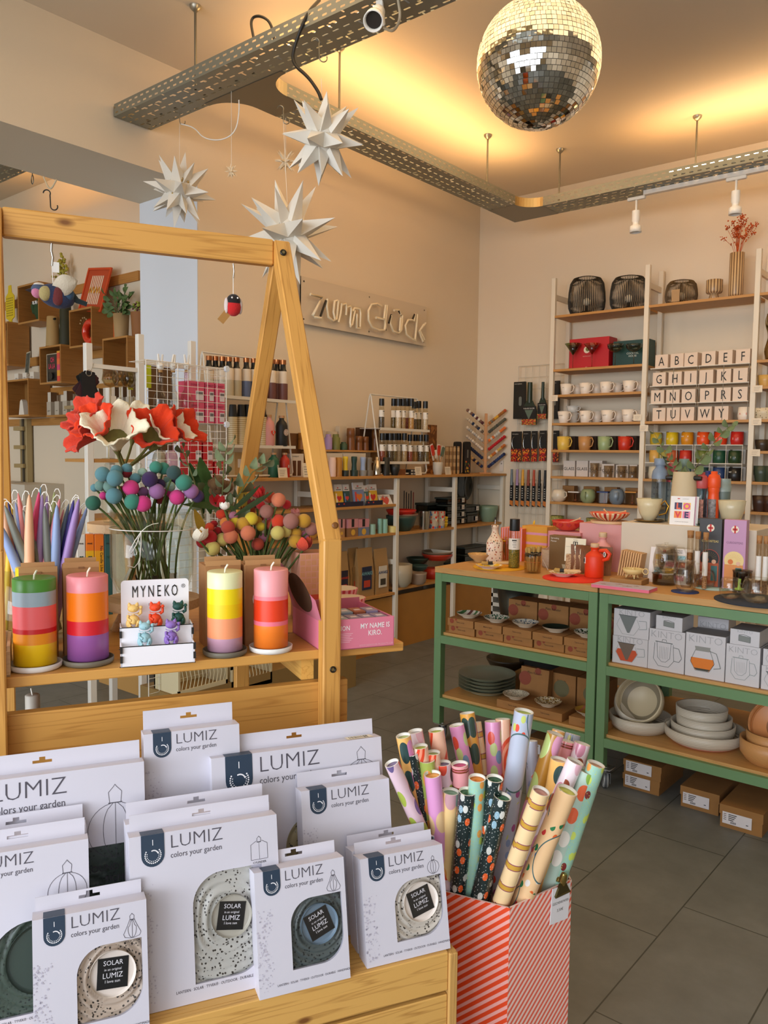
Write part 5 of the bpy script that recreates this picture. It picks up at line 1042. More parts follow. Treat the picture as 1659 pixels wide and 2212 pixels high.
def art_dripper(b,w_,h,tea=False):
 s=w_*.32; cx,cz=-.03*w_/.1*.3,h*.42
 line(b,[(cx-s*.75,cz+s*.6),(cx-s,cz),(cx-s*.5,cz-s*.75),(cx+s*.5,cz-s*.75),(cx+s,cz),(cx+s*.75,cz+s*.6)],.0012,-.001,GL)
 if tea:poly(b,[(cx-s*.95,cz+.0),(cx-s*.5,cz-s*.72),(cx+s*.5,cz-s*.72),(cx+s*.95,cz),(cx+s*.8,cz+s*.3),(cx-s*.8,cz+s*.3)],M('#c04a1c',.5))
 poly(b,[(cx-s*.8,cz+s*.85),(cx-.003,cz-s*.6),(cx+.006,cz-s*.6),(cx+s*.72,cz+s*.85)],M('#6d7270',.5)if not tea else M('#6a5a4c',.5),-.0014); line(b,[(cx-s*.85,cz+s*.86),(cx+s*.8,cz+s*.84)],.002,-.0017,M('#2c302e',.5))
 line(b,[(cx+s*.9,cz+s*.5),(cx+s*1.55,cz+s*.55),(cx+s*1.6,cz-s*.1),(cx+s*.95,cz-s*.2)],.0022,-.001,GL)
def art_cup(b,w_,h,dark=True):
 s=w_*.28; cx,cz=-w_*.06,h*.42; m=M('#5c625f',.5)if dark else GL
 line(b,[(cx-s*.9,cz+s*1.0),(cx-s,cz-s*.6),(cx-s*.5,cz-s*1.25),(cx+s*.5,cz-s*1.25),(cx+s,cz-s*.6),(cx+s*.9,cz+s*1.0)],.0016,-.001,m)
 line(b,[(cx-s*.7,cz+s*1.1),(cx-s*.6,cz-s*.4),(cx-s*.2,cz-s*.8),(cx+s*.2,cz-s*.8),(cx+s*.6,cz-s*.4),(cx+s*.7,cz+s*1.1)],.0014,-.001,m); line(b,[(cx-s*.85,cz+s*1.15),(cx+s*.85,cz+s*1.1)],.003,-.001,m); line(b,[(cx-s*.2,cz+s*1.2),(cx-s*.15,cz+s*1.4),(cx+s*.2,cz+s*1.4),(cx+s*.25,cz+s*1.2)],.0016,-.001,m)
 for k in range(6):line(b,[(cx-s*.4+s*.16*k,cz+s*.7),(cx-s*.4+s*.16*k,cz-s*.5)],.0006,-.001,m)
 line(b,[(cx+s*.95,cz+s*.75),(cx+s*1.45,cz+s*.7),(cx+s*1.75,cz-s*.2),(cx+s*1.5,cz-s*.6),(cx+s*1.0,cz-s*.55)],.002,-.001,m)
def art_pot(b,w_,h):
 s=w_*.29; cx,cz=-w_*.06,h*.36; G=M('#6c706c',.5)
 line(b,[(cx-s*.55,cz+s*1.25),(cx-s*1.05,cz),(cx-s*.6,cz-s*.8),(cx+s*.6,cz-s*.8),(cx+s*1.05,cz),(cx+s*.6,cz+s*1.25)],.0016,-.001,G)
 poly(b,[(cx-s*1.0,cz+s*.35),(cx-s*1.02,cz-.1*s),(cx-s*.6,cz-s*.75),(cx+s*.6,cz-s*.75),(cx+s*1.02,cz-.1*s),(cx+s*.95,cz+s*.35)],M('#d8761c',.5)); poly(b,[(cx-s*.75,cz-s*.58),(cx-s*.5,cz-s*.76),(cx+s*.5,cz-s*.76),(cx+s*.75,cz-s*.58)],M('#3c3a2c',.5),-.0014)
 poly(b,[(cx-s*.6,cz+s*1.0),(cx+s*.6,cz+s*1.0),(cx+s*.68,cz+s*1.4),(cx-s*.68,cz+s*1.4)],M('#8a8a84',.4),-.0014); line(b,[(cx+s*.6,cz+s*1.1),(cx+s*1.2,cz+s*.95),(cx+s*1.6,cz-s*.3),(cx+s*1.0,cz-s*.45)],.0024,-.001,G)
def art_tin(b,w_,h):s=w_*.2; poly(b,[(-s,h*.28),(s,h*.22),(s,h*.58),(-s,h*.66)],M('#7c7f7a',.5)); line(b,[(-s,h*.66),(-s*.2,h*.72),(s,h*.6)],.0014,-.0014,M('#3a3c38',.5)); line(b,[(-s,h*.62),(-s,h*.28),(s,h*.22),(s,h*.6)],.001,-.0014,M('#3a3c38',.5))
def kbox(label,px0,px1,z,hgt,d,art,y=3.19):
 a,c=at(px0,1400,1,y),at(px1,1400,1,y); w_=c.x-a.x; t=thing('teaware_box',label,'box',((a.x+c.x)/2,y,z),0,'printed teaware boxes on the right trolley')
 MB().box(-w_/2,w_/2,0,d,0,hgt,KW,c=.0008).box(-w_/2+.001,w_/2-.001,.001,d-.001,hgt,hgt+.0004,KS).build('carton',t); b=MB(); ktext(b,w_,hgt); b.build('brand_lettering',t)
 if art:b=MB(); art(b,w_,hgt); b.build('printed_picture',t)
 return t
def kh(px,y0,y1,y=3.19):return at(px,y0,1,y).z-at(px,y1,1,y).z
h1=kh(1362,1378,1437)
kbox('white teaware box with red tea dripper picture, left end',1323,1399,ZM,h1,.13,lambda b,w_,h:art_dripper(b,w_,h,True))
kbox('white teaware box with grey dripper picture, stacked on the red tea one',1324,1402,ZM+h1+.001,kh(1362,1318,1377),.13,art_dripper)
h2=kh(1440,1366,1455); kbox('white teaware box with dark infuser mug picture',1400,1479,ZM,h2,.14,art_cup)
kbox('small white teaware box with lid picture on the infuser mug box',1415,1472,ZM+h2+.001,kh(1440,1330,1360),.13,art_tin)
h3=kh(1525,1375,1470); kbox('white teaware box with orange teapot picture',1481,1567,ZM,h3,.13,art_pot)
kbox('white teaware box standing behind the orange teapot box',1505,1572,ZM,h3+.035,.1,None,y=3.37)
h4=kh(1605,1402,1488); kbox('white teaware box with pale infuser mug picture',1569,1643,ZM,h4,.13,lambda b,w_,h:art_cup(b,w_,h,False))
kbox('small white teaware box with lid picture, stacked at the right',1576,1640,ZM+h4+.001,kh(1605,1372,1405),.14,art_tin)
h5=kh(1680,1448,1500); kbox('white teaware box cut off by the right picture edge, lower',1647,1720,ZM,h5,.13,art_dripper); kbox('white teaware box cut off by the right picture edge, upper',1649,1722,ZM+h5+.001,.062,.13,art_dripper)
def rbasket(label,px,y,half,h,c,z=ZL,base=None,tilt=0,rz=0,rope=.0062,group=None,taper=.9,zoff=0):
 p=at(px,1600,1,y); r=half*mpp(Vector((p.x,y,z+.05))); t=thing('rope_basket',label,'basket',(p.x,y,z+zoff),0,group,rot=(tilt,0,rz)); m=ROPE(c,rope)
 MB().lathe([(r*taper*.9,0),(r*taper,.008),(r*.98,h*.4),(r,h),(r-.006,h),(r*.96,h*.4),(r*taper*.95,.012),(.001,.008)],m,44,cap0=False).build('basket_wall',t)
 if base:MB().lathe([(.001,-.0005),(r*taper*.9,-.0005),(r*taper+.0005,.008),(r*taper+.002,.016)],M(base,.8),44,cap0=False,cap1=False).build('coloured_base',t)
 return t,r
CRP='#d3c8b4'
rbasket('wide cream rope basket at the left end, holding two more baskets',1381,3.345,65,.062,CRP,taper=.88)
t,r=rbasket('cream rope basket standing on edge showing its stitched cross base',1386,3.35,50,.06,'#d0bf9c',zoff=.115,tilt=math.radians(64),taper=.95)
b=MB(); XB=M('#7a4a20',.6); b.tube([(-.012,-.01,-.003),(.012,.01,-.003)],.0025,XB,6).tube([(-.012,.01,-.003),(.012,-.01,-.003)],.0025,XB,6); b.build('leather_cross',t)
rbasket('cream rope basket leaning inside the wide one, left side',1368,3.35,46,.05,CRP,zoff=.075,tilt=math.radians(38),rz=math.radians(38),taper=.95)
rbasket('widest cream rope basket with coral base, under the nested baskets',1521,3.36,83,.062,CRP,base='#d98c74',taper=.85)
rbasket('middle cream rope basket nested in the widest one',1517,3.37,66,.06,CRP,zoff=.018,taper=.9)
rbasket('deeper cream rope basket in the nest, with leather tab',1519,3.375,57,.07,CRP,zoff=.036,taper=.92)
rbasket('topmost small cream rope basket with coral base',1513,3.38,53,.062,CRP,base='#d98c74',zoff=.078,taper=.92)
OR='#cf965a'
rbasket('orange straw basket at the right edge, lowest',1665,3.30,62,.09,OR,taper=.8,rope=.005); rbasket('orange straw basket stacked inside the lowest orange one',1672,3.31,56,.08,OR,zoff=.04,taper=.85,rope=.005); rbasket('orange straw basket standing on edge at the right edge',1685,3.33,60,.05,'#d08a52',zoff=.13,tilt=math.radians(60),taper=.95,rope=.005)
def shipbox(label,px0,px1,pyb,h,dy=0,z=0,lid=True,y=None):
 a=at(px0,pyb,2,0); y=y or a.y; x0=at(px0,pyb,1,y).x; x1=at(px1,pyb,1,y).x; w_=x1-x0; t=thing('shipping_box',label,'box',(x0,y,z),0,'brown shipping boxes under the right trolley')
 KB=M('#8f6432',.8,var=.06,vscale=15); MB().box(0,w_,0,.28,0,h*.62,KB).build('box_body',t); MB().box(-.003,w_+.003,-.003,.283,h*.58,h,KB).build('lid',t)
 q=MB(); lw,lz=w_*.70,h*.2; x=w_*.06; q.box(x,x+lw,-.0045,-.004,lz,lz+.045,M('#cfc9c8',.5))
 for j in range(4):q.box(x+.004,x+.014,-.005,-.0046,lz+.036-.007*j,lz+.038-.007*j,KI); q.box(x+.022,x+.022+.03-.004*j,-.005,-.0046,lz+.036-.007*j,lz+.039-.007*j,M('#2c2824',.6))
 for j in range(7):q.box(x+.03+.003*j,x+.0315+.003*j,-.005,-.0046,lz+.004,lz+.012,M('#2c2824',.6))
 q.box(x+lw-.02,x+lw-.012,-.005,-.0046,lz+.012,lz+.015,M('#2c2824',.6)); q.build('shipping_label',t); return t
shipbox('brown shipping box with label on the floor, lower of the left stack',1346,1424,1700,.062,y=3.25); shipbox('brown shipping box with label, upper of the left stack',1347,1427,1690,.062,z=.063,y=3.245)
shipbox('brown shipping box with label, middle one under the right trolley',1470,1552,1750,.085,y=3.22); shipbox('brown shipping box with label, right one under the right trolley',1556,1648,1760,.088,y=3.14)
shipbox('brown shipping box mostly hidden behind the wrapping paper, under the left trolley',1140,1176,1640,.09,y=3.3)
# ================= podium and teaware on the right trolley =================
yp=3.52; xl=at(1342,1140,1,yp).x; xr=at(1634,1170,1,yp).x; zp=at(1400,1131,1,yp).z
pod=thing('display_podium','beige white display podium standing on the right trolley','podium',(xl,yp,ZTB)); MB().box(0,xr-xl,0,.36,0,zp-ZTB,M('#d6c8b2',.6),c=.002).build('podium',pod)
ZP=zp
def PP(px,py):return at(px,py,2,ZP)
def cup(label,px,pyb,pyt,half,hdl=True,rz=0,col='#d9c9a0'):
 p=at(px,pyb,1,yp+.10); p.z=ZP; r=W(p,half); h=H(p,px,pyt); GO=M('#b08430',.25,.9)
 s_=thing('saucer','gold-brown saucer under the '+label.split(' on ')[0],'saucer',p); MB().lathe([(.001,.001),(r*.7,0),(r*1.15,.009),(r*1.13,.0105),(r*.7,.003),(.001,.003)],M('#7c5f2c',.3,.5),36,cap0=False,cap1=False).build('saucer',s_)
 t=thing('cup',label,'cup',(p.x,p.y,ZP+.0045),rz); h-=.004
 MB().lathe([(r*.34,0),(r*.40,.002),(r*.72,h*.30),(r*.92,h*.65),(r,h),(r*.965,h),(r*.88,h*.65),(r*.66,h*.3),(.001,h*.1)],M(col,.3,bump=.9,bscale=28),20).build('bowl',t)
 if hdl:MB().tube([(r*.93,0,h*.75),(r*1.25,0,h*.93),(r*1.55,0,h*.70),(r*1.35,0,h*.38),(r*.8,0,h*.28)],[.0035,.004,.004,.004,.0035],GO,8).build('gold_handle',t)
 return t
cup('large cream hammered cup with gold handle on a saucer, left on the podium',1402,1113,1077,27)
cup('large beige hammered cup on a saucer, right on the podium',1580,1118,1081,28,rz=2.2,col='#c8bb98')
y_=yp+.035; a=at(1446,1120,1,y_); c=at(1497,1120,1,y_); w_=c.x-a.x; h=at(1470,1072,1,y_).z-ZP
for k in range(4):
 t=thing('chocolate_card',['white card with four coloured letter squares at the podium front','white card right behind the lettered card on the podium','third white card of the small stack on the podium','rearmost white card of the small stack on the podium'][k],'card',(a.x+.0035*k,y_+.006*k,ZP),0,'cards on the podium',rot=(math.radians(-7),0,math.radians(6)))
 MB().box(0,w_,0,.003,0,h,M('#ebe6e0' if k!=1 else '#c890a0',.45)).build('card',t)
 if k==0:
  for i,(L_,c1,c2)in enumerate((('L','#2c2050','#e8603a'),('O','#f0b83a','#e0508a'),('V','#f08a3a','#d82c3a'),('E','#e880a0','#241c54'))):
   x,z=w_*(.33 if i%2==0 else.68),h*(.66 if i<2 else.36); s_=w_*.155; b=MB(); b.box(x-s_,x+s_,-.0006,0,z-s_*.95,z+s_*.95,M(c1,.5)); b.txt(L_,s_*2.3,M(c2,.5),x,-.0009,z-s_*.8,off=.04); b.build('letter_square',t)
  b=MB(); b.txt('LE CHOCOLAT DES FRANÇAIS',.0042,M('#4a3a34',.6),w_*.5,-.0006,h*.1); b.box(w_*.28,w_*.38,-.0006,0,h*.9,h*.93,M('#c8342c',.5)); b.txt('LE CHOCOLAT',.004,M('#2a2420',.6),w_*.62,-.0006,h*.9); b.build('lettering',t)
y_=yp+.12; p=at(1476,1105,1,y_); p.z=ZP; r=W(p,31); h=H(p,1476,1019)
jug=thing('thermo_jug','matte beige jug with black side grips holding eucalyptus, on the podium','jug',p); BG=M('#cbb792',.7)
MB().lathe([(r*.98,0),(r,.004),(r*.76,h*.985),(r*.74,h),(r*.7,h),(r*.7,h*.9)],BG,40,cap1=False).build('body',jug)
for s_ in(-1,1):b=MB(); b.tube([(s_*r*.55,-.01*(s_>0),h*.885),(s_*r*.9,-.012,h*.885),(s_*r*1.22,-.012,h*.88)],[.010,.0115,.0095],M('#191713',.5),12); b.build('grip',jug)
def eucalyptus(b,pts,n,L0,m1,mst,rnd,r=.0022):
 pts=[Vector(q)for q in pts]; S_=[]
 for i in range(24):
  u=i/24*(len(pts)-1); k=int(u); f=u-k; S_.append(pts[k].lerp(pts[min(k+1,len(pts)-1)],f))
 b.tube(S_,[r*(1-.6*i/24)for i in range(24)],mst,5)
 for i in range(n):
  u=.12+.86*i/n; c=S_[min(23,int(u*24))]; t_=(S_[min(23,int(u*24)+1)]-S_[max(0,int(u*24)-1)]).normalized(); L=L0*(1-.45*u)*rnd.uniform(.85,1.15)
  side=Vector((1 if i%2 else-1,rnd.uniform(-.6,.6),.1)); d=(side*.8+t_*.75).normalized(); w_=d.cross(t_).normalized(); nrm=d.cross(w_).normalized(); w_=nrm.cross(d)
  oval(b,c,d,nrm.lerp(w_,.45).normalized(),L,L*.43,m1)
def oval(b,c,d,w_,L,hw,m,n=6,curl=.12):
 up=d.cross(w_).normalized(); w_=w_.normalized(); vs__=[]; fs=[]
 for i in range(n+1):
  u=i/n; hh=hw*math.sin(PI*min(1,u*.96+.02))**.8; q=Vector(c)+d*L*u+up*curl*L*sin(PI*u); vs__+=[tuple(q-w_*hh+up*hh*.25),tuple(q),tuple(q+w_*hh+up*hh*.25)]
 for i in range(n):
  for k in range(2):a_=i*3+k; fs.append([a_,a_+1,a_+4,a_+3])
 b.add(vs__,fs,m,True)
EU=M('#6d7a4e',.85,var=.12,vscale=60); EUS=M('#7a7048',.8); rn=random.Random(11)
def lp(px,py,y):q=at(px,py,1,y); return q-jug.location
b=MB(); eucalyptus(b,[(-.01,0,h*.7),lp(1455,1010,y_-.01),lp(1434,975,y_-.02),lp(1406,922,y_-.03)],15,.060,EU,EUS,rn); b.build('eucalyptus_branch',jug)
b=MB(); eucalyptus(b,[(.01,0,h*.7),lp(1505,1005,y_-.01),lp(1535,965,y_-.02),lp(1565,930,y_-.02),lp(1588,910,y_-.02)],14,.056,EU,EUS,rn); b.build('eucalyptus_branch',jug)
def dbottle(label,px,pyb,pyt,half,cap_,bodym,y,sleeve=None,style=0):
 p=at(px,pyb,1,y); p.z=ZP; r=W(p,half); h=H(p,px,pyt); t=thing('drinking_bottle',label,'bottle',p,0,'drinking bottles on the podium'); cm=M(cap_,.45)
 if style==0:
  MB().lathe([(r*.94,0),(r*.97,.004),(r*.97,h*.68)],bodym,28).build('body',t)
  MB().lathe([(r,h*.675),(r,h*.72),(r*.9,h*.80),(r*.55,h*.86),(r*.55,h*.90)],cm,28).build('shoulder',t); MB().lathe([(r*.72,h*.89),(r*.76,h*.91),(r*.76,h*.985),(r*.7,h)],cm,24).build('cap',t)
  b=MB()
  for(z,c1)in((.52,'X·C'),(.42,'K·T'),(.2,'10'),(.1,'9')):b.txt(c1,.014,M('#2c3034',.6),-.004,-r*.985,h*z,off=.01)
  b.build('scale_print',t)
 else:
  MB().lathe([(r*.8,0),(r*.86,.004),(r*.86,h*.50),(r*.8,h*.54),(r*.8,h*.60),(r*.9,h*.64),(r*.9,h*.70)],bodym,28).build('body',t)
  MB().lathe([(r*.9,h*.69),(r,h*.71),(r,h*.86),(r*.8,h*.93),(r*.5,h*.95),(r*.5,h*.995),(r*.4,h)],cm,28).build('cap',t)
  if sleeve:
   b=MB(); a0=-PI/2
   for i in range(10):q0,q1=a0-.8+.16*i,a0-.64+.16*i; b.quad((r*.875*cos(q0),r*.875*sin(q0),h*.12),(r*.875*cos(q1),r*.875*sin(q1),h*.12),(r*.875*cos(q1),r*.875*sin(q1),h*.48),(r*.875*cos(q0),r*.875*sin(q0),h*.48),M(sleeve,.5,var=.7,vscale=70))
   b.build('picture_sleeve',t)
 return t
TRG=glass('#c8d4dc',.6); YB_=yp+.17
dbottle('clear drinking bottle with blue-grey lid at the left of the jug',1423,1100,990,17,'#7e8c9c',TRG,YB_)
dbottle('clear drinking bottle with coral lid, behind the blue-grey lidded one',1452,1100,1000,15,'#b4484a',TRG,YB_+.05)
dbottle('clear bottle with sage lid whose cap shows above the jug',1474,1100,991,14,'#7c9488',TRG,YB_+.06)
dbottle('bottle with pinkish red lid and photo sleeve, right of the jug',1513,1108,1020,13,'#c45450',glass('#b8ccd8',.6),YB_-.02,'#b07c6c',1)
dbottle('bottle with dark blue lid, between the coral and the orange bottles',1526,1106,1017,12,'#27357c',TRG,YB_+.02,'#7c6c68',1)
dbottle('bright orange drinking bottle on the podium',1540,1103,1018,13.5,'#f0541c',M('#ee5218',.4),YB_+.0,'#7c7470',1)
p=at(1561,1095,1,YB_+.05); p.z=ZP; r=W(p,15); h=H(p,1561,1034); t=thing('lunch_pot','grey-green lidded pot behind the orange bottle','food pot',p); MB().lathe([(r*.85,0),(r,h*.75)],M('#66746c',.5),24).build('pot',t); MB().lathe([(r*1.05,h*.72),(r*1.05,h*.86),(r*.98,h*.86),(r*.98,h)],M('#8e9c94',.4),24).build('lid',t)
solo('glass_saucer','small grey glass plate lying on the podium between the bottles and the right cup','plate',lambda b:b.lathe([(.001,.001),(.045,.004),(.05,.008),(.044,.008),(.001,.003)],glass('#a8c0bc',.6),28,cap0=False,cap1=False),(at(1530,1112,1,yp+.06).x,yp+.06,ZP))
y_=3.42; a=at(1392,1262,1,y_-.03); c=at(1482,1268,1,y_-.03); w_=(c.x-a.x); h=.155
t=thing('framed_chocolates','white frame of small chocolate pictures leaning against the podium','picture box',(a.x,y_-.0,ZTB),rot=(math.radians(-14),0,math.radians(4)))
MB().box(0,w_,0,.014,0,h,M('#e8e0dc',.45),c=.001).build('box',t); b=MB(); b.box(w_*.1,w_*.9,-.001,0,h*.05,h*.82,M('#d8ccc0',.5)); b.build('inner_panel',t)
for i in range(4):
 for j in range(3):x,z=w_*(.14+.255*j),h*(.66-.185*i); b=MB(); b.box(x,x+w_*.2,-.002,-.001,z,z+h*.14,M(('#e0b43c','#d88a94','#3a3834','#c8442c','#8ab0b8','#e8d8b0')[(i*5+j*2)%6],.5,var=.5,vscale=120)); b.build('picture_square',t)
b=MB(); b.txt('LE CHOCOLAT',.0075,M('#26201c',.6),w_*.62,-.001,h*.925,off=.01); b.txt('DES FRANÇAIS',.0075,M('#26201c',.6),w_*.62,-.001,h*.87,off=.01); b.add([(w_*.30,-.001,h*.88),(w_*.38,-.001,h*.88),(w_*.37,-.001,h*.94),(w_*.31,-.001,h*.94)],[[0,1,2,3]],M('#c8342c',.5)); b.build('lettering',t)
def tube_(label,px,pyb,pyt,y,fill,half=5.5,lab=True):
 p=at(px,pyb,1,y); p.z=ZTB; r=W(p,half); h=H(p,px,pyt); t=thing('test_tube',label,'test tube',p,0,'corked glass tubes on the right trolley')
 MB().lathe([(.001,0),(r*.7,.003),(r,.01),(r,h*.93)],glass('#f0e8dc',.7),18,cap1=False).build('glass',t); MB().cyl(r*.92,.006,h*.6,fill,14).build('contents',t); MB().cyl(r*.95,h*.87,h,M('#b07c48',.8),14,r2=r*1.1).build('cork',t)
 if lab:MB().lathe([(r*1.02,h*.25),(r*1.02,h*.66)],M('#e6e0d8',.5),18,cap0=False,cap1=False).build('label',t)
tube_('corked tube full of brown spice beside the chocolate frame',1489,1232,1146,3.44,grains('#9a6a3c',['#7a4a24','#b88850']),6.5,False)
tube_('corked tube with white label, nearer the brown spice tube',1505,1240,1148,3.40,grains('#b08058',['#8a5a34','#d0a070']))
tube_('corked tube with white label in front of the dark tea box',1522,1243,1150,3.37,grains('#c09878',['#98704c','#d8b890']))
tube_('corked tube with white label, left of the pair at the right edge',1638,1230,1157,3.40,grains('#a87850',['#8a5a34','#c89060'])); tube_('corked tube with white label, right of the pair at the right edge',1653,1232,1158,3.40,grains('#b08058',['#8a5a34','#d0a070']))
def teabox(label,px0,px1,pyt,col,cross_bg,arch,y=3.45,words='CURIOSITEAS',wc='#d8c070'):
 a=at(px0,pyt,1,y); c=at(px1,pyt,1,y); w_=c.x-a.x; h=a.z-ZTB; t=thing('tea_box',label,'tea box',(a.x,y,ZTB),math.radians(3))
 MB().box(0,w_,0,.045,0,h,M(col,.5),c=.001).build('carton',t)
 b=MB(); disc(b,w_/2,h*.865,w_*.17,-.0012,M('#ece0c8',.5)); RC=M('#c82c24',.5); b.box(w_*.39,w_*.61,-.0018,-.0014,h*.85,h*.88,RC).box(w_*.46,w_*.54,-.0018,-.0014,h*.81,h*.92,RC); b.build('red_cross_emblem',t)
 b=MB(); b.txt(words,w_*.145,M(wc,.4),w_/2,-.001,h*.66,sx=.85,off=.01); b.build('lettering',t)
 b=MB(); disc(b,w_/2,h*.42,w_*.44,-.001,M(arch[0],.5)); disc(b,w_/2,h*.42,w_*.41,-.0013,M(arch[1],.5))
 for k in range(11):q=PI*(k+.5)/11; line(b,[(w_/2+w_*.12*cos(q),h*.42+w_*.12*sin(q)),(w_/2+w_*.33*cos(q),h*.42+w_*.33*sin(q))],.0007,-.0016,M(arch[2],.5))
 b.box(w_*.08,w_*.92,-.0016,-.001,h*.02,h*.36,M(arch[3],.5)); disc(b,w_*.35,h*.40,w_*.12,-.0022,M('#d8722c',.5)); disc(b,w_*.7,h*.38,w_*.1,-.0022,M('#e0b090',.5)); b.box(w_*.58,w_*.86,-.002,-.0018,h*.1,h*.32,M('#3c6a6a',.5)); b.build('printed_picture',t)
teabox('dark grey tea box with a red cross emblem leaning on the podium',1512,1560,1119,'#3e3d3e',None,('#a8402c','#24201c','#8a7a54','#b0522a'))
teabox('lilac tea box with a red cross emblem beside the dark one',1565,1613,1122,'#c08eb0',None,('#e8cc88','#e8cc88','#d8a868','#d88a44'),wc='#8a5c7c')
GC=glass('#fbfaf6',.6,.02)
def handle(t,r,h,z0,z1,out,th=.0035,rz=0,m=None):
 b=MB(); b.tube([(r*.95,0,z1),(r+out*.7,0,z1*1.0),(r+out,0,z1-(z1-z0)*.35),(r+out*.85,0,z0+(z1-z0)*.2),(r*.9,0,z0)],th,m or GC,8); o=b.build('handle',t); o.rotation_euler=(0,0,rz); return o
def glasscup(label,px,pyb,pyt,half,z=ZTB,prof=None,hd=None,name='glass_cup',infuser=False,lidm=None,y=None,hrz=0):
 p=P(px,pyb,z)if y is None else at(px,pyb,1,y); p.z=z; r=W(p,half); h=H(p,px,pyt); t=thing(name,label,'glass',p)
 pr=prof or[(.55,0),(.9,.12),(1,.4),(.92,.75),(.78,1)]; hh=h*(.86 if infuser else 1)
 o=[(a_*r,b_*hh)for a_,b_ in pr]; i=[(a_*r-.002,max(.003,b_*hh))for a_,b_ in pr][::-1]; MB().lathe([(.001,0)]+o+i+[(.001,.004)],GC,36,cap0=False,cap1=False).build('glass_body',t)
 if hd:handle(t,r*hd[0],h,h*hd[1],h*hd[2],r*hd[3],rz=hrz)
 if infuser:
  MB().lathe([(.001,hh*.14),(r*.45,hh*.16),(r*.62,hh*.35),(r*.68,hh*1.0),(r*.80,hh*1.02),(r*.80,hh*1.05)],vs_(['#f4f4f4','#dcdcdc','#f4f4f4','#c8c8c8'],.004,'z')if False else glass('#f2f0ee',.5,.08),32,cap0=False,cap1=False).build('infuser',t)
  b=MB(); b.lathe([(.001,hh*1.07),(r*.82,hh*1.05),(r*.84,hh*1.08),(.001,hh*1.10)],GC,32,cap0=False,cap1=False); b.lathe([(r*.16,hh*1.09),(r*.12,hh*1.12),(r*.18,hh*1.17),(.001,hh*1.18)],GC,16); b.build('lid',t)
 return t
STL=M('#a39c90',.22,.95)
def stand_tin(label,px,pyb,pyt,half,y=None):
 p=P(px,pyb)if y is None else at(px,pyb,1,y); p.z=ZTB; r=W(p,half); h=H(p,px,pyt); return solo('metal_warmer',label,'warmer',lambda b:b.lathe([(r,0),(r,h*.9),(r*1.08,h),(r*1.0,h),(r*.94,h*.88),(r*.94,.004),(.001,.004)],glass('#c8c0b4',.6,.1),32,cap0=False),p),p,h
_,pw,hw=stand_tin('smoky glass warmer holding the glass infuser teapot',1434,1262,1238,24)
glasscup('glass infuser teapot on the smoky warmer, left',1437,1250,1172,27,z=ZTB+hw,infuser=True,hd=(.8,.3,.85,.75),hrz=math.radians(30),y=pw.y,name='glass_teapot')
glasscup('tall glass infuser mug on the dark blue coaster',1481,1278,1205,22,z=ZF,infuser=True,hd=(.95,.35,.85,.6),hrz=math.radians(20),name='infuser_mug')
glasscup('clear glass mug on the pale green mat, behind the infuser mug',1522,1268,1232,22,z=ZF,hd=(.9,.3,.8,.5),hrz=math.radians(190),name='glass_mug')
_,pw,hw=stand_tin('smoky glass warmer under the round glass teapot',1564,1262,1240,22)
t=glasscup('round glass teapot with steel lid rim on the right warmer',1572,1244,1180,31,z=ZTB+hw,prof=[(.6,0),(.95,.15),(1,.35),(.8,.75),(.66,.95)],hd=(.7,.25,.95,.75),hrz=math.radians(20),y=pw.y,name='glass_teapot')
p=t.location; rr=.052; zt_=H(Vector(p),1572,1180); MB().lathe([(rr*.66,zt_*.9),(rr*.66,zt_*1.08),(rr*.6,zt_*1.1)],STL,30).build('steel_rim',t); MB().lathe([(.001,zt_*.12),(rr*.4,zt_*.16),(rr*.58,zt_*.45),(rr*.58,zt_*.9)],M('#b09060',.3,.8),26,cap1=False).build('steel_filter',t)
glasscup('stemless glass cup with handle, left on the dark mat',1576,1292,1248,22,z=ZF,hd=(.85,.25,.75,.45),hrz=math.radians(15),name='glass_cup')
glasscup('large round glass at the right end of the dark mat',1634,1300,1248,32,z=ZF,prof=[(.6,0),(.95,.2),(1,.42),(.88,.8),(.76,1)],name='glass_cup')
_,_,_=stand_tin('small steel lidded pot between the glass cups',1602,1280,1232,19)
solo('tea_scoop','light green scoop hanging on the small steel pot','scoop',lambda b:b.tube([(0,0,.045),(0,-.004,.02),(0,-.002,.006)],[.006,.0045,.008],M('#9ac040',.4),10).lathe([(.001,0),(.016,.002),(.017,.008),(.001,.008)],M('#9ac040',.4),20,cap0=False),P(1596,1292,ZF)+Vector((0,0,.03)))
p=P(1650,1262); t=thing('coffee_dripper','brown glass coffee dripper at the right picture edge','dripper',p); r=.045
MB().lathe([(.02,.0),(.022,.02),(.012,.03),(r*.98,.085),(r,.085)],glass('#6c5c4c',.6,.1),30,cap1=False).build('cone',t)
# ================= things on the back half of the stand shelf =================
def fs(px,py,v):p=S.at(px,py,1,v); return S.w(p.x,v,p.z)
def su(px,py,v):p=S.at(px,py,1,v); return p
WB2=wood('#d8b284','#b88c5a',0,1.4,.55,key='disc')
p=su(330,1290,.40); ri=100*mpp(S.w(p.x,.40,p.z)); zd1=p.z; q=su(275,1128,.56); zd2=q.z; ri2=82*mpp(S.w(q.x,.56,q.z))
et=thing('tiered_stand','round two-tier wooden stand carrying the flower vases','tiered stand',S.w(p.x,.40,ZS))
MB().lathe([(.001,zd1-ZS-.022),(ri,zd1-ZS-.022),(ri,zd1-ZS),(.001,zd1-ZS)],WB2,44,False,cap0=False,cap1=False).build('lower_disc',et)
o2=S.w(q.x,.56,ZS)-S.w(p.x,.40,ZS); MB().lathe([(.001,zd2-ZS-.022),(ri2,zd2-ZS-.022),(ri2,zd2-ZS),(.001,zd2-ZS)],WB2,44,False,M=TR(*o2),cap0=False,cap1=False).build('upper_disc',et)
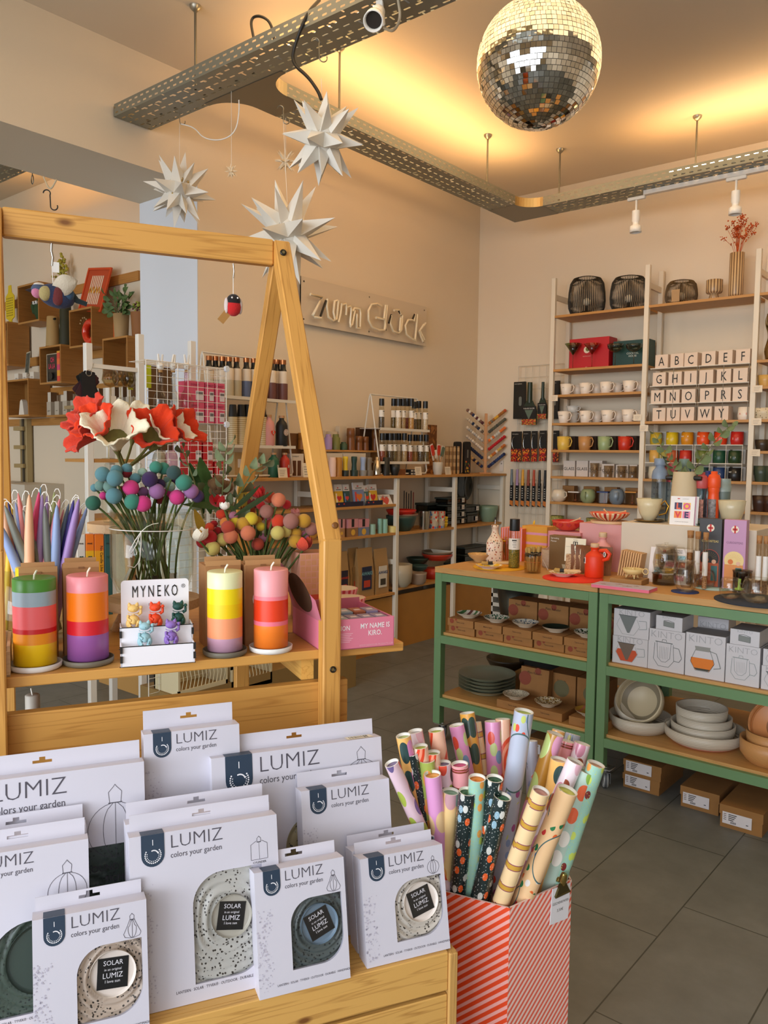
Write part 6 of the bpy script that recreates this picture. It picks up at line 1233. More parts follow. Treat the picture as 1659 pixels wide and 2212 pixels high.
for k in range(3):
 a=2.2+2.1*k; b=MB(); b.tube([(ri*.55*cos(a),ri*.55*sin(a),zd1-ZS-.022),(ri*.8*cos(a),ri*.8*sin(a),.001)],.011,WB2,10); b.build('leg',et)
b=MB(); b.tube([tuple(o2+Vector((-.03,.02,zd2-ZS-.022))),tuple(o2+Vector((-.05,.05,.001)))],.014,WB2,10); b.build('upper_leg',et)
VG=glass('#f8faf6',.4,.02)
v1=S.w(p.x,.40,zd1); r1=87*mpp(v1); h1_=su(330,1103,.40).z-zd1
vase=thing('glass_vase','large clear glass vase with white string, full of felt ball stems','vase',v1)
MB().lathe([(.001,.001),(r1*.55,.001),(r1*.85,.02),(r1*.98,.055),(r1,.1),(r1,h1_),(r1-.003,h1_),(r1-.003,.1),(r1*.94,.055),(r1*.8,.024),(.001,.006)],VG,48,cap0=False,cap1=False).build('glass',vase)
sz_=h1_*.80; STR=M('#ebe6dc',.6); b=MB(); b.tube([((r1+.001)*cos(a),(r1+.001)*sin(a),sz_-.002*sin(a))for a in[2*PI*k/40 for k in range(40)]],.0012,STR,5,closed=True)
aa=math.atan2(-.75,.66); c0=Vector((r1*1.01*cos(aa),r1*1.01*sin(aa),sz_)); e1=Vector((cos(RZS),sin(RZS),0))
for pts in([(0,0),(.015,.012),(.03,.018),(.045,.02)],[(0,0),(-.015,-.02),(-.03,-.045),(-.026,-.052),(-.012,-.03),(0,0)],[(0,0),(.0,-.03),(-.004,-.07),(-.018,-.085),(-.035,-.08)]):b.tube([tuple(c0+e1*x*.9+Vector((0,0,z)))for x,z in pts],.0012,STR,5)
b.build('string',vase)
FM={}
def felt(c):return M(c,1,bump=.6,bscale=260,sheen=.1)
STG=M('#4a5a26',.9,var=.15,vscale=40)
CN={'#5f8f96':'blue-grey','#8c1420':'crimson','#dc3c86':'hot pink','#3c2456':'dark purple','#a06ca0':'lilac','#3f8a74':'sea green','#34504e':'dark slate','#a9c8b4':'pale mint','#2f6a54':'forest green','#6f9084':'grey-green','#d8c468':'pale yellow','#c01c20':'bright red','#dc401c':'orange-red','#c07c94':'dusty pink','#e08030':'orange','#dc7c54':'salmon','#e8cc34':'lemon yellow','#d09a2c':'mustard','#a87060':'brownish mauve','#b8442c':'rust','#d8a838':'small gold'}
B1=[(150,878,44,'#5f8f96'),(225,903,48,'#5f8f96'),(235,858,35,'#5f8f96'),(300,845,32,'#5f8f96'),(298,868,31,'#8c1420'),(98,963,23,'#5f8f96'),(135,950,32,'#6f9084'),(195,955,38,'#6f9084'),(355,905,32,'#5f8f96'),(398,868,28,'#a9c8b4'),(325,965,47,'#dc3c86'),(268,970,18,'#8c1420'),(403,988,30,'#a06ca0'),(155,1012,24,'#dc3c86'),(220,1014,47,'#5f8f96'),(90,1058,43,'#2f6a54'),(335,1050,47,'#3f8a74'),(400,1062,48,'#dc3c86'),(443,910,46,'#3c2456'),(505,942,33,'#3c2456'),(487,985,46,'#a06ca0'),(480,835,36,'#3f8a74'),(528,842,36,'#3f8a74'),(592,868,42,'#34504e'),(570,955,30,'#a9c8b4'),(562,990,29,'#dc3c86'),(612,1022,44,'#dc3c86'),(655,930,48,'#3f8a74'),(700,985,44,'#a06ca0'),(740,1015,38,'#3c2456'),(590,925,20,'#3c2456'),(552,915,22,'#6f9084'),(505,1035,28,'#8c1420')]
B2=[(177,550,45,'#d8c468'),(110,508,36,'#c01c20'),(160,478,42,'#c01c20'),(158,414,29,'#dc401c'),(230,330,31,'#dc401c'),(310,340,27,'#c07c94'),(258,385,33,'#e08030'),(275,415,42,'#b8442c'),(240,492,40,'#d8c468'),(292,473,44,'#dc7c54'),(320,383,32,'#e8cc34'),(372,393,42,'#d09a2c'),(350,423,30,'#dc7c54'),(404,452,46,'#dc7c54'),(425,358,40,'#e8cc34'),(462,372,30,'#d09a2c'),(486,410,27,'#e8cc34'),(485,272,28,'#c01c20'),(523,312,42,'#a87060'),(545,395,32,'#b8442c'),(500,483,29,'#c07c94'),(466,522,38,'#b8442c'),(545,485,24,'#d09a2c'),(595,375,43,'#dc401c'),(595,450,43,'#d8c468'),(645,440,37,'#d8c468'),(600,238,43,'#dc7c54'),(652,268,28,'#c01c20'),(680,375,48,'#a87060'),(720,365,38,'#a87060'),(763,372,43,'#d09a2c'),(812,425,40,'#a87060'),(710,450,36,'#d09a2c'),(768,466,29,'#c07c94'),(710,502,43,'#d09a2c'),(770,500,26,'#c07c94'),(185,392,22,'#c01c20'),(210,436,24,'#c01c20'),(490,352,18,'#b8442c'),(530,360,24,'#c07c94')]
def balls(L,sc_,ox,oy,vc,base,rb,where,grp,rnd,spread):
 L=[(x/sc_+ox,y/sc_+oy,r/sc_,c)for x,y,r,c in L]; cnt={}
 order={}
 for c in set(l[3]for l in L):
  for i,l in enumerate(sorted([l for l in L if l[3]==c])):order[l]=(i,sum(1 for l2 in L if l2[3]==c))
 rs=sorted(L,key=lambda l:-l[2])
 for l in L:
  x,y,r,c=l; dv=-spread*(r-10)/7+rnd.uniform(-.01,.01); c0=fs(x,y,vc+dv); R=r*mpp(c0)*1.08
  i,n=order[l]; lb='%s felt ball stem in %s'%(CN[c],where)+(', %s of its colour from the left'%ORD[i]if n>1 else '')
  t=thing('felt_ball_stem',lb,'felt flower',c0,0,grp)
  part('felt_ball',('fb',c),lambda b:b.sph(1,felt(c),seg=20),t).scale=(R,R,R)
  a=rnd.uniform(0,6.28); q=Vector((base.x+rb*cos(a)*rnd.uniform(.1,.7),base.y+rb*sin(a)*rnd.uniform(.1,.7),base.z+rnd.uniform(.015,.05)))
  m_=c0.lerp(q,.35); m_.x=m_.x*.6+base.x*.4; m_.y=m_.y*.6+base.y*.4; pts=[]
  for k in range(9):u=k/8; pts.append(tuple((c0*(1-u)**2+m_*2*u*(1-u)+q*u*u)-c0))
  MB().tube(pts,.0026,STG,6).build('stem',t)
  if rnd.random()<.45:
   b=MB(); e=Vector(pts[-1]); T=Matrix.Translation(e+Vector((0,0,.02)))@RZ(rnd.uniform(0,3))@RX(rnd.uniform(-.5,.5)); b.box(-.008,.008,-.0006,.0006,-.03,.01,M(rnd.choice(['#1b1c1e','#1b1c1e','#d4d0ca']),.5),M=T)
   for k in range(5):b.box(-.005+.0022*k,-.004+.0022*k,-.0009,-.0006,-.022,-.005,M('#8a8884',.5),M=T)
   b.build('hang_tag',t)
balls(B1,2.885,170,720,.38,v1,r1,'the large vase','felt ball stems in the large vase',random.Random(4),.05)
p=su(560,1345,.42); v2=S.w(p.x,.42,ZS); r2=62*mpp(v2); h2_=su(560,1200,.42).z-ZS
vs2=thing('glass_vase','clear glass vase behind the yellow and pink candles, full of felt balls','vase',v2)
MB().lathe([(.001,.001),(r2*.9,.001),(r2,.02),(r2,h2_),(r2-.003,h2_),(r2-.003,.02),(.001,.006)],VG,40,cap0=False,cap1=False).build('glass',vs2)
balls(B2,2.975,400,1000,.40,v2,r2,'the right vase','felt ball stems in the right vase',random.Random(9),.05)
q=su(268,1120,.56); J=S.w(q.x,.56,zd2); rj=40*mpp(J); hj=su(268,1000,.56).z-zd2
jr=thing('glass_jar','preserving jar with screw neck holding the felt poppies','jar',J); MB().lathe([(.001,.001),(rj*1.05,.001),(rj*1.15,.02),(rj*1.15,hj*.72),(rj*.92,hj*.84),(rj*.92,hj*.88),(rj*.98,hj*.9),(rj*.92,hj*.93),(rj*.98,hj*.96),(rj*.92,hj),(rj*.88,hj)],VG,36,cap0=False,cap1=False).build('glass',jr)
def poppy(label,px,py,v,R,az,el,c_in,c_out,lobes=4,open_=1.0,seed=1):
 R*=1.12; c0=fs(px,py,v); rnd=random.Random(seed); base=J+Vector((rnd.uniform(-.01,.01),rnd.uniform(-.01,.01),hj*.9))
 vdir=Vector((-S.I.inverted().to_3x3()[0][1],-S.I.inverted().to_3x3()[1][1],0)); vdir=(Vector((0,0,0))-Vector((c0.x,c0.y,0))).normalized(); rt=Vector((-vdir.y,vdir.x,0))
 ax_=(vdir*cos(math.radians(az))*cos(math.radians(el))+rt*sin(math.radians(az))*cos(math.radians(el))+Vector((0,0,sin(math.radians(el))))).normalized()
 t=thing('felt_poppy',label,'felt flower',c0,0,'felt poppies in the jar'); x_=ax_.orthogonal().normalized(); y_=ax_.cross(x_); Rm=Matrix((x_,y_,ax_)).transposed().to_4x4()
 ph=rnd.uniform(0,6)
 def fn(u,w_):
  a=2*PI*u+ph; lob=.5+.5*cos(lobes*a); rr=R*(.16+(.62+.30*lob)*w_**.9*open_)*(1+.035*sin(23*a)*w_); z=R*(-1.05+1.35*w_**.75+.12*(lob-.5)*w_+.10*sin(9*a+ph)*w_**3+.06*rnd.uniform(-.3,.3)*w_)-(R*.25*open_ if w_>.75 else 0)*(w_-.75)*2
  return(rr*cos(a),rr*sin(a),z)
 b=MB(); b.grid(fn,72,12,felt(c_in),M=Rm); o=b.build('petals',t); md=o.modifiers.new('solid','SOLIDIFY'); md.thickness=.0035
 b=MB(); b.sph(.5,felt('#c8a030'),(0,0,-R*.75),12,(R*.3,R*.3,R*.3),M=Rm); b.build('flower_centre',t)
 b=MB(); GS=M('#6c6a34',.95,var=.15,vscale=50); s0=Vector(Rm@Vector((0,0,-R*.72))); e=base-c0; m_=s0+Vector(Rm@Vector((0,0,-R*.9))); pts=[(s0*(1-u)**2+m_*2*u*(1-u)+e*u*u)for u in[k/10 for k in range(11)]]
 b.tube([tuple(x)for x in[Vector(Rm@Vector((0,0,-R*.45)))]+pts],[R*.42,R*.30]+[max(.0035,R*.22*(1-k/4))for k in range(10)],GS,10); b.build('stem',t)
RD,RD2,CRM2='#dc3c10','#c83a22','#eadfc0'
poppy('upper left red felt poppy, turned away to the left',185,895,.52,.055,-55,35,RD2,RD2,seed=3)
poppy('lower left red felt poppy with ragged drooping petals',168,935,.50,.052,-70,5,RD2,RD2,seed=5)
poppy('orange-red felt poppy just left of the front white one',205,912,.47,.052,-40,30,RD,RD,seed=8)
poppy('front white felt poppy opening towards the viewer',248,922,.44,.062,-5,48,CRM2,CRM2,seed=11,open_=1.15)
poppy('white felt poppy standing behind the front white one',292,900,.60,.055,10,60,CRM2,CRM2,seed=14)
poppy('orange-red felt poppy in the middle right, wide open',330,925,.46,.060,5,30,RD,RD,seed=17)
poppy('white felt poppy right of the middle red one',366,925,.50,.058,35,40,CRM2,CRM2,seed=21)
poppy('rightmost red felt poppy with curling petals',400,922,.52,.055,55,30,RD,RD,seed=24)
def branch(name,label,cat,pts,v,n,L0,c,seed,leafw=.36,base=None):
 P_=[fs(x,y,v)for x,y in pts]; o=P_[0]; t=thing(name,label,cat,o); b=MB(); rnd=random.Random(seed); eucalyptus(b,[tuple(q-o)for q in P_],n,L0,M(c,.95,var=.15,vscale=50),M('#6a6a3a',.9),rnd,.003); b.build('leaves',t); return t
branch('felt_branch','grey-green felt eucalyptus branch rising highest beside the wire grid','felt branch',[(505,1150),(480,1080),(484,1000),(494,945)],.46,14,.055,'#76805a',3)
branch('felt_branch','grey-green felt eucalyptus branch arching right behind the orange balls','felt branch',[(500,1160),(510,1080),(545,1020),(590,990)],.44,13,.058,'#76805a',5)
branch('felt_branch','small grey-green felt branch between the purple ball and dark leaves','felt branch',[(440,1120),(420,1040),(400,985),(388,962)],.50,8,.055,'#6c7a58',7)
def bigleaf(label,pts,v,L,hw,c,seed):
 o=fs(*pts[0],v); e=fs(*pts[1],v); d=(e-o); Ln=d.length; t=thing('felt_leaf',label,'felt leaf',o); b=MB(); oval(b,(0,0,0),d.normalized(),(S.w(1,0)-S.w(0,0)).cross(d).cross(d).normalized()*-1+Vector((.3,0,0)),Ln,hw,felt(c),10,.06); b.build('leaf',t)
for i,(lb,pts,hw,c,v)in enumerate((('tall dark green felt leaf behind the lilac ball',[(440,1110),(410,1000)],.016,'#2f4a1c',.50),('broad green felt leaf with brown edge beside the wire grid',[(455,1110),(432,988)],.022,'#3f5a22',.54),('green felt leaf pointing left over the right vase',[(520,1100),(395,1090)],.010,'#465a26',.40),('dark narrow felt leaf crossing upward to the right',[(500,1105),(562,1048)],.007,'#2c3a18',.36),('long dark narrow felt leaf reaching right under the red tulip',[(505,1115),(590,1062)],.007,'#2c3a18',.34),('ochre felt leaf between the two vases',[(450,1180),(420,1100)],.012,'#b8902c',.42),('mustard yellow felt leaf standing behind the right bouquet',[(530,1120),(520,1040)],.014,'#c8a83c',.52))):bigleaf(lb,pts,v,0,hw,c,i)
def tulip(name,label,px,py,v,R,c,c2=None,tgt=None,base=None):
 c0=fs(px,py,v); t=thing(name,label,'felt flower',c0); b=MB(); rn_=random.Random(px)
 for k in range(7):a=2*PI*k/7+rn_.random(); d=Vector((cos(a)*.5,sin(a)*.5,.7+.3*rn_.random())); oval(b,(0,0,-R*.6),d.normalized(),Vector((-sin(a),cos(a),0)),R*1.7,R*.55,felt(c),6,-.25)
 b.build('petals',t)
 if c2:MB().sph(R*.45,felt(c2),(0,0,R*.2),10).build('flower_centre',t)
 e=(base or v2)+Vector((0,0,.04))-c0; MB().tube([(0,0,-R*.5),tuple(e*.4+Vector((0,0,-.01))),tuple(e)],.0028,STG,6).build('stem',t)
for a in(('felt_tulip','red felt tulip left of the white blossom in the right bouquet',470,1085,.40,.022,'#c41f24'),('felt_tulip','red felt tulip at the top of the right bouquet',556,1066,.44,.022,'#cc2622'),('felt_rose','rust felt rose right of the top red tulip',582,1078,.44,.020,'#c4512c'),('felt_rose','burnt orange felt rose deep in the right bouquet',535,1108,.46,.022,'#b8502a'),('felt_rose','dusty mauve felt rose behind the right bouquet',548,1090,.52,.020,'#8c3a3a'),('felt_blossom','tiny white felt blossom above the orange balls',485,1095,.36,.014,'#efe8da',None)):tulip(*a)
tulip('felt_daisy','white and yellow felt flower at the left of the right bouquet',430,1158,.34,.024,'#ece2cc','#d8a02c'); tulip('felt_daisy','coral felt flower at the lower right of the right bouquet',655,1178,.36,.026,'#dc5038','#e0a838'); tulip('felt_daisy','yellow felt flower above the coral one',672,1158,.40,.018,'#d8a030'); tulip('felt_rose','pale pink woolly felt flower at the right of the bouquet',638,1108,.44,.014,'#d88c84')
solo('felt_pompoms','brown woolly felt cluster behind the right bouquet','felt flower',lambda b:[b.sph(.017,felt('#7a5a38'),(random.uniform(-.03,.03),random.uniform(-.02,.02),random.uniform(-.015,.015)),10)for _ in range(12)],fs(470,1050,.54))
vt=.40; pc_=su(72,1390,vt); VT=S.w(pc_.x,vt,ZS); rt_=.062; hv=su(60,1225,vt).z-ZS
tv=thing('glass_vase','wide clear glass holding the coloured taper candles, left','vase',VT); MB().lathe([(.001,.001),(rt_*1.2,.001),(rt_*1.3,.01),(rt_*1.3,hv),(rt_*1.27,hv),(rt_*1.27,.014),(.001,.008)],VG,36,cap0=False,cap1=False).build('glass',tv)
TP=[((10,215),(175,690),17,'#2c2c6c','navy'),((40,205),(252,690),36,'#75776c','grey'),((-20,330),(150,740),38,'#8ea2cc','light blue'),((132,180),(192,500),24,'#8c9cc8','light blue'),((155,100),(205,420),28,'#d87c74','coral'),((198,245),(372,690),32,'#77786e','grey'),((250,112),(250,400),38,'#e8b088','peach'),((312,190),(255,600),29,'#5c6c7c','slate'),((335,90),(305,320),30,'#d83c6c','magenta'),((362,115),(335,640),30,'#a084b4','lilac'),((402,125),(380,640),28,'#a084b4','lilac'),((382,210),(432,690),34,'#6f7168','grey'),((488,200),(508,740),36,'#8ca0c8','light blue'),((465,90),(452,330),26,'#a8b070','pale green'),((512,150),(452,450),32,'#d8848c','pink'),((545,240),(500,420),18,'#d8848c','pink'),((590,190),(535,450),26,'#66788c','slate'),((632,160),(552,600),29,'#3c3484','indigo'),((676,150),(590,680),36,'#9878b0','lilac'),((698,235),(650,420),18,'#d8848c','pink'),((745,222),(625,600),27,'#8c9cc4','light blue'),((102,190),(84,340),22,'#e0b830','yellow'),((68,175),(104,330),22,'#2c2c6c','navy'),((350,50),(335,140),26,'#6c94b0','light blue'),((0,105),(45,330),28,'#e8b088','peach')]
tc_={}
for l in TP:tc_.setdefault(l[4],[]).append(l)
for k_,L in tc_.items():L.sort()
for i,l in enumerate(TP):
 (tx,ty),(lx,ly),hw,c,nm=l; tx,lx=tx/3.967,lx/3.967; ty,ly=ty/3.967+1040,ly/3.967+1040; v=vt+(.06-.12*min(1,hw/36)); T0=fs(tx,ty,v); T1=fs(lx,ly,v+.0); d=(T1-T0).normalized(); r=hw/3.967*mpp(T1)*1.15; L=min(.40,(T0.z-ZS-.02)/max(.3,-d.z)); e=T0+d*L
 hv_=Vector((e.x-VT.x,e.y-VT.y,0));
 if hv_.length>rt_:e=Vector((VT.x,VT.y,e.z))+hv_*(rt_/hv_.length)
 ax_=(T0-e).normalized(); L=(T0-e).length; idx=tc_[nm].index(l); n=len(tc_[nm])
 t=thing('taper_candle','%s taper candle standing in the wide glass'%nm+(', %s of that colour from the left'%ORD[idx]if n>1 else ''),'candle',e,0,'taper candles in the wide glass'); x_=ax_.orthogonal().normalized(); y_=ax_.cross(x_); t.matrix_world=Matrix.Translation(e)@Matrix((x_,y_,ax_)).transposed().to_4x4()
 MB().lathe([(r*1.05,0),(r,L*.5),(r*.9,L*.7),(r*.66,L*.88),(r*.35,L*.97),(.0008,L)],M(c,.5),20).build('wax',t)
 sg=1 if i%2 else-1; MB().tube([(0,0,L),(sg*.003,0,L+.007),(sg*.009,0,L+.008),(sg*.014,0,L-.002),(sg*.015,0,L-.014)],.0012,M('#eeeae0',.7),5).build('wick',t)
for k,(x0,x1,c,lb)in enumerate(((166,184,'#d8cfc0','patterned white incense carton with a heart'),(185,203,'#eab01c','yellow and orange incense carton with a heart'),(204,224,'#f0a41c','yellow-orange candle carton with black lettering'),(226,242,'#2c5a54','dark green carton behind the large vase'))):
 a=su(x0,1155,.62); c_=su(x1,1155,.62); w_=c_.x-a.x; t=thing('carton',lb,'box',S.w(a.x,.62,ZS),RZS); h=a.z-ZS; MB().box(0,w_,0,.03,0,h,vs_([c,c,'#ef7a1c'],h*1.2,'z')if k in(1,2)else M(c,.5,var=.0),c=.001).build('carton',t)
 b=MB()
 if k==2:b.txt('No Candle Like you',w_*.42,M('#2a1c10',.5),w_*.6,-.0006,h*.66,rot=-PI/2,sx=1.1,off=.01)
 else:b.txt('PINK',w_*.28,M('#26221c',.5),w_/2,-.0006,h*.88,off=.02); heart(b,w_/2,h*.72,w_*.25,-.0008,M('#1c4a3c',.5))
 b.build('lettering',t)
fl=S.at(693,1409,2,ZS); fr_=S.at(851,1394,2,ZS); vb=(fl.y+fr_.y)/2; ua=S.at(695,1380,1,vb).x; ub=S.at(851,1370,1,vb).x; bh=S.at(845,1331,1,vb).z-ZS
pb=thing('pink_display_box','pink display carton with white lettering behind the stand post','display box',S.w(ua,vb,ZS),RZS); wb_=ub-ua; PKM=M('#df7c92',.5); PKI=M('#c86a7c',.6); db_=.22
b=MB(); b.box(0,wb_,0,.0025,0,bh,PKM).box(0,.0025,0,db_,0,bh*1.05,PKM).box(wb_-.0025,wb_,0,db_,0,bh*.98,PKM).box(0,wb_,db_-.0025,db_,0,bh*1.12,PKI).box(0,wb_,0,db_,0,.002,PKI); b.build('carton',pb)
b=MB(); n=16; ov=[(.5+.34*cos(2*PI*k/n),.56+.40*sin(2*PI*k/n))for k in range(n)]
def fp(a,c):return(-.035*c,db_*a,bh*.95+.115*c)
b.add([fp(0,0),fp(1,0),fp(1,1),fp(0,.45)],[[0,1,2,3]],M('#c87888',.6)); b.add([tuple(Vector(fp(.5+.36*cos(q),.46+.40*sin(q)))+Vector((-.001,0,0)))for q in[2*PI*k/24 for k in range(24)]],[list(range(24))],M('#4a3018',.8)); b.build('side_flap',pb)
b=MB(); LW=M('#f2e6e6',.5); b.txt('MY NAME IS',bh*.24,LW,wb_*.73,-.0006,bh*.66,sx=.82,off=.012); b.txt('KIRO.',bh*.24,LW,wb_*.73,-.0006,bh*.42,sx=.82,off=.012); b.txt('LION',bh*.22,LW,wb_*.30,-.0006,bh*.64,sx=.82,off=.012); b.txt('WWW.DEERHOUSE-PRODUCTS.COM',bh*.09,M('#eab0bc',.5),wb_*.75,-.0006,bh*.07,sx=.8)
for k in range(6):b.box(wb_*.1,wb_*(.42-.02*(k%3)),-.0006,-.0003,bh*(.52-.055*k),bh*(.535-.055*k),M('#eec0ca',.5))
b.build('lettering',pb)
for i in range(2):
 for j in range(5):
  c=['#8c7c98','#a0563a','#a85f38','#8d98a8','#a0563a'][(j+i)%5 if i else(0 if j>1 else 3)]; t=thing('tea_pack','%s small tea pack inside the pink carton, %s row, %s from the left'%(('lilac' if j>1 else 'grey-blue')if i==0 else 'coloured','front' if i==0 else 'second',ORD[j]),'tea pack',S.w(ua+.008+j*(wb_-.016)/5,vb+.01+i*.06,ZS+.004),RZS,'tea packs in the pink carton'); ww=(wb_-.016)/5-.002
  MB().box(0,ww,0,.05,0,bh*(.92+.05*i),M(c,.5),c=.002).box(ww*.25,ww*.75,.015,.028,bh*(.92+.05*i),bh*(.92+.05*i)+.0006,M('#d8c8cc',.5)).build('pack',t)
a=su(648,1196,.36); c_=su(698,1196,.36); w_=c_.x-a.x+.03; t=thing('patterned_carton','coral carton with yellow basket-weave lines behind the stand post','box',S.w(a.x,.36,ZS),RZS); h=a.z-ZS; MB().box(0,w_,0,.08,0,h,M('#e6a48c',.5)).box(.0,w_,0,.08,h,h+.0005,M('#a86c48',.6)).build('carton',t)
b=MB();
for i in range(6):
 for j in range(9):
  x0,z0=w_*i/6+.002,h-.016*(j+1)
  for k in range(4):
   if(i+j)%2:b.box(x0+k*.0035,x0+k*.0035+.0012,-.0006,-.0003,z0,z0+.013,M('#dfa648',.5))
   else:b.box(x0,x0+.013,-.0006,-.0003,z0+k*.0035,z0+k*.0035+.0012,M('#dfa648',.5))
b.box(0,w_,-.0008,-.0003,0,h*.38,M('#d8503a',.5)); b.build('printed_pattern',t)
def sbowl(label,px,py,half,v,h):p=su(px,py,v); P_=S.w(p.x,v,ZS); r=half*mpp(P_); zt_=p.z-ZS; t=thing('striped_bowl',label,'bowl',P_); MB().lathe([(r*.8,0),(r,zt_),(r*.95,zt_)],vs_(['#c82c3c','#e8949c'],PI/9,'a'),40,cap1=False).build('outside',t); MB().lathe([(r*.95,zt_),(r*.78,zt_*.6),(.001,zt_*.6)],M('#e8d2b0',.5),40,cap0=False,cap1=False).build('inside',t)
sbowl('red and pink striped paper bowl behind the pink carton',750,1290,40,.42,.05); sbowl('wider striped bowl hidden behind the stand post, further back',735,1270,38,.58,.05)
p=S.at(22,1470,2,ZS); t=thing('wooden_tray','small pale wooden tray with sachets at the left picture edge','tray',S.w(p.x-.13,.045,ZS),RZS); W_=wood('#dfc09a','#c09a6c',0,2,.6,key='tray')
b=MB(); b.box(0,.13,0,.006,0,.05,W_).box(.124,.13,.006,.16,0,.06,W_).box(0,.006,.006,.16,0,.05,W_).box(0,.13,.154,.16,0,.06,W_).box(0,.13,0,.16,0,.004,W_); b.build('tray',t)
for k in range(4):b=MB(); b.box(.02,.115,.03+.025*k,.034+.025*k,.004,.10+.004*k,M(['#1c1a1a','#e8dfe0','#d0a0b0','#e8e4e0'][k],.4),M=RX(-.2)); b.box(.03,.09,.0295+.025*k,.0299+.025*k,.04,.07,M(['#cfcac8','#c83c2c','#e8c050','#9c7cb0'][k],.5),M=RX(-.2)); b.build('sachet',t)
MB().box(UL-.02,UL+.2,PD+.03,.30,zt-.12,zt-.10,WX).build('lower_board',stand)
p=su(70,1500,.16); t=thing('pillar_candle','small grey pillar candle under the stand shelf','candle',S.w(p.x,.16,zt-.0995)); h=p.z-(zt-.0995); r=15*mpp(S.w(p.x,.16,p.z)); MB().lathe([(r,0),(r,h-.002),(r-.002,h),(.001,h-.002)],M('#b4ada0',.5),28,cap1=False).build('wax',t); MB().tube([(0,0,h-.002),(-.006,0,h+.012)],.0015,M('#e8e4d8',.7),5).build('wick',t)
def ell(b,c,r,m,sc_,R_=None):T=Matrix.Translation(c); T=T@R_ if R_ is not None else T; b.sph(1,m,seg=20,M=T@Matrix.Diagonal((r*sc_[0],r*sc_[1],r*sc_[2],1)))
c0=fs(122,640,VA+.015); t=thing('felt_bird','multicoloured felt bird with raised white wings hanging from the beam','felt bird',c0,RZS)
b=MB(); u_=mpp(c0)
ell(b,(0,0,0),1,felt('#2c3450'),(38*u_,24*u_,25*u_),RY(.25)); ell(b,(-34*u_,0,10*u_),1,felt('#4c5a74'),(17*u_,15*u_,15*u_)); b.build('body',t)
b=MB(); ell(b,(-38*u_,-4*u_,4*u_),1,felt('#c87c98'),(12*u_,12*u_,12*u_)); b.build('cheek',t); b=MB(); ell(b,(-34*u_,-1*u_,20*u_),1,felt('#dcd2c4'),(12*u_,10*u_,6*u_)); b.build('crown',t)
b=MB(); ell(b,(-22*u_,-12*u_,2*u_),1,felt('#b0a06a'),(14*u_,13*u_,16*u_)); b.build('breast_patch',t); b=MB(); ell(b,(2*u_,-14*u_,-2*u_),1,felt('#6a2c2c'),(14*u_,12*u_,20*u_)); b.build('belly_patch',t); b=MB(); ell(b,(22*u_,-10*u_,4*u_),1,felt('#34506c'),(14*u_,12*u_,15*u_)); b.build('flank_patch',t)
b=MB(); b.tube([(28*u_,0,6*u_),(42*u_,0,-6*u_),(62*u_,0,-12*u_)],[10*u_,6*u_,5*u_],felt('#222c2c'),10); b.build('tail',t); b=MB(); b.lathe([(5*u_,0),(.0003,12*u_)],felt('#2a1c1c'),10,M=TR(-50*u_,0,8*u_)@RY(-PI/2)); b.build('beak',t)
for s_ in(-1,1):b=MB(); oval(b,(-8*u_,s_*8*u_,16*u_),Vector((.72,s_*.2,.25)),Vector((-.25,s_*.3,.9)),68*u_,22*u_,felt('#c8bba4'),10,.1); o=b.build('wing',t); md=o.modifiers.new('s','SOLIDIFY'); md.thickness=.004
hz_=ZA-.066-c0.z; zb_=zb0-c0.z
b=MB(); b.tube([(-6*u_,0,18*u_),(-8*u_,0,zb_-.05)],.0012,STR,5); b.box(-.009,.007,-.002,-.001,50*u_,72*u_,M('#e8e4dc',.5)); b.build('string_and_tag',t); b=MB(); b.tube([(-8*u_,0,zb_-.055),(-6*u_,0,zb_-.035),(-9*u_,0,zb_-.02),(-8*u_,0,zb_-.002)],.003,M('#b8b4ac',.25,.9),8); b.build('clip',t)
c0=fs(504,660,VA+.015); t=thing('felt_bird','small round felt bird, black head and red belly, hanging right','felt bird',c0,RZS); u_=mpp(c0)
b=MB(); ell(b,(0,0,-4*u_),1,felt('#b81c1c'),(17*u_,17*u_,19*u_)); b.build('belly',t); b=MB(); ell(b,(0,-2*u_,9*u_),1,felt('#1a1614'),(15*u_,15*u_,15*u_)); b.build('head',t)
for s_ in(-1,1):b=MB(); ell(b,(s_*15*u_,0,-1*u_),1,felt('#c8b8b0'),(5*u_,9*u_,17*u_)); b.build('wing',t); b=MB(); ell(b,(s_*6*u_,-15*u_,14*u_),1,M('#efe8e0',.3),(2*u_,2*u_,2*u_)); b.build('eye',t)
zb_=su(504,568,VA).z-c0.z; b=MB(); b.tube([(0,0,20*u_),(0,0,zb_-.03)],.0009,STR,5); b.build('string',t); b=MB(); b.tube([(0,0,zb_-.035),(.002,0,zb_-.018),(0,0,zb_+.002)],.002,M('#b8b4ac',.25,.9),8); b.build('clip',t)
b=MB(); b.box(-8*u_,8*u_,-.001,.0,-46*u_,-4*u_,M('#a8793c',.7),M=RY(math.radians(38))); b.build('paper_tag',t)
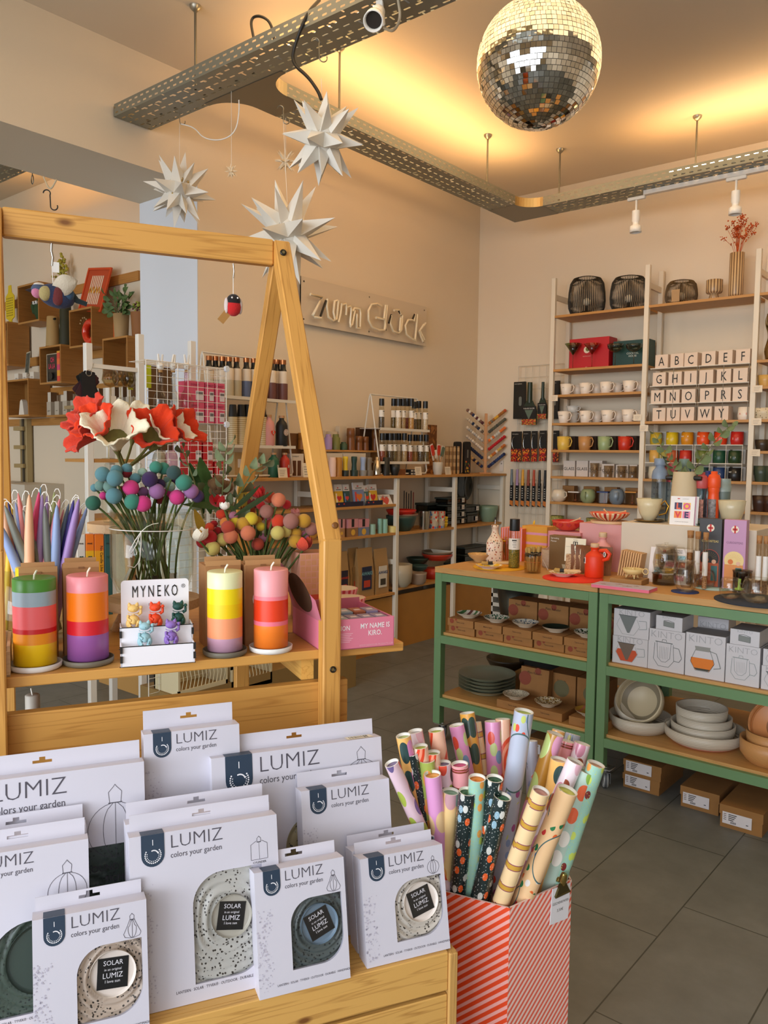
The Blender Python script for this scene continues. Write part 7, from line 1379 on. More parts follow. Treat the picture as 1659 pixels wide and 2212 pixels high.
# ================= shelving on the back wall =================
SW=M('#ddd2bd',.5); YS=5.62; UP=[-3.042,-2.308,-1.574,-.84]; SH=wood('#b98545','#a06f34',0,1.2,.55,key='shelf')
LV1=[2.476,2.07,1.876,1.662,1.457,1.255,1.058,.86]; LV2=[2.476,1.662,1.255,1.058,.86]; LV3=[2.476,2.046,1.876,1.662,1.457,1.255,1.058,.86]
unit=thing('shelving_unit','tall cream-white shelving unit with plywood shelves on the back wall','shelving',(UP[0],YS,0))
for k,x in enumerate(UP):
 x-=UP[0]
 b=MB(); b.box(x,x+.034,0,.03,0,2.76,SW,c=.002); b.build('upright',unit); b=MB(); b.box(x,x+.034,.25,.28,0,2.76,SW,c=.002); b.build('upright',unit)
 for z in(2.60,1.30,.4):b=MB(); b.box(x+.008,x+.026,.03,.25,z,z+.04,SW); b.build('cross_bar',unit)
for bay,L in enumerate((LV1,LV2,LV3)):
 for z in L:b=MB(); b.box(UP[bay]-UP[0]+.034,UP[bay+1]-UP[0],.0,.27,z-.018,z,SH,c=.001); b.build('shelf_board',unit)
def SB(px,z,y=YS+.06):q=at(px,900,1,y); return Vector((q.x,y,z))
def zB(py,px=1300,y=YS+.06):return at(px,py,1,y).z
def pw(n,p):return n*mpp(p)
def wire_lamp(label,px,half,pyt,pyb_z,c,tagm=None,n=58):
 p=SB(px,LV1[0],YS+.13); r=pw(half,p); h=at(px,pyt,1,p.y).z-p.z; t=thing('wire_lamp',label,'lamp',p,0,'wire lamps on the top shelf'); m=M(c,.5)
 key=(c,round(r,3),round(h,3)); prof=[(.66,0),(.86,.06),(.97,.2),(1,.38),(.97,.62),(.9,.84),(.74,.97),(.5,1.0)]
 def sm(u):
  k=u*(len(prof)-1); i=min(int(k),len(prof)-2); f=k-i; f=f; a,b_=prof[i],prof[i+1]; return(a[0]*(1-f)+b_[0]*f)*r,(a[1]*(1-f)+b_[1]*f)*h
 b=MB()
 for k in range(n):a=2*PI*k/n; b.tube([(sm(j/14)[0]*cos(a),sm(j/14)[0]*sin(a),sm(j/14)[1])for j in range(15)],.0027,m,4)
 for u in(0,1):rr,z=sm(u); b.tube([(rr*cos(2*PI*k/40),rr*sin(2*PI*k/40),z)for k in range(40)],.0035,m,5,closed=True)
 b.build('wire_cage',t); b=MB(); b.lathe([(r*.3,.002),(r*.3,h*.1),(.012,h*.12),(.012,h*.3)],m,16).sph(.03,M('#d8cfb8',.4),(0,0,h*.36),12); b.build('lamp_socket',t)
 if tagm:b=MB(); b.box(-.028,.028,-r*1.02,-r*1.015,h*.05,h*.55,M(tagm,.6)); b.build('hang_tag',t)
wire_lamp('black wire lamp at the left end of the top shelf',1260,39,602,0,'#252016')
wire_lamp('black wire lamp beside the second upright on the top shelf',1350,39.5,600,0,'#252016')
wire_lamp('smaller brown wire lamp with a paper tag, top shelf, middle bay',1462,33,609,0,'#5a4424','#a8865a')
STP=vs_(['#c8ac80','#7c6144'],PI/8,'a')
p=SB(1532,LV1[0],YS+.12); r=pw(17,p); h=at(1532,607,1,p.y).z-p.z; solo('striped_goblet','brown and beige striped goblet vase on the top shelf','vase',lambda b:b.lathe([(r*.75,0),(r*.5,h*.35),(r*.9,h*.38),(r,h*.45),(r,h),(r*.9,h),(r*.9,h*.5),(.001,h*.5)],STP,32,cap0=False),p)
p=SB(1578,LV1[0],YS+.12); r=pw(15,p); h=at(1578,549,1,p.y).z-p.z; fv=thing('striped_vase','tall brown striped vase with dried orange flowers on the top shelf','vase',p)
MB().lathe([(r*.7,0),(r*.6,h*.04),(r*.95,h*.06),(r,h*.1),(r,h),(r*.9,h),(r*.9,h*.8)],STP,32,cap1=False).build('vase',fv)
b=MB(); rn=random.Random(5); OM=M('#c2541c',.9,var=.3,vscale=80); ht=at(1578,470,1,p.y).z-p.z
for k in range(26):
 a=rn.uniform(0,6.28); sp_r=rn.uniform(0,40)*mpp(p); e=Vector((sp_r*cos(a),sp_r*.5*sin(a),h+(ht-h)*rn.uniform(.35,1)*(1-.35*(sp_r/(40*mpp(p)))**2))); b.tube([(0,0,h*.8),(e.x*.4,e.y*.4,h+(e.z-h)*.5),tuple(e)],.0012,OM,4)
 for j in range(14):d=Vector((rn.gauss(0,1),rn.gauss(0,1),rn.gauss(0,.6)))*.013; b.sph(rn.uniform(.003,.0055),OM,tuple(e+d),6)
b.build('dried_flowers',fv)
zz=LV1[1]; a=SB(1226,zz,YS+.10); c=SB(1311,zz,YS+.10); gx=thing('gift_box','red gift box with a round sticker behind the cocktail glasses','box',a); w_=c.x-a.x; h=zB(731,1260,YS+.1)-zz
MB().box(0,w_,0,.14,0,h,M('#b8141c',.5),c=.001).build('carton',gx); b=MB(); disc(b,w_*.45,h*.62,h*.11,-.001,M('#e8dcc0',.5)); disc(b,w_*.47,h*.64,h*.07,-.0014,M('#6a7c34',.5)); b.build('sticker',gx)
b=MB(); b.txt('MARTINI GLASS',.009,M('#e0b8a8',.5),w_*.45,-.001,h*.4); b.txt('&k',.016,M('#e0b8a8',.5),w_*.45,-.001,h*.03); b.build('lettering',gx)
a=SB(1320,zz,YS+.13); gx=thing('gift_box','dark green gift box with white lettering beside the red one','box',a); w_=-2.312-a.x+.0; h=zB(736,1350,YS+.13)-zz; MB().box(0,w_,0,.11,0,h,M('#17403a',.5),c=.001).build('carton',gx); b=MB(); b.txt('COCKTAIL',.019,M('#cfd0c0',.5),w_*.55,-.001,h*.47,off=.01); b.txt('HOUSE',.019,M('#cfd0c0',.5),w_*.55,-.001,h*.37,off=.01); b.build('lettering',gx)
for k,(px,c1,lb)in enumerate(((1234,'#b4c48a','green-tinted martini glass, leftmost of the cocktail glasses'),(1275,'#e09a8c','red-tinted martini glass in front of the red box'),(1325,'#4c6464','clear coupe glass in front of the green box, left'),(1365,'#50686a','clear coupe glass in front of the green box, right'))):
 p=SB(px,zz,YS+.04); r=pw(18,p); h=zB(743,px,YS+.04)-zz; t=thing('cocktail_glass',lb,'glass',p,0,'cocktail glasses on the second shelf'); G_=glass(c1,.7,.05)if k<2 else glass('#c0d0cc',.8)
 MB().lathe([(.001,.002),(r*.6,.001),(r*.6,.003),(.003,.005),(.003,h*.55)],glass('#e0d0c8',.7),20,cap0=False,cap1=False).build('stem',t)
 MB().lathe([(.003,h*.55),(r,h),(r-.0015,h),(.003,h*.57)]if k<2 else[(.003,h*.6),(r*.6,h*.66),(r*.9,h*.8),(r,h*.98),(r-.0015,h*.98),(r*.87,h*.8)],G_,28,cap0=False,cap1=False).build('bowl',t)
def mug(label,p,r,h,col,grp,key,hrz=.35,word=None,wc='#6a645c',taper=.72,loop=True,wsz=.3,name='mug'):
 t=thing(name,label,'mug',p,0,grp)
 m=M(col,.35)
 part('mug_body',('mb',key,col,taper),lambda b:b.lathe([(r*taper*.95,0),(r*taper,.002),(r*(taper+.1),h*.35),(r,h),(r*.94,h),(r*(taper+.03),h*.3),(.001,h*.08)],m,28),t)
 if loop:o=part('handle',('mh',key,col,taper),lambda b:b.tube([(r*.93,0,h*.82),(r*1.35,0,h*.92),(r*1.62,0,h*.66),(r*1.38,0,h*.3),(r*.8,0,h*.2)],[.0035]*5 if taper<.8 else[.0045]*5,m,8),t); o.rotation_euler=(0,0,hrz*-1)
 if word:b=MB(); b.txt(word,h*wsz,M(wc,.5),-r*.1 if wsz<.2 else 0,-r*.99 if taper>.9 else-r*.93,h*.62 if wsz<.2 else h*.4,sx=.8,off=.01,M=None); b.build('lettering',t)
 return t
for row,(z,pxs,pyt)in enumerate(((LV1[2],(1222,1263,1307,1357),830),(LV1[3],(1218,1265,1312,1357),889))):
 for k,px in enumerate(pxs):
  p=SB(px,z,YS+.05); r=pw(13.5,p); h=zB(pyt,px,YS+.05)-z
  mug('white mug on the %s mug shelf, %s from the left upright'%(('upper','lower')[row],ORD[k]),p,r,h,'#e6dbcc','white mugs',('w',row),word=('joy','hooray','free','cuddle','sunshine','yippie','together','chocolate')[row*4+k],wsz=.13,hrz=.3)
  if k in(0,1,2,3)and not(row==1 and k==0):p2=Vector((p.x+.03,YS+.17,z)); mug('white mug in the back row of the %s mug shelf, %s from the left'%(('upper','lower')[row],ORD[k]),p2,r,h,'#e6dbcc','white mugs',('w',row),hrz=.3)
p=SB(1237,LV1[3],YS+.17); r=pw(13.5,p); mug('grey-white mug lying on top of another behind the lower mug row',p+Vector((0,0,0)),r,.085,'#cfcac0','white mugs','gg'); mug('white mug stacked on the back mug, lower mug shelf',p+Vector((0,0,.086)),r*1.05,.05,'#e2dccf','white mugs','gk')
for k,(px,c,lb)in enumerate(((1219,'#d9b44c','yellow mug'),(1265,'#b98650','tan mug'),(1307,'#94a878','pale green mug'),(1351,'#c0301c','red mug'))):
 p=SB(px,LV1[4],YS+.05); r=pw(14,p); h=zB(943,px,YS+.05)-LV1[4]; mug(lb+' on the coloured mug shelf',p,r,h,c,'coloured mugs','c',taper=.85,hrz=.25,word=('yippie','hug','lovely','sweetheart')[k],wsz=.11)
 bx=SB(px+14,LV1[4],YS+.15); solo('dark_box','dark brown carton behind the %s'%lb,'box',lambda b:b.box(-.04,.04,0,.08,0,h*1.05,M('#3a2414',.7)),bx,0,'dark cartons behind the coloured mugs',key='dbx')
GI=M('#26241f',.6)
for k,(px0,px1,pyt,y)in enumerate(((1220,1245,995,.10),(1248,1273,995,.10),(1276,1304,995,.11),(1303,1330,1002,.08),(1334,1361,1004,.08),(1363,1380,1004,.08))):
 a=SB(px0,LV1[5],YS+y); c=SB(px1,LV1[5],YS+y); h=zB(pyt,px0,YS+y)-LV1[5]; w_=c.x-a.x; t=thing('tumbler_box','small white box with scribbled lettering on the tumbler shelf, %s from the left'%ORD[k],'box',a,0,'white tumbler boxes'); MB().box(0,w_,0,.08,0,h,M('#cfc4b8',.6),c=.0006).build('carton',t); b=MB(); b.txt('GLASS',w_*.33,GI,w_/2,-.001,h*.4,off=.008); b.build('lettering',t)
for k,px in enumerate((1288,1318,1347,1371)):
 p=SB(px,LV1[5],YS+.035); r=pw(10,p); h=.088 if k else.105; t=thing('tumbler','clear glass tumbler in front of the white boxes, %s from the left'%ORD[k],'glass',p,0,'clear tumblers'); part('glass',('tum',k),lambda b:b.lathe([(r*.85,.001),(r,h),(r-.001,h),(r*.83,.004),(.001,.004)],glass('#f0ece4',.7),22),t); b=MB(); b.txt('GLASS',r*.62,GI,0,-r*1.02,h*.35); b.build('lettering',t)
for k,(px,c,lb)in enumerate(((1212,'#d8cbb4','round cream speckled mug'),(1275,'#8e9c72','round green speckled mug'),(1338,'#71808c','round blue-grey speckled mug'))):
 p=SB(px,LV1[6],YS+.07); r=pw(16.5,p); h=zB(1057,px,YS+.07)-LV1[6]; t=thing('round_mug',lb+' on the lowest visible shelf','mug',p,0,'round mugs'); m=M(c,.3)
 MB().lathe([(r*.55,0),(r*.85,h*.15),(r,h*.45),(r*.9,h*.8),(r*.68,h),(r*.64,h),(r*.84,h*.8),(r*.9,h*.4),(.001,h*.1)],m,28,cap0=False).build('mug_body',t); o=MB().tube([(r*.85,0,h*.8),(r*1.3,0,h*.8),(r*1.38,0,h*.5),(r*.95,0,h*.3)],.0045,m,8).build('handle',t); o.rotation_euler=(0,0,(-.3,-1.45,-1.1)[k])
for k,(px,c,lb)in enumerate(((1243,'#e0dacf','clear cube box with white lid and a wooden figure'),(1306,'#3a4c7c','clear cube box with blue lid and a wooden figure'),(1367,'#c8862c','clear cube box with orange lid and a wooden figure'))):
 p=SB(px,LV1[6],YS+.06); s_=pw(12,p); h=zB(1062,px,YS+.06)-LV1[6]; t=thing('cube_box',lb,'box',p,0,'clear cube boxes'); MB().box(-s_,s_,0,2*s_,0,h*.92,glass('#e8e4dc',.7)).build('clear_box',t); MB().box(-s_*1.05,s_*1.05,-.001,2.05*s_,h*.9,h,M(c,.5)).build('lid',t)
 b=MB(); b.sph(.012,M('#8a4c24',.5),(0,s_,.014),10).tube([(0,s_,.02),(0,s_,h*.7)],.004,M('#8a4c24',.5),6); b.build('wooden_figure',t)
for k in range(4):p=SB(1232+46*k,LV1[6],YS+.19); solo('kraft_carton','brown kraft carton at the back of the round mug shelf, %s from the left'%ORD[k],'box',lambda b:b.box(-.05,.05,0,.06,0,.12,KC),p,0,'kraft cartons behind the round mugs',key='kcb')
for k,px in enumerate((1207,1290)):p=SB(px,LV1[7],YS+.08); r=pw(17,p); solo('glazed_bowl','olive speckled bowl on the shelf behind the trolleys, %s one'%('left','right')[k],'bowl',lambda b:b.lathe([(r*.6,0),(r*.95,.04),(r,.085),(r*.94,.085),(.001,.02)],speckle('#8c8c4c',['#4c4420','#a8a060'],90,.3,.4),28,cap0=False),p,0,'olive speckled bowls')
def ptag(label,px,py,y=YS-.003,w_=.062,h=.045,name='price_tag'):
 p=at(px,py,1,y); t=thing(name,label,'price tag',p,0,'price tags on the shelves'); MB().box(-w_/2,w_/2,-.001,0,-h/2,h/2,M('#e2d2b8',.6),c=.0003).build('card',t)
 b=MB(); [b.box(-w_*.33,w_*(.3-.08*j),-.0014,-.0011,h*(.2-.22*j),h*(.23-.22*j),M('#6a5c48',.6))for j in range(3)]; b.build('lettering',t)
ptag('price tag on the left upright below the white mugs',1197,860); ptag('price tag at the right end of the lower white mug shelf',1377,902); ptag('price tag on the second upright by the coloured mugs',1391,925)
ptag('price tag on the third upright, uppermost',1636,840); ptag('price tag on the third upright, second from the top',1634,911); ptag('price tag on the third upright, lowest',1631,978)
yL=YS+.03
rows=[('ABCDEF',797,789,(189,293,388,513,628,748)),('GHIJKL',836.5,830,(172,280,388,497,617,730)),('MNOPRS',875,870.5,(160,265,372,502,615,728)),('TUVWY',913,909,(170,267,365,487,600,0))]
xl_,xr_=at(1404,836,1,yL).x,at(1618,836,1,yL).x
BXM=M('#dcc6b0',.6); BLKt=M('#15130f',.6)
dz=[zB(r_[1],1404,yL)for r_ in rows]; dz[3]=LV2[1]; dz=[LV2[1]+(dz[0]-LV2[1])*(3-i)/3 for i in range(4)]
for rk in range(2):
 xa,xb=(xl_,(xl_+xr_)/2-.003)if rk==0 else((xl_+xr_)/2+.003,xr_)
 wr=thing('wire_riser','white wire riser for the letter boxes, %s half'%('left','right')[rk],'riser',(xa,yL,LV2[1])); W_=M('#e0d8c8',.5)
 for i in range(3):
  z=dz[i]-LV2[1]; b=MB(); b.box(0,xb-xa,-.004,.14,z-.004,z-.001,W_).tube([(0,-.004,z),(xb-xa,-.004,z)],.0025,W_,6); b.build('tier',wr)
 b=MB()
 for fx in(.004,.5*(xb-xa)-.0,xb-xa-.004):b.tube([(fx,.0,0),(fx,.0,dz[0]-LV2[1])],.0022,M('#8c8474',.5),5)
 b.build('wire_legs',wr)
for ri_,(ls,_,_,cs)in enumerate(rows):
 for k,ch in enumerate(ls):
  s_=.046; x=at(cs[k]/3.204+1370,450+(1080+125*ri_)/3.204,1,yL-.0).x; t=thing('letter_box','cream cup box with the black letter %s'%ch,'letter box',(x,yL-.002+.004*((k*7+ri_*3)%3),dz[ri_]+.0005),math.radians(((k*5+ri_*7)%5-2)*2),'letter cup boxes')
  part('carton','lbx',lambda b:b.box(-s_,s_,0,2*s_,0,.094,BXM,c=.0008),t); b=MB(); b.txt(ch,.088,BLKt,0,-.001,.017,sx=.72); b.build('letter',t)
x=at(750/3.204+1370,905,1,yL).x; mug('white cup with orange AMORE lettering at the end of the letter row',Vector((x,yL+.05,LV2[1])),.044,.086,'#e4d8c6',None,'am',taper=.97,loop=False,word='AMORE',wc='#d04a24',wsz=.22,name='cup')
ct=[zB(961,1395,yL),zB(999,1395,yL),LV2[2]]
for rk in range(2):
 xa,xb=(xl_-.02,(xl_+xr_)/2-.012)if rk==0 else((xl_+xr_)/2-.006,xr_-.02)
 wr=thing('wire_riser','white wire riser for the coloured cups, %s half'%('left','right')[rk],'riser',(xa,yL,LV2[2]));
 for i in range(2):z=ct[i]-LV2[2]; b=MB(); b.box(0,xb-xa,-.004,.14,z-.004,z-.001,M('#e0d8c8',.5)).tube([(0,-.004,z),(xb-xa,-.004,z)],.0025,M('#e0d8c8',.5),6); b.build('tier',wr)
 b=MB()
 for fx in(.004,.33*(xb-xa),.66*(xb-xa),xb-xa-.004):b.tube([(fx,0,0),(fx,0,ct[0]-LV2[2])],.0022,M('#d8d0c0',.5),5)
 b.build('wire_legs',wr)
CU=[[('#b89c2c',''),('#cdb01c','HAPPY'),('#c88418','SUNSHINE'),('#d84c18','YOU ROCK'),('#cc3a18','COOL'),('#b8241c','LOVE')],[('#c89c4c',''),('#8c8434',''),('#a8502c','HUG'),('#b82c20','KISS'),('#5a6a2c','FABULOUS'),('#1e4a34','LIKE'),('#243c20','DAD')],[('#c8c0a8',''),('#7c3434',''),('#486a6a',''),('#2c4c48',''),('#28406c','HELLO'),('#1c1c1c','WEEKEND')]]
cxs=[[150,262,367,477,597,712],[143,205,262,355,470,588,695],[137,245,355,470,585,695]]
colname=[['olive yellow','yellow','orange-yellow','orange-red','vermilion','deep red'],['sand','olive','rust','red','moss green','bottle green','dark olive'],['cream','maroon','teal','dark teal','navy blue','black']]
for i in range(3):
 for k,(c,wd)in enumerate(CU[i]):
  px=cxs[i][k]/3.204+1370; x=at(px,(945,985,1025)[i],1,yL+.045).x; mug('%s cup on the %s cup tier%s'%(colname[i][k],('top','middle','bottom')[i],(' reading '+wd)if wd else ''),Vector((x,yL+.05,ct[i]+.0005)),.040,.088,c,'coloured word cups',('cw',i),taper=.97,loop=False,word=wd or None,wc='#e4dcc8',wsz=.22 if len(wd)<6 else.15,name='cup')
  bx=solo('white_carton','white carton behind the %s cup'%colname[i][k],'box',lambda b:b.box(-.042,.042,0,.05,0,.095,M('#b8b0a4',.6)),(x+.012,yL+.098,ct[i]+.0005),0,'white cartons behind the coloured cups',key='wcb')
p=SB(1668,LV3[1],YS+.08); solo('gold_vase','crumpled shiny gold foil vase cut off by the right picture edge','vase',lambda b:b.grid(lambda u,v:((.055+.012*sin(9*v)+.006*sin(2*PI*u*5+7*v))*cos(2*PI*u),(.035+.008*sin(8*v))*sin(2*PI*u),.30*v),40,16,M('#b09868',.12,1)),p)
for i,(z,c,nm)in enumerate(((LV3[2],'#c89c50','amber and brown bowl'),(LV3[3],'#d0c0a0','speckled cream bowl'),(LV3[4],'#3a2c1c','dark brown bowl'),(LV3[5],'#3a4434','dark green planter'),(LV3[6],'#3c2418','dark reddish planter'))):
 for k,px in enumerate((1650,1672)):
  if i in(0,)and k:continue
  p=SB(px,z,YS+.07); r=pw(16 if i!=1 else 22,p); hh=.075 if i<3 else.105; t=solo('pot' if i>2 else 'ceramic_bowl','%s by the third upright, %s'%(nm,('nearer the upright','nearer the picture edge')[k]),'bowl' if i<3 else 'pot',lambda b:b.lathe([(r*.75,0),(r*.92,hh*.5),(r,hh),(r*.94,hh),(r*.8,hh*.3),(.001,.01)],speckle(c,['#5a4a2c',c],80,.3,.4)if i==1 else M(c,.35),26,cap0=False),p,0,'bowls and pots by the third upright')
  # ================= tool grid on the back wall =================
yg=YB-.05; g0,g1=at(1118,900,1,yg),at(1212,900,1,yg); gz1=at(1118,792,1,yg).z; gz0=at(1118,1180,1,yg).z
def wiregrid(t,name,w_,h,n,m_,mat,r=.0018,R=.003,M_=None):
 b=MB()
 for i in range(n+1):x=w_*i/n; b.tube([(x,0,0),(x,0,h)],R if i in(0,n)else r,mat,5,M=M_)
 for j in range(m_+1):z=h*j/m_; b.tube([(0,-.002,z),(w_,-.002,z)],R if j in(0,m_)else r,mat,5,M=M_)
 return b.build(name,t)
WG=M('#cfc4b0',.5); tg=thing('tool_wall_grid','cream wire grid on the back wall holding kitchen tools','wire panel',(g0.x,yg,gz0)); wiregrid(tg,'wire_mesh',g1.x-g0.x+.05,gz1-gz0,7,16,WG)
def gp(px,py,y=yg-.03):return at(px,py,1,y)
BK2=M('#191a18',.35); CARD=M('#141412',.4)
def pack(label,px0,px1,py0,py1,kind,dy=0,cat='kitchen tool'):
 a=gp(px0,py1,yg-.04-dy); c=gp(px1,py0,yg-.04-dy); w_,h=c.x-a.x,c.z-a.z; t=thing('kitchen_tool',label,cat,a,0,'packed kitchen tools on the wire grid')
 if kind=='slicer':
  b=MB(); b.prism([(0,0),(w_,0),(w_,h*.34),(w_*.7,h*.55),(w_*.3,h*.55),(0,h*.34)],.0,.012,M('#263424',.4)); b.build('blade_head',t); b=MB(); b.tube([(w_*.5,.006,h*.5),(w_*.5,.006,h*.97)],[w_*.17,w_*.15],M('#263424',.4),10); b.build('handle',t)
  b=MB(); b.box(0,w_,-.004,-.001,0,h*.42,CARD); b.build('card',t); b=MB(); b.txt('V-BLADE SLICER',w_*.11,M('#d8d4c8',.5),w_/2,-.005,h*.36,off=.01); b.add([(w_*.2,-.0045,h*.34),(w_*.5,-.0045,h*.12),(w_*.8,-.0045,h*.34)],[[0,1,2]],M('#5c6c5c',.4)); b.box(0,w_,-.0048,-.0042,0,h*.13,speckle('#8a3a1c',['#c83c1c','#6a8a2c','#e0a030','#b01c1c'],110,.5,.5)); b.build('print',t)
 elif kind=='flat':
  b=MB(); b.box(0,w_,0,.02,0,h,BK2,c=.002); b.build('pack',t); b=MB(); b.prism(rrect(w_*.48,w_*.72,h*.35,h*.6,w_*.11),-.0012,-.0004,M('#6c7068',.3)); b.txt('microplane',w_*.14,M('#c8c4b8',.5),w_*.4,-.001,h*.93); b.build('print',t)
 elif kind=='peel':
  b=MB(); b.box(0,w_,0,.006,0,h,CARD,c=.001); b.build('card',t); b=MB(); b.tube([(w_*.35+w_*.22*cos(q),-.006,h*.62+h*.2*sin(q))for q in[PI*.5+PI*k/8 for k in range(9)]],.0028,M('#c8c8c0',.2,1),6); b.build('steel_blade',t)
  b=MB(); b.txt('microplane',w_*.13,M('#c8c4b8',.5),w_*.4,-.001,h*.9); b.box(0,w_,-.001,-.0003,0,h*.42,speckle('#5a1c10',['#c8281c','#e07820','#7a1410','#d89030'],90,.55,.4)); b.build('print',t)
 else:
  b=MB(); b.tube([(w_*.5,-.004,h*.55),(w_*.5,-.004,h*.97)],[w_*.34,w_*.26],M(kind,.45),8); b.build('handle',t); b=MB(); b.box(w_*.12,w_*.88,-.004,.002,0,h*.62,CARD); b.build('sheath',t); b=MB(); b.add([(w_*.12,-.0045,h*.05),(w_*.88,-.0045,0),(w_*.88,-.0045,h*.14),(w_*.12,-.0045,h*.16)],[[0,1,2,3]],M('#c8742c',.5)); [b.box(w_*.3,w_*.6,-.0045,-.0041,h*(.22+.06*j),h*(.24+.06*j),M('#b8b8b0',.5))for j in range(5)]; b.build('print',t)
pack('black packed grater, top left of the wire grid',1108,1135,824,905,'flat'); pack('dark green V-shaped slicer, top row of the wire grid',1127,1160,822,918,'slicer',.03); pack('black handled scraper right of the green slicer',1161,1182,822,905,'slicer',.01); pack('black tool half hidden behind the shelf upright, top row',1184,1208,822,905,'flat')
pack('peeler card with orange slices, second row left',1103,1127,932,997,'peel'); pack('peeler card with tomatoes, second row, second from the left',1128,1146,931,997,'peel',.01); pack('peeler card with chilli picture, second row, third from the left',1147,1161,931,997,'peel'); pack('wide zester card with an orange, second row right',1164,1181,930,996,'peel',.01); pack('tool card behind the shelf upright, second row',1186,1208,930,998,'peel')
for k,(px,c,nm)in enumerate(((1105,'#6a7478','grey'),(1117,'#9c80a4','lilac'),(1129,'#d89c28','yellow'),(1141,'#8c3c1c','rust'),(1153,'#b04420','orange-red'),(1165,'#1c201c','black'),(1177,'#1a1a1a','glossy black'))):pack('long zester with %s handle in the bottom row of the grid'%nm,px-5,px+6,1011+k*.4,1093+k*.4,c)
# ================= counter along the sign wall =================
XC=-3.594; ZCN=1.257; CU_=[3.012,3.735,4.458,5.181,5.915-.03]; CWD=M('#d8d0be',.5); YLFT=2.99
cn=thing('counter_shelving','long white shelving under a plywood counter along the sign wall','shelving',(XC,YLFT,0),PI/2)
LC=YB-.012-YLFT
MB().box(0,LC,-.012,.30,ZCN-.018,ZCN,SH,c=.001).build('countertop',cn)
for y in CU_:
 u=y-YLFT
 b=MB(); b.box(u,u+.032,0,.03,0,ZCN-.019,CWD,c=.002); b.build('upright',cn); b=MB(); b.box(u,u+.032,.265,.295,0,ZCN-.019,CWD,c=.002); b.build('upright',cn)
 for z in(1.12,.62):b=MB(); b.box(u+.008,u+.024,.03,.265,z,z+.035,CWD); b.build('cross_bar',cn)
LA=[[1.056,.852,.422],[1.056,.852,.422],[.847,.447],[.848,.44]]
for k in range(4):
 u0,u1=CU_[k]-YLFT+.032,CU_[k+1]-YLFT
 for z in LA[k]:b=MB(); b.box(u0,u1,.004,.29,z-.018,z,SH,c=.001); b.build('shelf_board',cn)
 b=MB(); b.box(u0,u1,.03,.045,.0,.39,M('#a8742f',.6,var=.05,vscale=10)); b.build('cabinet_door',cn)
def CP(px,z,x=-3.72):q=at(px,1000,0,x); return Vector((x,q.y,z))
def zC(px,py,x=-3.72):return at(px,py,0,x).z
def cyl_item(name,label,cat,px,pyt,half,z,x=-3.72,prof=None,col='#888888',parts=None,grp=None,rough=.5,metal=0):
 p=CP(px,z,x); r=half*mpp(p); h=zC(px,pyt,x)-z; t=thing(name,label,cat,p,PI/2,grp)
 for(pn,pf,cc,kw)in(parts or[('body',prof or[(1,0),(1,.97),(.9,1)],col,{})]):
  m=cc if not isinstance(cc,str)else M(cc,kw.get('rough',rough),kw.get('metal',metal)); b=MB(); b.lathe([(a*r,b_*h)for a,b_ in pf],m,22,cap0=True,cap1=True); b.build(pn,t)
 return t,p,r,h
def rack(label,px0,px1,levels,x0,topz,zbase=ZCN,mid=False):
 a,c=CP(px0,0,x0).y,CP(px1,0,x0).y; t=thing('metal_rack',label,'rack',(x0,a,zbase),PI/2); w_=c-a; H_=topz-zbase; MT=M('#d8d2c4',.35); d=.20
 for sx in(0,w_):
  b=MB(); b.tube([(sx,.02,.006),(sx,.0,.03),(sx,d*.46,H_-.02),(sx,d*.5,H_),(sx,d*.54,H_-.02),(sx,d,.03),(sx,d-.02,.006)],.0055,MT,8); b.tube([(sx,.02,.006),(sx,d-.02,.006)],.0055,MT,8); b.build('side_frame',t)
 b=MB(); b.tube([(0,d*.5,H_),(w_,d*.5,H_)],.0055,MT,8); b.build('top_bar',t)
 for z in levels:b=MB(); b.box(-.015,w_+.015,-.01,d*.92,z-zbase-.004,z-zbase,MT).box(-.015,w_+.015,-.012,-.006,z-zbase-.014,z-zbase+.004,MT); b.build('rack_shelf',t)
 b=MB(); b.tube([(0,.01,.012),(w_,.01,.012)],.0055,MT,8); b.build('base_bar',t)
 return t
xr1=-3.66
z1a,z1b=zC(560,861,xr1),zC(560,963,xr1)
rack('white metal rack of insulated bottles, behind the stand leg',462,632,(z1a,z1b),xr1,zC(520,765,xr1))
for k,(px,c,x)in enumerate(((452,'#c8c0ac',-3.78),(466,'#b8b09c',-3.78),(481,'#c0b8a4',-3.74),(495,'#bdb093',-3.70),(511,'#b4a888',-3.70),(532,'#5a6684',-3.70),(548,'#5a6684',-3.70),(566,'#6a4038',-3.70),(586,'#6a4038',-3.70),(598,'#6a4038',-3.74),(611,'#6a4038',-3.70))):
 lb='insulated bottle with copper cap on the top rack tier, %s from the left'%ORD[k]
 cyl_item('insulated_bottle',lb,'bottle',px,769+k*.9,10,z1a+.001,x,grp='insulated bottles on the rack',parts=[('body',[(.95,0),(1,.02),(1,.42)],c,{}),('paper_collar',[(1.02,.42),(1.02,.70),(.95,.72)],'#d8c8b0',{}),('neck',[(.95,.70),(.6,.78),(.55,.90)],'#14140f',{'rough':.3}),('cap',[(.66,.89),(.66,1)],'#a8683c',{'rough':.3,'metal':.8})])
for k,(px,c)in enumerate(((503,0),(521,0),(535,0),(566,1))):
 cyl_item('patterned_flask','gold patterned flask with black top on the middle tier, %s from the left'%ORD[k],'bottle',px,874,10,z1b+.001,-3.70,grp='patterned flasks',parts=[('body',[(1,0),(1,.70)],vs_(['#cfbf98','#a8905c','#cfbf98'],.012,'z'),{}),('black_top',[(.9,.70),(.92,.74),(.75,.97),(.7,1)],'#15140f',{})])
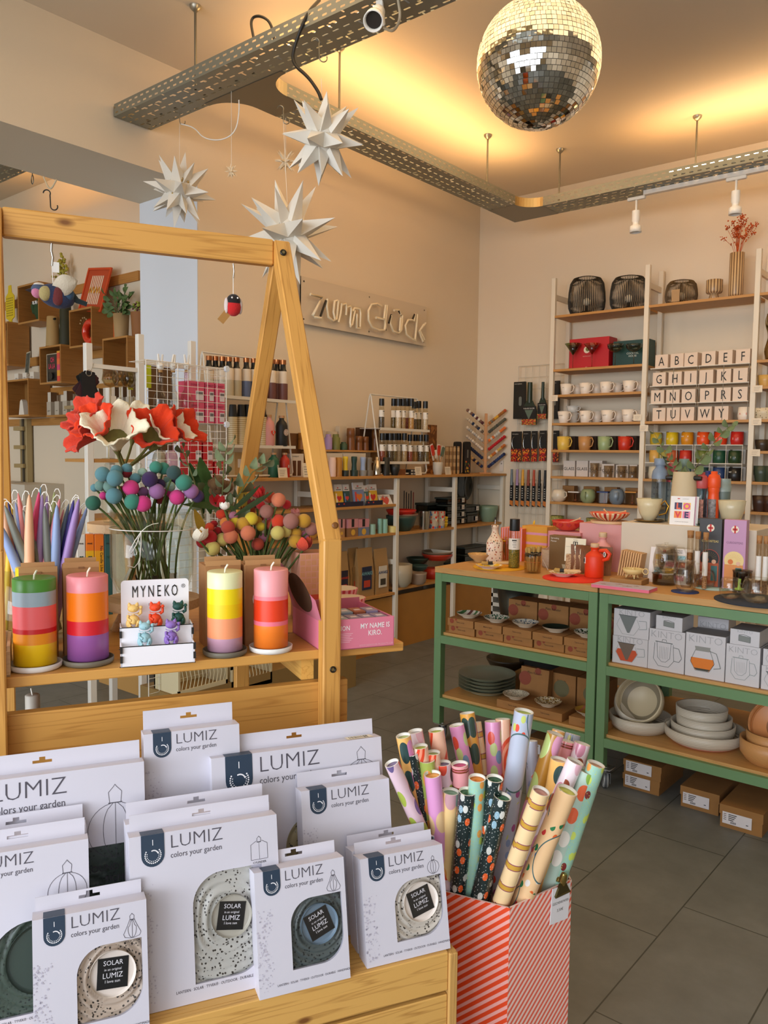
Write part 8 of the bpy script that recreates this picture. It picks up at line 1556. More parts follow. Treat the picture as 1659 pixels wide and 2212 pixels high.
def eflask(label,px,pyt,half,z,x,col,deco,pyb=None):
 t,p,r,h=cyl_item('water_bottle',label,'bottle',px,pyt,half,z,x,grp='slim bottles on the rack',parts=[('body',[(.95,0),(1,.02),(1,.66),(.85,.76),(.42,.86),(.42,.93)],col,{}),('cap',[(.5,.92),(.5,1)],'#b88a5c',{'rough':.4})])
 b=MB();
 if deco=='heart':heart(b,r*.1,h*.42,r*.55,-r*1.02,M('#d83a20',.4)); eyes(b,r*.1,h*.43,r*.28,-r*1.08)
 elif deco=='face':disc(b,r*.1,h*.45,r*.55,-r*1.02,M('#b8a090',.5)); eyes(b,-r*.1,h*.45,r*.24,-r*1.08); eyes(b,r*.35,h*.45,r*.24,-r*1.08)
 else:eyes(b,r*.1,h*.45,r*.3,-r*1.03)
 b.build('painted_eyes',t)
eflask('pink slim bottle with a red heart on the middle rack tier',581,896,12,z1b+.001,-3.68,'#d8948c','heart'); eflask('black slim bottle with a round face on the middle rack tier',608,898,13,z1b+.001,-3.68,'#1a1c1a','face')
eflask('green slim bottle with an eye under the rack',591,978,12,ZCN,-3.67,'#1f5a40','eye'); eflask('red slim bottle with eyes under the rack',615,978,11,ZCN,-3.67,'#b8301c','eye')
for k,px in enumerate((520,555)):p=CP(px,ZCN,-3.72); solo('kraft_bag','small kraft bag with white label under the bottle rack, %s one'%('left','right')[k],'bag',lambda b:b.box(-.05,.05,0,.05,0,.15,M('#b0905c',.7),c=.004).box(-.022,.022,-.001,0,.06,.11,M('#dcd4c8',.5)),p,PI/2,'kraft bags under the rack')
def wbox(label,px0,px1,pyt,z,x,col='#cfc4b4',pic='#5a3418',d=.06,name='white_box',cat='box',grp=None,wd=None):
 a,c=CP(px0,z,x),CP(px1,z,x); h=zC((px0+px1)/2,pyt,x)-z; t=thing(name,label,cat,a,PI/2,grp); w_=c.y-a.y; MB().box(0,w_,0,d,0,h,M(col,.6),c=.0006).build('carton',t)
 if pic:b=MB(); b.box(w_*.2,w_*.45,-.001,0,h*.05,h*.7,M(pic,.5)).box(w_*.55,w_*.8,-.001,0,h*.05,h*.7,M(pic,.5)); b.txt(wd or 'crushgrind',h*.09,M('#3a342c',.6),w_*.4,-.001,h*.86); b.build('print',t)
 return t
wbox('white mill box with brown picture right of the red bottle',626,656,980,ZCN,-3.68)
wbox('tall clear-topped walnut box behind the rack\'s right end',622,650,936,ZCN+.0,-3.80,'#6a4420',None)
a,c=CP(655,0,-3.80),CP(818,0,-3.80); zr=zC(740,972,-3.74); rs=thing('riser_shelf','low plywood riser under the back row of mills','riser',(-3.73,a.y,ZCN),PI/2); MB().box(0,c.y-a.y,0,.14,zr-ZCN-.012,zr-ZCN,SH).build('riser_top',rs); MB().box(0,.012,0,.14,0,zr-ZCN-.012,SH).build('side_panel',rs); MB().box(c.y-a.y-.012,c.y-a.y,0,.14,0,zr-ZCN-.012,SH).build('side_panel',rs)
wal=wood('#7c4a20','#5c3414',2,2,.4,key='wal'); MP={'cyl':[(1,0),(1,.78),(.7,.8),(.7,1)],'mill':[(1,0),(.95,.5),(.92,.62),(1,.64),(.95,.98),(.85,1)],'pill':[(1,0),(1,.55),(.95,.57),(.95,.98),(.8,1)]}
for lb,px,pyt,half,c,pf in(('lilac',709,938,8.5,'#9c84b4','cyl'),('olive',725,938,9.5,'#6c7038','cyl'),('low dark green',742,955,8,'#34503c','cyl'),('tall walnut',757,925,9,wal,'mill'),('medium walnut',775,942,8,wal,'mill'),('short walnut',789,943,7.5,wal,'mill'),('dark walnut',810,928,8,wal,'mill'),('golden wood',652,935,9,wood('#a8702c','#8c5a20',2,2,.4,key='gw'),'mill')):
 cyl_item('pepper_mill',lb+' mill in the back row of mills','mill',px,pyt,half,zr+.001,-3.78,grp='pepper mills on the riser',parts=[('body',MP[pf],c,{})])
for px0,px1,pyt in((690,702,930),(714,728,932),(733,748,921),(776,803,924)):wbox('tall mill box standing behind the mills at the wall, top at pixel row %d'%pyt if 0 else('cream mill box behind the lilac mill' if px0==690 else 'cream mill box behind the olive mill' if px0==714 else 'tall cream mill box behind the green mill' if px0==733 else 'dark walnut mill box at the wall'),px0,px1,pyt,zr+.001,-3.83,'#cbbda4' if px0<770 else '#4c2c14',None,.04)
for px0,px1,lb in((704,740,'white grinder box behind the pink and wooden mills'),(742,790,'long white grinder box behind the yellow grinder')):wbox(lb,px0,px1,979,ZCN,-3.71,'#d0c4b0',None,.02)
for lb,px,pyt,half,c,pf,base in(('pale pink',718,988,8,'#d8b8a8','cyl2',None),('light wood',731,988,8,'#a8742c','cyl2',None),('yellow',746,986,6,'#d8b824','g','#1c2620'),('dark green',765,986,6.5,'#1c3c34','g','#16302a'),('light blue',784,987,6.5,'#94a4c0','g','#80807c'),('taupe',797,988,7,'#766a58','g','#6c6254'),('black',833,988,9,'#171916','cyl2',None)):
 parts=[('body',[(1,0),(1,.85),(.93,.86),(.93,.98),(.8,1)],c,{})]if pf=='cyl2' else[('lower_bowl',[(1.25,0),(1.3,.28),(1.2,.30)],base,{}),('grinder',[(.9,.30),(.78,.6),(1,.85),(1,.98),(.8,1)],c,{})]
 cyl_item('grinder',lb+' grinder in the front row on the counter','mill',px,pyt,half,ZCN,-3.64,grp='front row of grinders',parts=parts)
p=CP(738,ZCN,-3.62)
for k,(x0,x1,c,nm)in enumerate(((698,702,'#e09c28','yellow'),)):pass
cyl_item('moka_pot','polished steel pot on a wooden coaster on the counter','pot',814,987,8.5,ZCN+.008,-3.63,parts=[('body',[(1,0),(1,.5),(.9,.52),(.9,.8),(.5,.82),(.5,.98),(.3,1)],'#b8b0a0',{'rough':.2,'metal':1})])
solo('wooden_coaster','small wooden board under the steel pot','board',lambda b:b.box(-.05,.06,-.02,.06,0,.007,SH),CP(814,ZCN,-3.655),PI/2)
cyl_item('dark_cup','dark bowl-shaped cup on the counter under the spice rack','cup',853,1003,11,ZCN,-3.63,parts=[('cup',[(.6,0),(.95,.5),(1,1),(.9,1)],'#171a18',{})])
xr2=-3.64; z2a,z2b=zC(870,927,xr2),zC(870,998,xr2)
rack('white metal rack full of black-capped spice mills',822,922,(z2a,z2b),xr2,zC(850,856,xr2)+.01)
fills=[grains('#4a3a2c',['#2c241c','#7a6a54']),grains('#c89858',['#a87838','#e0b878']),grains('#8c3c2c',['#6c2418','#b06040']),grains('#b0946c',['#8c7450','#c8b088']),grains('#d8c8b4',['#b8a488','#ece0d0']),grains('#68562c',['#4a401c','#8c7a44'])]
for row,(z,pxs,pyt)in enumerate(((z2a+.001,(823,849,859,869,878,887,893,903,917),861),(z2b+.001,(825,842,851,861,873,885,897,908,920,832),936))):
 for k,px in enumerate(sorted(pxs)):
  x=-3.66-(.05 if k%3==1 else 0); p=CP(px,z,x); h=zC(px,pyt,x)-z; r=6.4*mpp(p)
  t=mill('spice mill on the %s tier of the spice rack, %s from the left'%(('upper','lower')[row],ORD[k]),p,r,h,fills[(k*5+row*2)%6],'spice mills on the rack',key=('r',row,(k*5+row*2)%6)); t.rotation_euler=(0,0,PI/2)
for k in range(3):solo('wood_block','small wooden block stack under the spice rack, %s'%('bottom','middle','top')[k],'block',lambda b:b.box(-.045,.045,0,.04,0,.014,wal),CP(868,ZCN+.015*k,-3.64),PI/2,'wooden blocks under the spice rack')
for k in range(2):solo('black_box','small black box with white label under the spice rack, %s'%('lower','upper')[k],'box',lambda b:b.box(-.035,.035,0,.04,0,.02,M('#1c1a16',.5)).box(-.025,-.005,-.001,0,.004,.016,M('#d8d0c0',.5)).box(.005,.025,-.001,0,.004,.016,M('#d8d0c0',.5)),CP(893,ZCN+.021*k,-3.63),PI/2,'black boxes under the spice rack')
def ctag(label,px,py0,py1,x=-3.60,w_=.075):
 z=ZCN; p=CP(px,z,x); h=zC(px,py0,x)-z; t=thing('price_card',label,'price card',p,PI/2,'standing price cards',rot=(-.15,0,PI/2)); MB().box(-w_/2,w_/2,0,.001,0,h,M('#ddd0b8',.6)).build('card',t); b=MB(); [b.box(-w_*.35,w_*(.32-.07*j),-.0008,-.0002,h*(.72-.18*j),h*(.75-.18*j),M('#6a5c48',.6))for j in range(4)]; b.build('lettering',t)
ctag('price card in front of the red bottle under the rack',612,1010,1030); ctag('price card under the right end of the spice rack',905,1008,1026); ctag('price card right of the spatula pot',969,1008,1026); ctag('folded price card by the stand leg',665,1000,1028)
t,p,r,h=cyl_item('utensil_pot','pale grey pot holding red, white and green spatulas','pot',946,998,11.5,ZCN,-3.63,parts=[('pot',[(.75,0),(.95,.4),(1,.97),(.9,1)],'#b8b0a0',{})])
for k,(dx,top,c,nm)in enumerate(((-14,962,'#c83420','red'),(-6,972,'#e0d8cc','white'),(2,962,'#c8341c','second red'),(12,966,'#5a6c58','grey-green'))):
 e=CP(946+dx,0,-3.63); e.z=zC(946+dx,top,-3.63); o=Vector((p.x,p.y+.004*(k-1.5),p.z+.02)); d=e-o; L=d.length; s=thing('spatula',nm+' spatula on a white card in the grey pot','spatula',o,0,'spatulas in the grey pot'); s.matrix_world=Matrix.Translation(o)@Vector((0,0,1)).rotation_difference(d).to_matrix().to_4x4()@RZ(PI/2)
 MB().cyl(.004,0,L*.7,M('#a8743c',.5),8).build('handle',s); MB().prism(rrect(-.016,.016,L*.62,L,.01),-.003,.003,M(c,.5)).build('blade',s)
 if k!=1:MB().box(-.02,.02,.004,.005,L*.45,L*1.04,M('#dcd4c8',.5)).build('card',s)
for k,px in enumerate((965,973,981,989)):cyl_item('bamboo_tool','bundle of bamboo sticks behind the price card, %s from the left'%ORD[k],'kitchen tool',px,964,3.6,ZCN,-3.70,grp='bamboo bundles',parts=[('bundle',[(1,0),(1,1)],vs_(['#b89460','#8c6838'],.06,'z'),{})])
p=CP(938,ZCN,-3.84); solo('cutting_board','woven walnut cutting board leaning on the wall behind the spice rack','board',lambda b:b.box(-.07,.03,0,.02,0,zC(938,918,-3.84)-ZCN,speckle('#8c5a28',['#6c4018','#a87038','#7c4c20'],45,.8,.5)),p,PI/2)
for k,px in enumerate((990,1010)):
 p=CP(px,ZCN,-3.70); h=zC(px,954,-3.70)-ZCN; t=thing('kitchen_set','black carded kitchen set standing on the counter, %s one'%('left','right')[k],'kitchen tool',p,PI/2); MB().prism(rrect(-.045,.045,0,h,.02),0,.02,BK2).build('card',t); b=MB(); b.box(-.03,.03,-.001,0,.01,h*.4,speckle('#24201a',['#c83c1c','#d8a828','#5a7a2c','#24201a'],50,.5,.5)if k else M('#2a2822',.5)); b.box(-.01,.01,-.001,0,h*.5,h*.75,M('#6c6c64',.4)); b.build('print',t)
p=CP(1048,ZCN,-3.72); p.z=ZCN; ht=zC(1048,893,-3.72)-ZCN; tr=thing('garland_rack','branching wooden rack hung with felt bead garlands, in the corner','rack',p,math.radians(38)); LW_=M('#c08a58',.6)
MB().box(-.012,.012,-.008,.008,0,ht,LW_,c=.002).build('trunk',tr); MB().box(-.05,.05,-.05,.05,0,.008,LW_).build('foot',tr)
garl=[]
for s_ in(-1,1):
 for k in range(6):
  z0=.03+ht*.145*k; z1=z0+ht*.24; b=MB(); b.tube([(s_*.01,0,z0),(s_*.155,0,z1)],.004,LW_,6); b.build('arm',tr)
  cols=[['#20284c','#c8a878','#7a5c40'],['#1f2c50','#20284c'],['#c8b8a4','#dcd0c0'],['#b8b0a4','#d8ccb8'],['#20304c','#c8b8a0','#6a5a4a'],['#7a5848','#e0d4c0','#2c3454','#5a2c2c']]if s_<0 else[['#20284c','#2c3c64'],['#c8a050','#b8682c','#e0d0b8'],['#b41c20','#b41c20'],['#d87030','#5a5a5a','#c8c0b0'],['#4c4c40','#5c5a48'],['#a86828','#d8a030','#b8542c','#7a6a54']]
  g=MB(); rn=random.Random(k*9+s_)
  nm={(-1,0):'navy and tan',(-1,1):'dark navy',(-1,2):'beige',(-1,3):'pale grey',(-1,4):'navy and cream',(-1,5):'multicoloured',(1,0):'blue',(1,1):'ochre and cream',(1,2):'bright red',(1,3):'orange and grey',(1,4):'grey-green',(1,5):'orange and yellow'}[(s_,k)]
  w0=tr.matrix_basis if False else None
  gl=thing('bead_garland',nm+' felt bead garland on the %s side of the corner rack'%('left','right')[s_>0],'garland',p+Vector((0,0,0)),math.radians(38),'felt bead garlands')
  for j in range(9):u=.15+.85*j/8; g.sph(.0145,felt(rn.choice(cols[k])),(s_*(.01+.145*u),-.012,z0+(z1-z0)*u+.012),8)
  g.build('beads',gl)
solo('wall_socket','white wall socket strip on the wall under the corner rack','socket',lambda b:b.box(-.018,.018,0,.01,0,.09,M('#d8d0c4',.5)).cyl(.006,0,.002,M('#8a8478',.5),10,0,0,M=TR(0,0,.065)@RX(PI/2)),(at(1083,1010,1,YB-.011).x,YB-.011,at(1083,1018,1,YB-.011).z))
def choc(label,px0,px1,pyt,cols,x=-3.62,tilt=-.15,z=LA[1][0]):
 a,c=CP(px0,z,x),CP(px1,z,x); h=zC((px0+px1)/2,pyt,x)-z; w_=c.y-a.y; t=thing('chocolate_bar',label,'chocolate bar',a,PI/2,'chocolate bars under the counter',rot=(tilt,0,PI/2)); MB().box(0,w_,0,.012,0,h*.7,M(cols[0],.5)).box(0,w_,0,.012,h*.7,h,M('#d4ccc4',.5)).build('bar',t); b=MB(); heart(b,w_/2,h*.38,w_*.3,-.001,M(cols[1],.4)); b.box(w_*.35,w_*.5,-.001,0,h*.82,h*.87,M('#c8342c',.5)); b.box(w_*.2,w_*.8,-.001,0,h*.75,h*.78,M('#4a4440',.5)); b.box(w_*.1,w_*.25,-.001,0,h*.08,h*.6,M(cols[2],.5)); b.build('print',t)
for k,(a_,c_,y_,cc)in enumerate(((727,744,1046,('#d8a828','#c82c28','#e8d8c0')),(746,759,1046,('#2c4c4c','#c83c3c','#5a7cb0')),(768,790,1042,('#7c88a8','#d8742c','#c83c3c')),(790,802,1048,('#486a68','#d8341c','#d0b090')),(799,818,1046,('#d8a82c','#c02c28','#d8d0b8')))):choc('chocolate bar with %s picture in the display under the counter'%('yellow heart','dark leafy','grey-blue','green striped','yellow and red')[k],a_,c_,y_,cc)
for k,(a_,c_)in enumerate(((727,786),(792,828))):
 p0,p1=CP(a_,0,-3.60),CP(c_,0,-3.60); solo('chocolate_tray','dark navy card tray holding chocolate bars, %s one'%('left','right')[k],'tray',lambda b:b.box(0,p1.y-p0.y,0,.003,0,.032,M('#1f1c34',.5)).box(0,p1.y-p0.y,.003,.08,0,.003,M('#1f1c34',.5)).box(.02,.032,-.0006,0,.016,.024,M('#c8342c',.5)).box(.07,.082,-.0006,0,.016,.024,M('#c8342c',.5)),(-3.60,p0.y,LA[1][0]),PI/2)
choc('white card with four coloured squares leaning at the upright',824,850,1066,('#e0dcd4','#c84c3c','#e0a030'),tilt=-.5)
for k,(a_,c_,c1,c2)in enumerate(((733,746,'#a87c50','#c88c8c'),(753,775,'#8c6440','#c8888c'),(776,799,'#6c7890','#c88890'))):
 z=LA[1][1]; x=-3.61; p0,p1=CP(a_,z,x),CP(c_,z,x); h=zC(a_,1122,x)-z; w_=p1.y-p0.y; t=thing('biscuit_box','pink-topped small biscuit carton with %s lower half'%('tan','brown','grey-blue')[k],'box',p0,PI/2,'pink-topped cartons under the counter'); MB().box(0,w_,0,.06,0,h*.5,M(c1,.5)).box(0,w_,0,.06,h*.5,h,M(c2,.5)).build('carton',t); MB().box(w_*.35,w_*.6,-.001,0,h*.55,h,M('#1f1a16',.5)).build('notch',t); b=MB(); disc(b,w_*.5,h*.24,w_*.2,-.001,M('#d8a83c',.5)); b.build('print',t)
for lb,px,pyt,half,c in(('mint green tin leaning at the front',805,1132,8,'#8cb0a0'),('tall mint green tube',822,1120,5,'#80b0a0'),('second tall mint green tube with dark band',832,1121,7,'#84b4a4'),('low pale yellow tin',849,1136,10,'#cfc07c')):cyl_item('tin',lb+' on the shelf under the counter','tin',px,pyt,half,LA[1][1],-3.63,grp='small tins under the counter',parts=[('tin',[(1,0),(1,.8),(.98,.81),(.98,1)],c,{})])
def bag(label,px0,px1,pyt,lc,deco,x=-3.62):
 z=LA[1][2]; p0,p1=CP(px0,z,x),CP(px1,z,x); h=zC((px0+px1)/2,pyt,x)-z; w_=p1.y-p0.y; t=thing('coffee_bag',label,'bag',p0,PI/2,'kraft coffee bags'); KB2=M('#a07c4c',.6,bump=.5,bscale=40)
 b=MB(); pr=[(.0,.05),(.45,.055),(.8,.02),(1,.006)]; v=[]
 for f_,d in pr:v+=[(w_*.02*f_,.03-d/2-.0,h*f_),(w_*(1-.02*f_),.03-d/2,h*f_),(w_*(1-.02*f_),.03+d/2,h*f_),(w_*.02*f_,.03+d/2,h*f_)]
 f=[[i*4+k,i*4+(k+1)%4,i*4+4+(k+1)%4,i*4+4+k]for i in range(3)for k in range(4)]+[[12,13,14,15],[3,2,1,0]]; b.add(v,f,KB2); b.build('bag',t)
 b=MB(); b.box(w_*.22,w_*.8,-.002,.004,h*.15,h*.62,M(lc,.5)); b.txt('AWAKE'[:5],w_*.2,M(deco,.5),w_*.51,-.0028,h*.45,off=.03); b.box(w_*.3,w_*.7,-.0026,-.002,h*.2,h*.34,M('#b83c24' if lc!='#d0c8b8' else '#3a3428',.5)); b.build('label',t)
bag('kraft coffee bag with dark label behind the pine post',735,758,1192,'#241c2c','#b83424'); bag('brown coffee bag seen from the side, with foil edge',760,782,1184,'#8c6c40','#8c6c40',-3.66); bag('kraft coffee bag with navy label and red picture',778,812,1184,'#1c2440','#6ca0a8'); bag('kraft coffee bag with a cream label',816,844,1185,'#d0c8b8','#24406c')
def cbowl(label,px,pyb_z,pyt,half,col,z,x=-3.70,name='mixing_bowl',prof=None,inner=None,grp=None):
 p=CP(px,z,x); r=half*mpp(p); h=zC(px,pyt,x)-z if pyt else pyb_z; t=thing(name,label,'bowl',p,PI/2,grp); MB().lathe([(a*r,b_*h)for a,b_ in(prof or[(.6,0),(.85,.35),(.98,.8),(1,1),(.95,1),(.8,.4),(.01,.15)])],M(col,.4),34).build('bowl',t)
 return t
zb2_,zb2b=LA[2][0],LA[2][1]
cbowl('dark green mixing bowl at the bottom of the colander stack',868,0,1113,33,'#2c443c',zb2_); cbowl('taupe colander above the dark green bowl',872,.05,0,33,'#8c6a58',zb2_+.075); cbowl('bright red colander on top of the bowl stack',868,.05,0,33,'#c4281c',zb2_+.105,grp=None)
for k in range(5):cyl_item('chopstick','dark slim stick standing behind the red colander, %s from the left'%ORD[k],'stick',874+5*k,1060+(k%3)*3,1.1,zb2_,-3.80,grp='dark sticks behind the colander',parts=[('stick',[(1,0),(1,1)],'#241c18' if k<4 else '#8c2c20',{})])
for k,px in enumerate((918,938,952)):cyl_item('storage_jar','stacked %s storage jar on the middle counter shelf'%('steel','glass and red','glass and blue')[k],'jar',px,1104,12,zb2_,-3.64,grp='storage jars',parts=[('jar',[(.85,0),(1,.9),(1,1)],M('#b0a898',.15,.95)if k==0 else speckle('#b8a890',['#c83020','#5a7ca8','#d8c8a8'],40,.45,.25),{})])
for k in range(3):cbowl('yellow bowl of the small stack beside the storage jars, %s'%('bottom','middle','top')[k],962,.035,0,8,'#d8b424',zb2_+.024*k,-3.64,grp='small yellow bowls')
GD=glass('#5c6c64',.7,.05); DLID=M('#2c3430',.4)
def fbox(label,px0,px1,z,h,x=-3.68,d=.13,tag_=True,grp='glass food boxes under the counter'):
 p0,p1=CP(px0,z,x),CP(px1,z,x); w_=p1.y-p0.y; t=thing('food_container',label,'food container',p0,PI/2,grp); MB().box(.006,w_-.006,.006,d-.006,0,h*.8,GD,c=.006).build('glass_box',t); MB().box(0,w_,0,d,h*.78,h,DLID,c=.004).build('lid',t)
 if tag_:b=MB(); b.box(w_*.7,w_*.7+.035,-.003,-.001,h*.25,h*.25+.035,M('#d4d0c8',.5)); b.txt('MEPAL',.008,M('#1c1c1c',.5),w_*.7+.017,-.004,h*.25+.012); b.build('label',t)
for k in range(4):fbox('dark lidded glass food container beside the third upright, %s from the bottom'%ORD[k],968,1012,zb2_+.056*k,.055,tag_=True)
fbox('wide glass food container behind the yellow bowls',925,965,zb2_+.10,.08,-3.78,tag_=False)
fbox('glass container right of the lidded stack, lower',1012,1036,zb2_,.09); fbox('glass container right of the lidded stack, upper',1008,1040,zb2_+.092,.06)
t=cbowl('pale green mixing bowl with cream rim near the corner',1056,0,1092,22,'#7c947c',zb2_,-3.70);
p=CP(1000,zb2_+.0,-3.84); solo('round_glass_lid','large round glass dish standing upright at the back','dish',lambda b:b.lathe([(.001,0),(.11,.004),(.125,.02),(.12,.02),(.105,.008),(.001,.005)],GD,40,M=TR(0,0,.30)@RX(PI/2),cap0=False,cap1=False),p+Vector((0,0,.0)),PI/2)
for k in range(2):fbox('glass food container with grey lid on the lower counter shelf, %s'%('lower','upper')[k],1008,1058,zb2b+.09+.06*k+.0,.058,tag_=False)
fbox('dark teal container at the bottom of the lower stack, right',990,1050,zb2b,.085,tag_=False)
cbowl('large pale grey-beige pot, lower counter shelf left',868,0,1218,26,'#a89c84',zb2b,-3.64,prof=[(.6,0),(.92,.2),(1,.6),(.98,1),(.93,1),(.9,.6),(.01,.2)],name='pot'); cbowl('taupe enamel pot with side handles',906,0,1236,19,'#9a8470',zb2b,-3.62,prof=[(.7,0),(.95,.25),(1,.85),(1.06,1),(.94,1),(.9,.4),(.01,.2)],name='pot')
cbowl('red pot with handles behind the taupe pot',938,0,1226,20,'#b8321c',zb2b,-3.70,prof=[(.8,0),(.98,.2),(1,1),(.94,1)],name='pot'); cbowl('dark teal bowl stacked in the red pots',908,.04,0,20,'#34504c',zb2b+.085,-3.68); cbowl('wide red colander on the lower counter shelf',948,.05,0,34,'#b8341c',zb2b+.135,-3.72); cbowl('wide taupe bowl on top of the red colander',948,.04,0,34,'#7c6a54',zb2b+.165,-3.72); cbowl('dark green colander behind the wide bowls',905,.05,0,24,'#243a30',zb2b+.11,-3.80)
# ================= sign =================
zs1,zs0_=at(648.5,597,0,XA+.02).z,at(655,700,0,XA+.02).z; ys0,ys1=at(648,650,0,XA+.03).y,at(920,700,0,XA+.03).y
sg=thing('neon_sign','unlit glass tube sign reading zum Glück on a clear panel','sign',(XA+.035,ys0,zs0_),PI/2); ws,hs=ys1-ys0,zs1-zs0_
MB().box(0,ws,0,.006,0,hs,M('#cfc0a8',.35)).build('panel',sg); MB().box(0,.004,.0,.006,0,hs,M('#8c7448',.4)).build('panel_edge',sg)
for(x,z)in((.03,.03),(.03,hs-.03),(ws*.5,.03),(ws*.5,hs-.03),(ws-.03,.03),(ws-.03,hs-.03)):MB().cyl(.006,-.001,.034,M('#6c5c40',.3,.9),10,M=TR(x,.034,z)@RX(PI/2)).build('spacer_bolt',sg)
NT=M('#e6d6b4',.25,coat=.5); NB=M('#1c1812',.4); px_=lambda X,Y:(S2(X,Y))
def S2(X,Y):
 q=at(X/2.9625+640,Y/2.9625+580,0,XA+.065); return(q.y-ys0,-.03,q.z-zs0_)
strokes=[('z',[(90,165),(165,185),(150,215),(105,300),(112,312),(160,318)]),('u',[(200,195),(195,240),(205,310),(235,335),(258,325),(262,280),(270,205)]),('u',[(262,205),(245,210),(238,280),(248,325)]),('m',[(290,225),(283,290),(270,345)]),('m',[(290,235),(315,225),(322,250),(318,300),(282,350)][:4]),('m',[(318,250),(345,240),(352,262),(345,345),(350,372)]),('m',[(360,275),(372,255),(405,258),(412,285),(408,375)]),('m',[(375,270),(358,360),(345,370)]),('m',[(388,290),(385,380),(408,382)]),('G',[(545,240),(515,225),(480,232),(462,270),(462,330),(485,375),(530,395),(565,395),(572,370),(565,325),(510,315)]),('l',[(582,235),(575,300),(565,395)]),('l',[(572,235),(560,330)]),('u',[(608,300),(600,345),(620,400),(655,415),(672,395),(680,300)]),('u',[(625,268),(655,265),(670,295)]),('u',[(668,315),(662,400)]),('c',[(745,330),(715,330),(697,365),(705,420),(740,450),(765,462)]),('k',[(775,292),(768,380),(760,460)]),('k',[(760,290),(752,340)]),('k',[(828,350),(795,390),(785,405)]),('k',[(785,400),(800,440),(812,468)]),('k',[(815,360),(790,395),(820,455)])]
for nm,pts in strokes:b=MB(); b.tube([S2(*q)for q in pts],.009,NT,8); b.build('glass_tube',sg)
for pts in([(190,205),(155,305)],[(608,295),(592,350)],[(568,370),(572,398)],[(650,262),(672,298)],[(758,293),(742,328)]):b=MB(); b.tube([S2(*q)for q in pts],.0075,NB,8); b.build('blacked_out_tube',sg)
# ================= side room: wooden cubes on the wall =================
yw=YC; OAK=wood('#b07c3c','#946428',0,1,.55,key='oak'); OAKE=M('#b89058',.6); OAKD=wood('#a06c30','#865a24',1,1,.6,key='oakd')
def AC(px,py,y=yw):return at(px,py,1,y)
def strip(label,pts,h):
 (x0,y0),(x1,y1)=pts; a,c=AC(x0,y0),AC(x1,y1); return solo('wall_rail',label,'wall rail',lambda b:b.box(0,c.x-a.x,-.018,0,-h,0,OAK),(a.x,yw,(a.z+c.z)/2),group='oak rails in the side room')
zr_=AC(303,584).z
xL=AC(0,640).x
def rail(label,pxr,pyr,hpx,pxl=0):
 c=AC(pxr,pyr); h=c.z-AC(pxr,pyr+hpx).z; a=AC(pxl,pyr); return solo('wall_rail',label,'wall rail',lambda b:b.box(0,c.x-a.x,-.018,0,-h,0,OAK),(a.x,yw,c.z),group='oak rails in the side room')
rail('top oak wall rail in the side room, behind the orange frame',303,585,21,-60); rail('second oak wall rail in the side room, behind the cube with the book',303,741,22,-60); rail('third oak wall rail in the side room',303,822,18,-60); rail('lowest oak shelf strip carrying small word boxes',310,895,18,-60)
def cube(label,pL,pR,pT,pB,pBack,items=None):
 xb=AC(pBack,(pT+pB)/2).x; lo,hi=2.4,3.3
 for _ in range(40):
  m_=(lo+hi)/2
  if at(pR,(pT+pB)/2,1,m_).x<xb:hi=m_
  else:lo=m_
 yf=min(max((lo+hi)/2,yw-.40),yw-.2); a=at(pL,pB,1,yf); c=at(pR,pT,1,yf); w_=c.x-a.x; h=w_*1.0; h=c.z-at(pR,pB,1,yf).z; d=yw-yf-.02
 z0=at(pR,pB,1,yf).z; t=thing('wall_cube',label,'wall shelf',(a.x,yf,z0),0,'oak wall cubes'); th=.014
 MB().box(0,w_,0,d,0,th,OAK).build('bottom_board',t); MB().box(0,w_,0,d,h-th,h,OAK).build('top_board',t)
 MB().box(0,th,0,d,th,h-th,OAKD).build('side_board',t); MB().box(w_-th,w_,0,d,th,h-th,OAKD).build('side_board',t); MB().box(th,w_-th,d-.006,d,th,h-th,M('#8c6028',.7)).build('back_board',t)
 return a.x,yf,z0,w_,h,d
C1=cube('oak wall cube with a felt cactus, upper left of the side room',39,83,607,693,122)
C2=cube('oak wall cube with a shiny red pot, under the orange frame',150,198,661,746,240)
C3=cube('oak wall cube holding a photo book',86,131,743,827,170)
C4=cube('oak wall cube behind the wine glasses, carrying the potted plants',222,275,724,814,318)
C5=cube('oak wall cube with a white figure at the lower left',8,61,817,899,101)
C6=cube('oak wall cube at the far left edge, carrying the yellow grater',-45,16,694,790,53)
x,y,z,w_,h,d=C1; t=thing('felt_cactus','dark green felt cactus with white eyes in the upper left cube','toy',(x+w_*.62,y+d*.4,z+.014)); CG=M('#2c4422',.9,bump=.8,bscale=120); s_=h*.5
b=MB(); b.sph(1,CG,(0,0,s_*.62),18,(s_*.30,s_*.26,s_*.62)); b.tube([(-s_*.2,0,s_*.5),(-s_*.5,0,s_*.55),(-s_*.62,0,s_*.85)],[s_*.15]*3,CG,10); b.sph(s_*.15,CG,(-s_*.62,0,s_*.87),10); b.tube([(s_*.2,0,s_*.4),(s_*.5,0,s_*.45),(s_*.55,0,s_*.7)],[s_*.15]*3,CG,10); b.sph(s_*.15,CG,(s_*.55,0,s_*.72),10); b.build('body',t)
for k in(-1,1):b=MB(); b.sph(s_*.1,M('#e8e4dc',.4),(k*s_*.13,-s_*.24,s_*.95),10); b.sph(s_*.04,M('#1a1814',.4),(k*s_*.13,-s_*.34,s_*.94),8); b.build('eye',t)
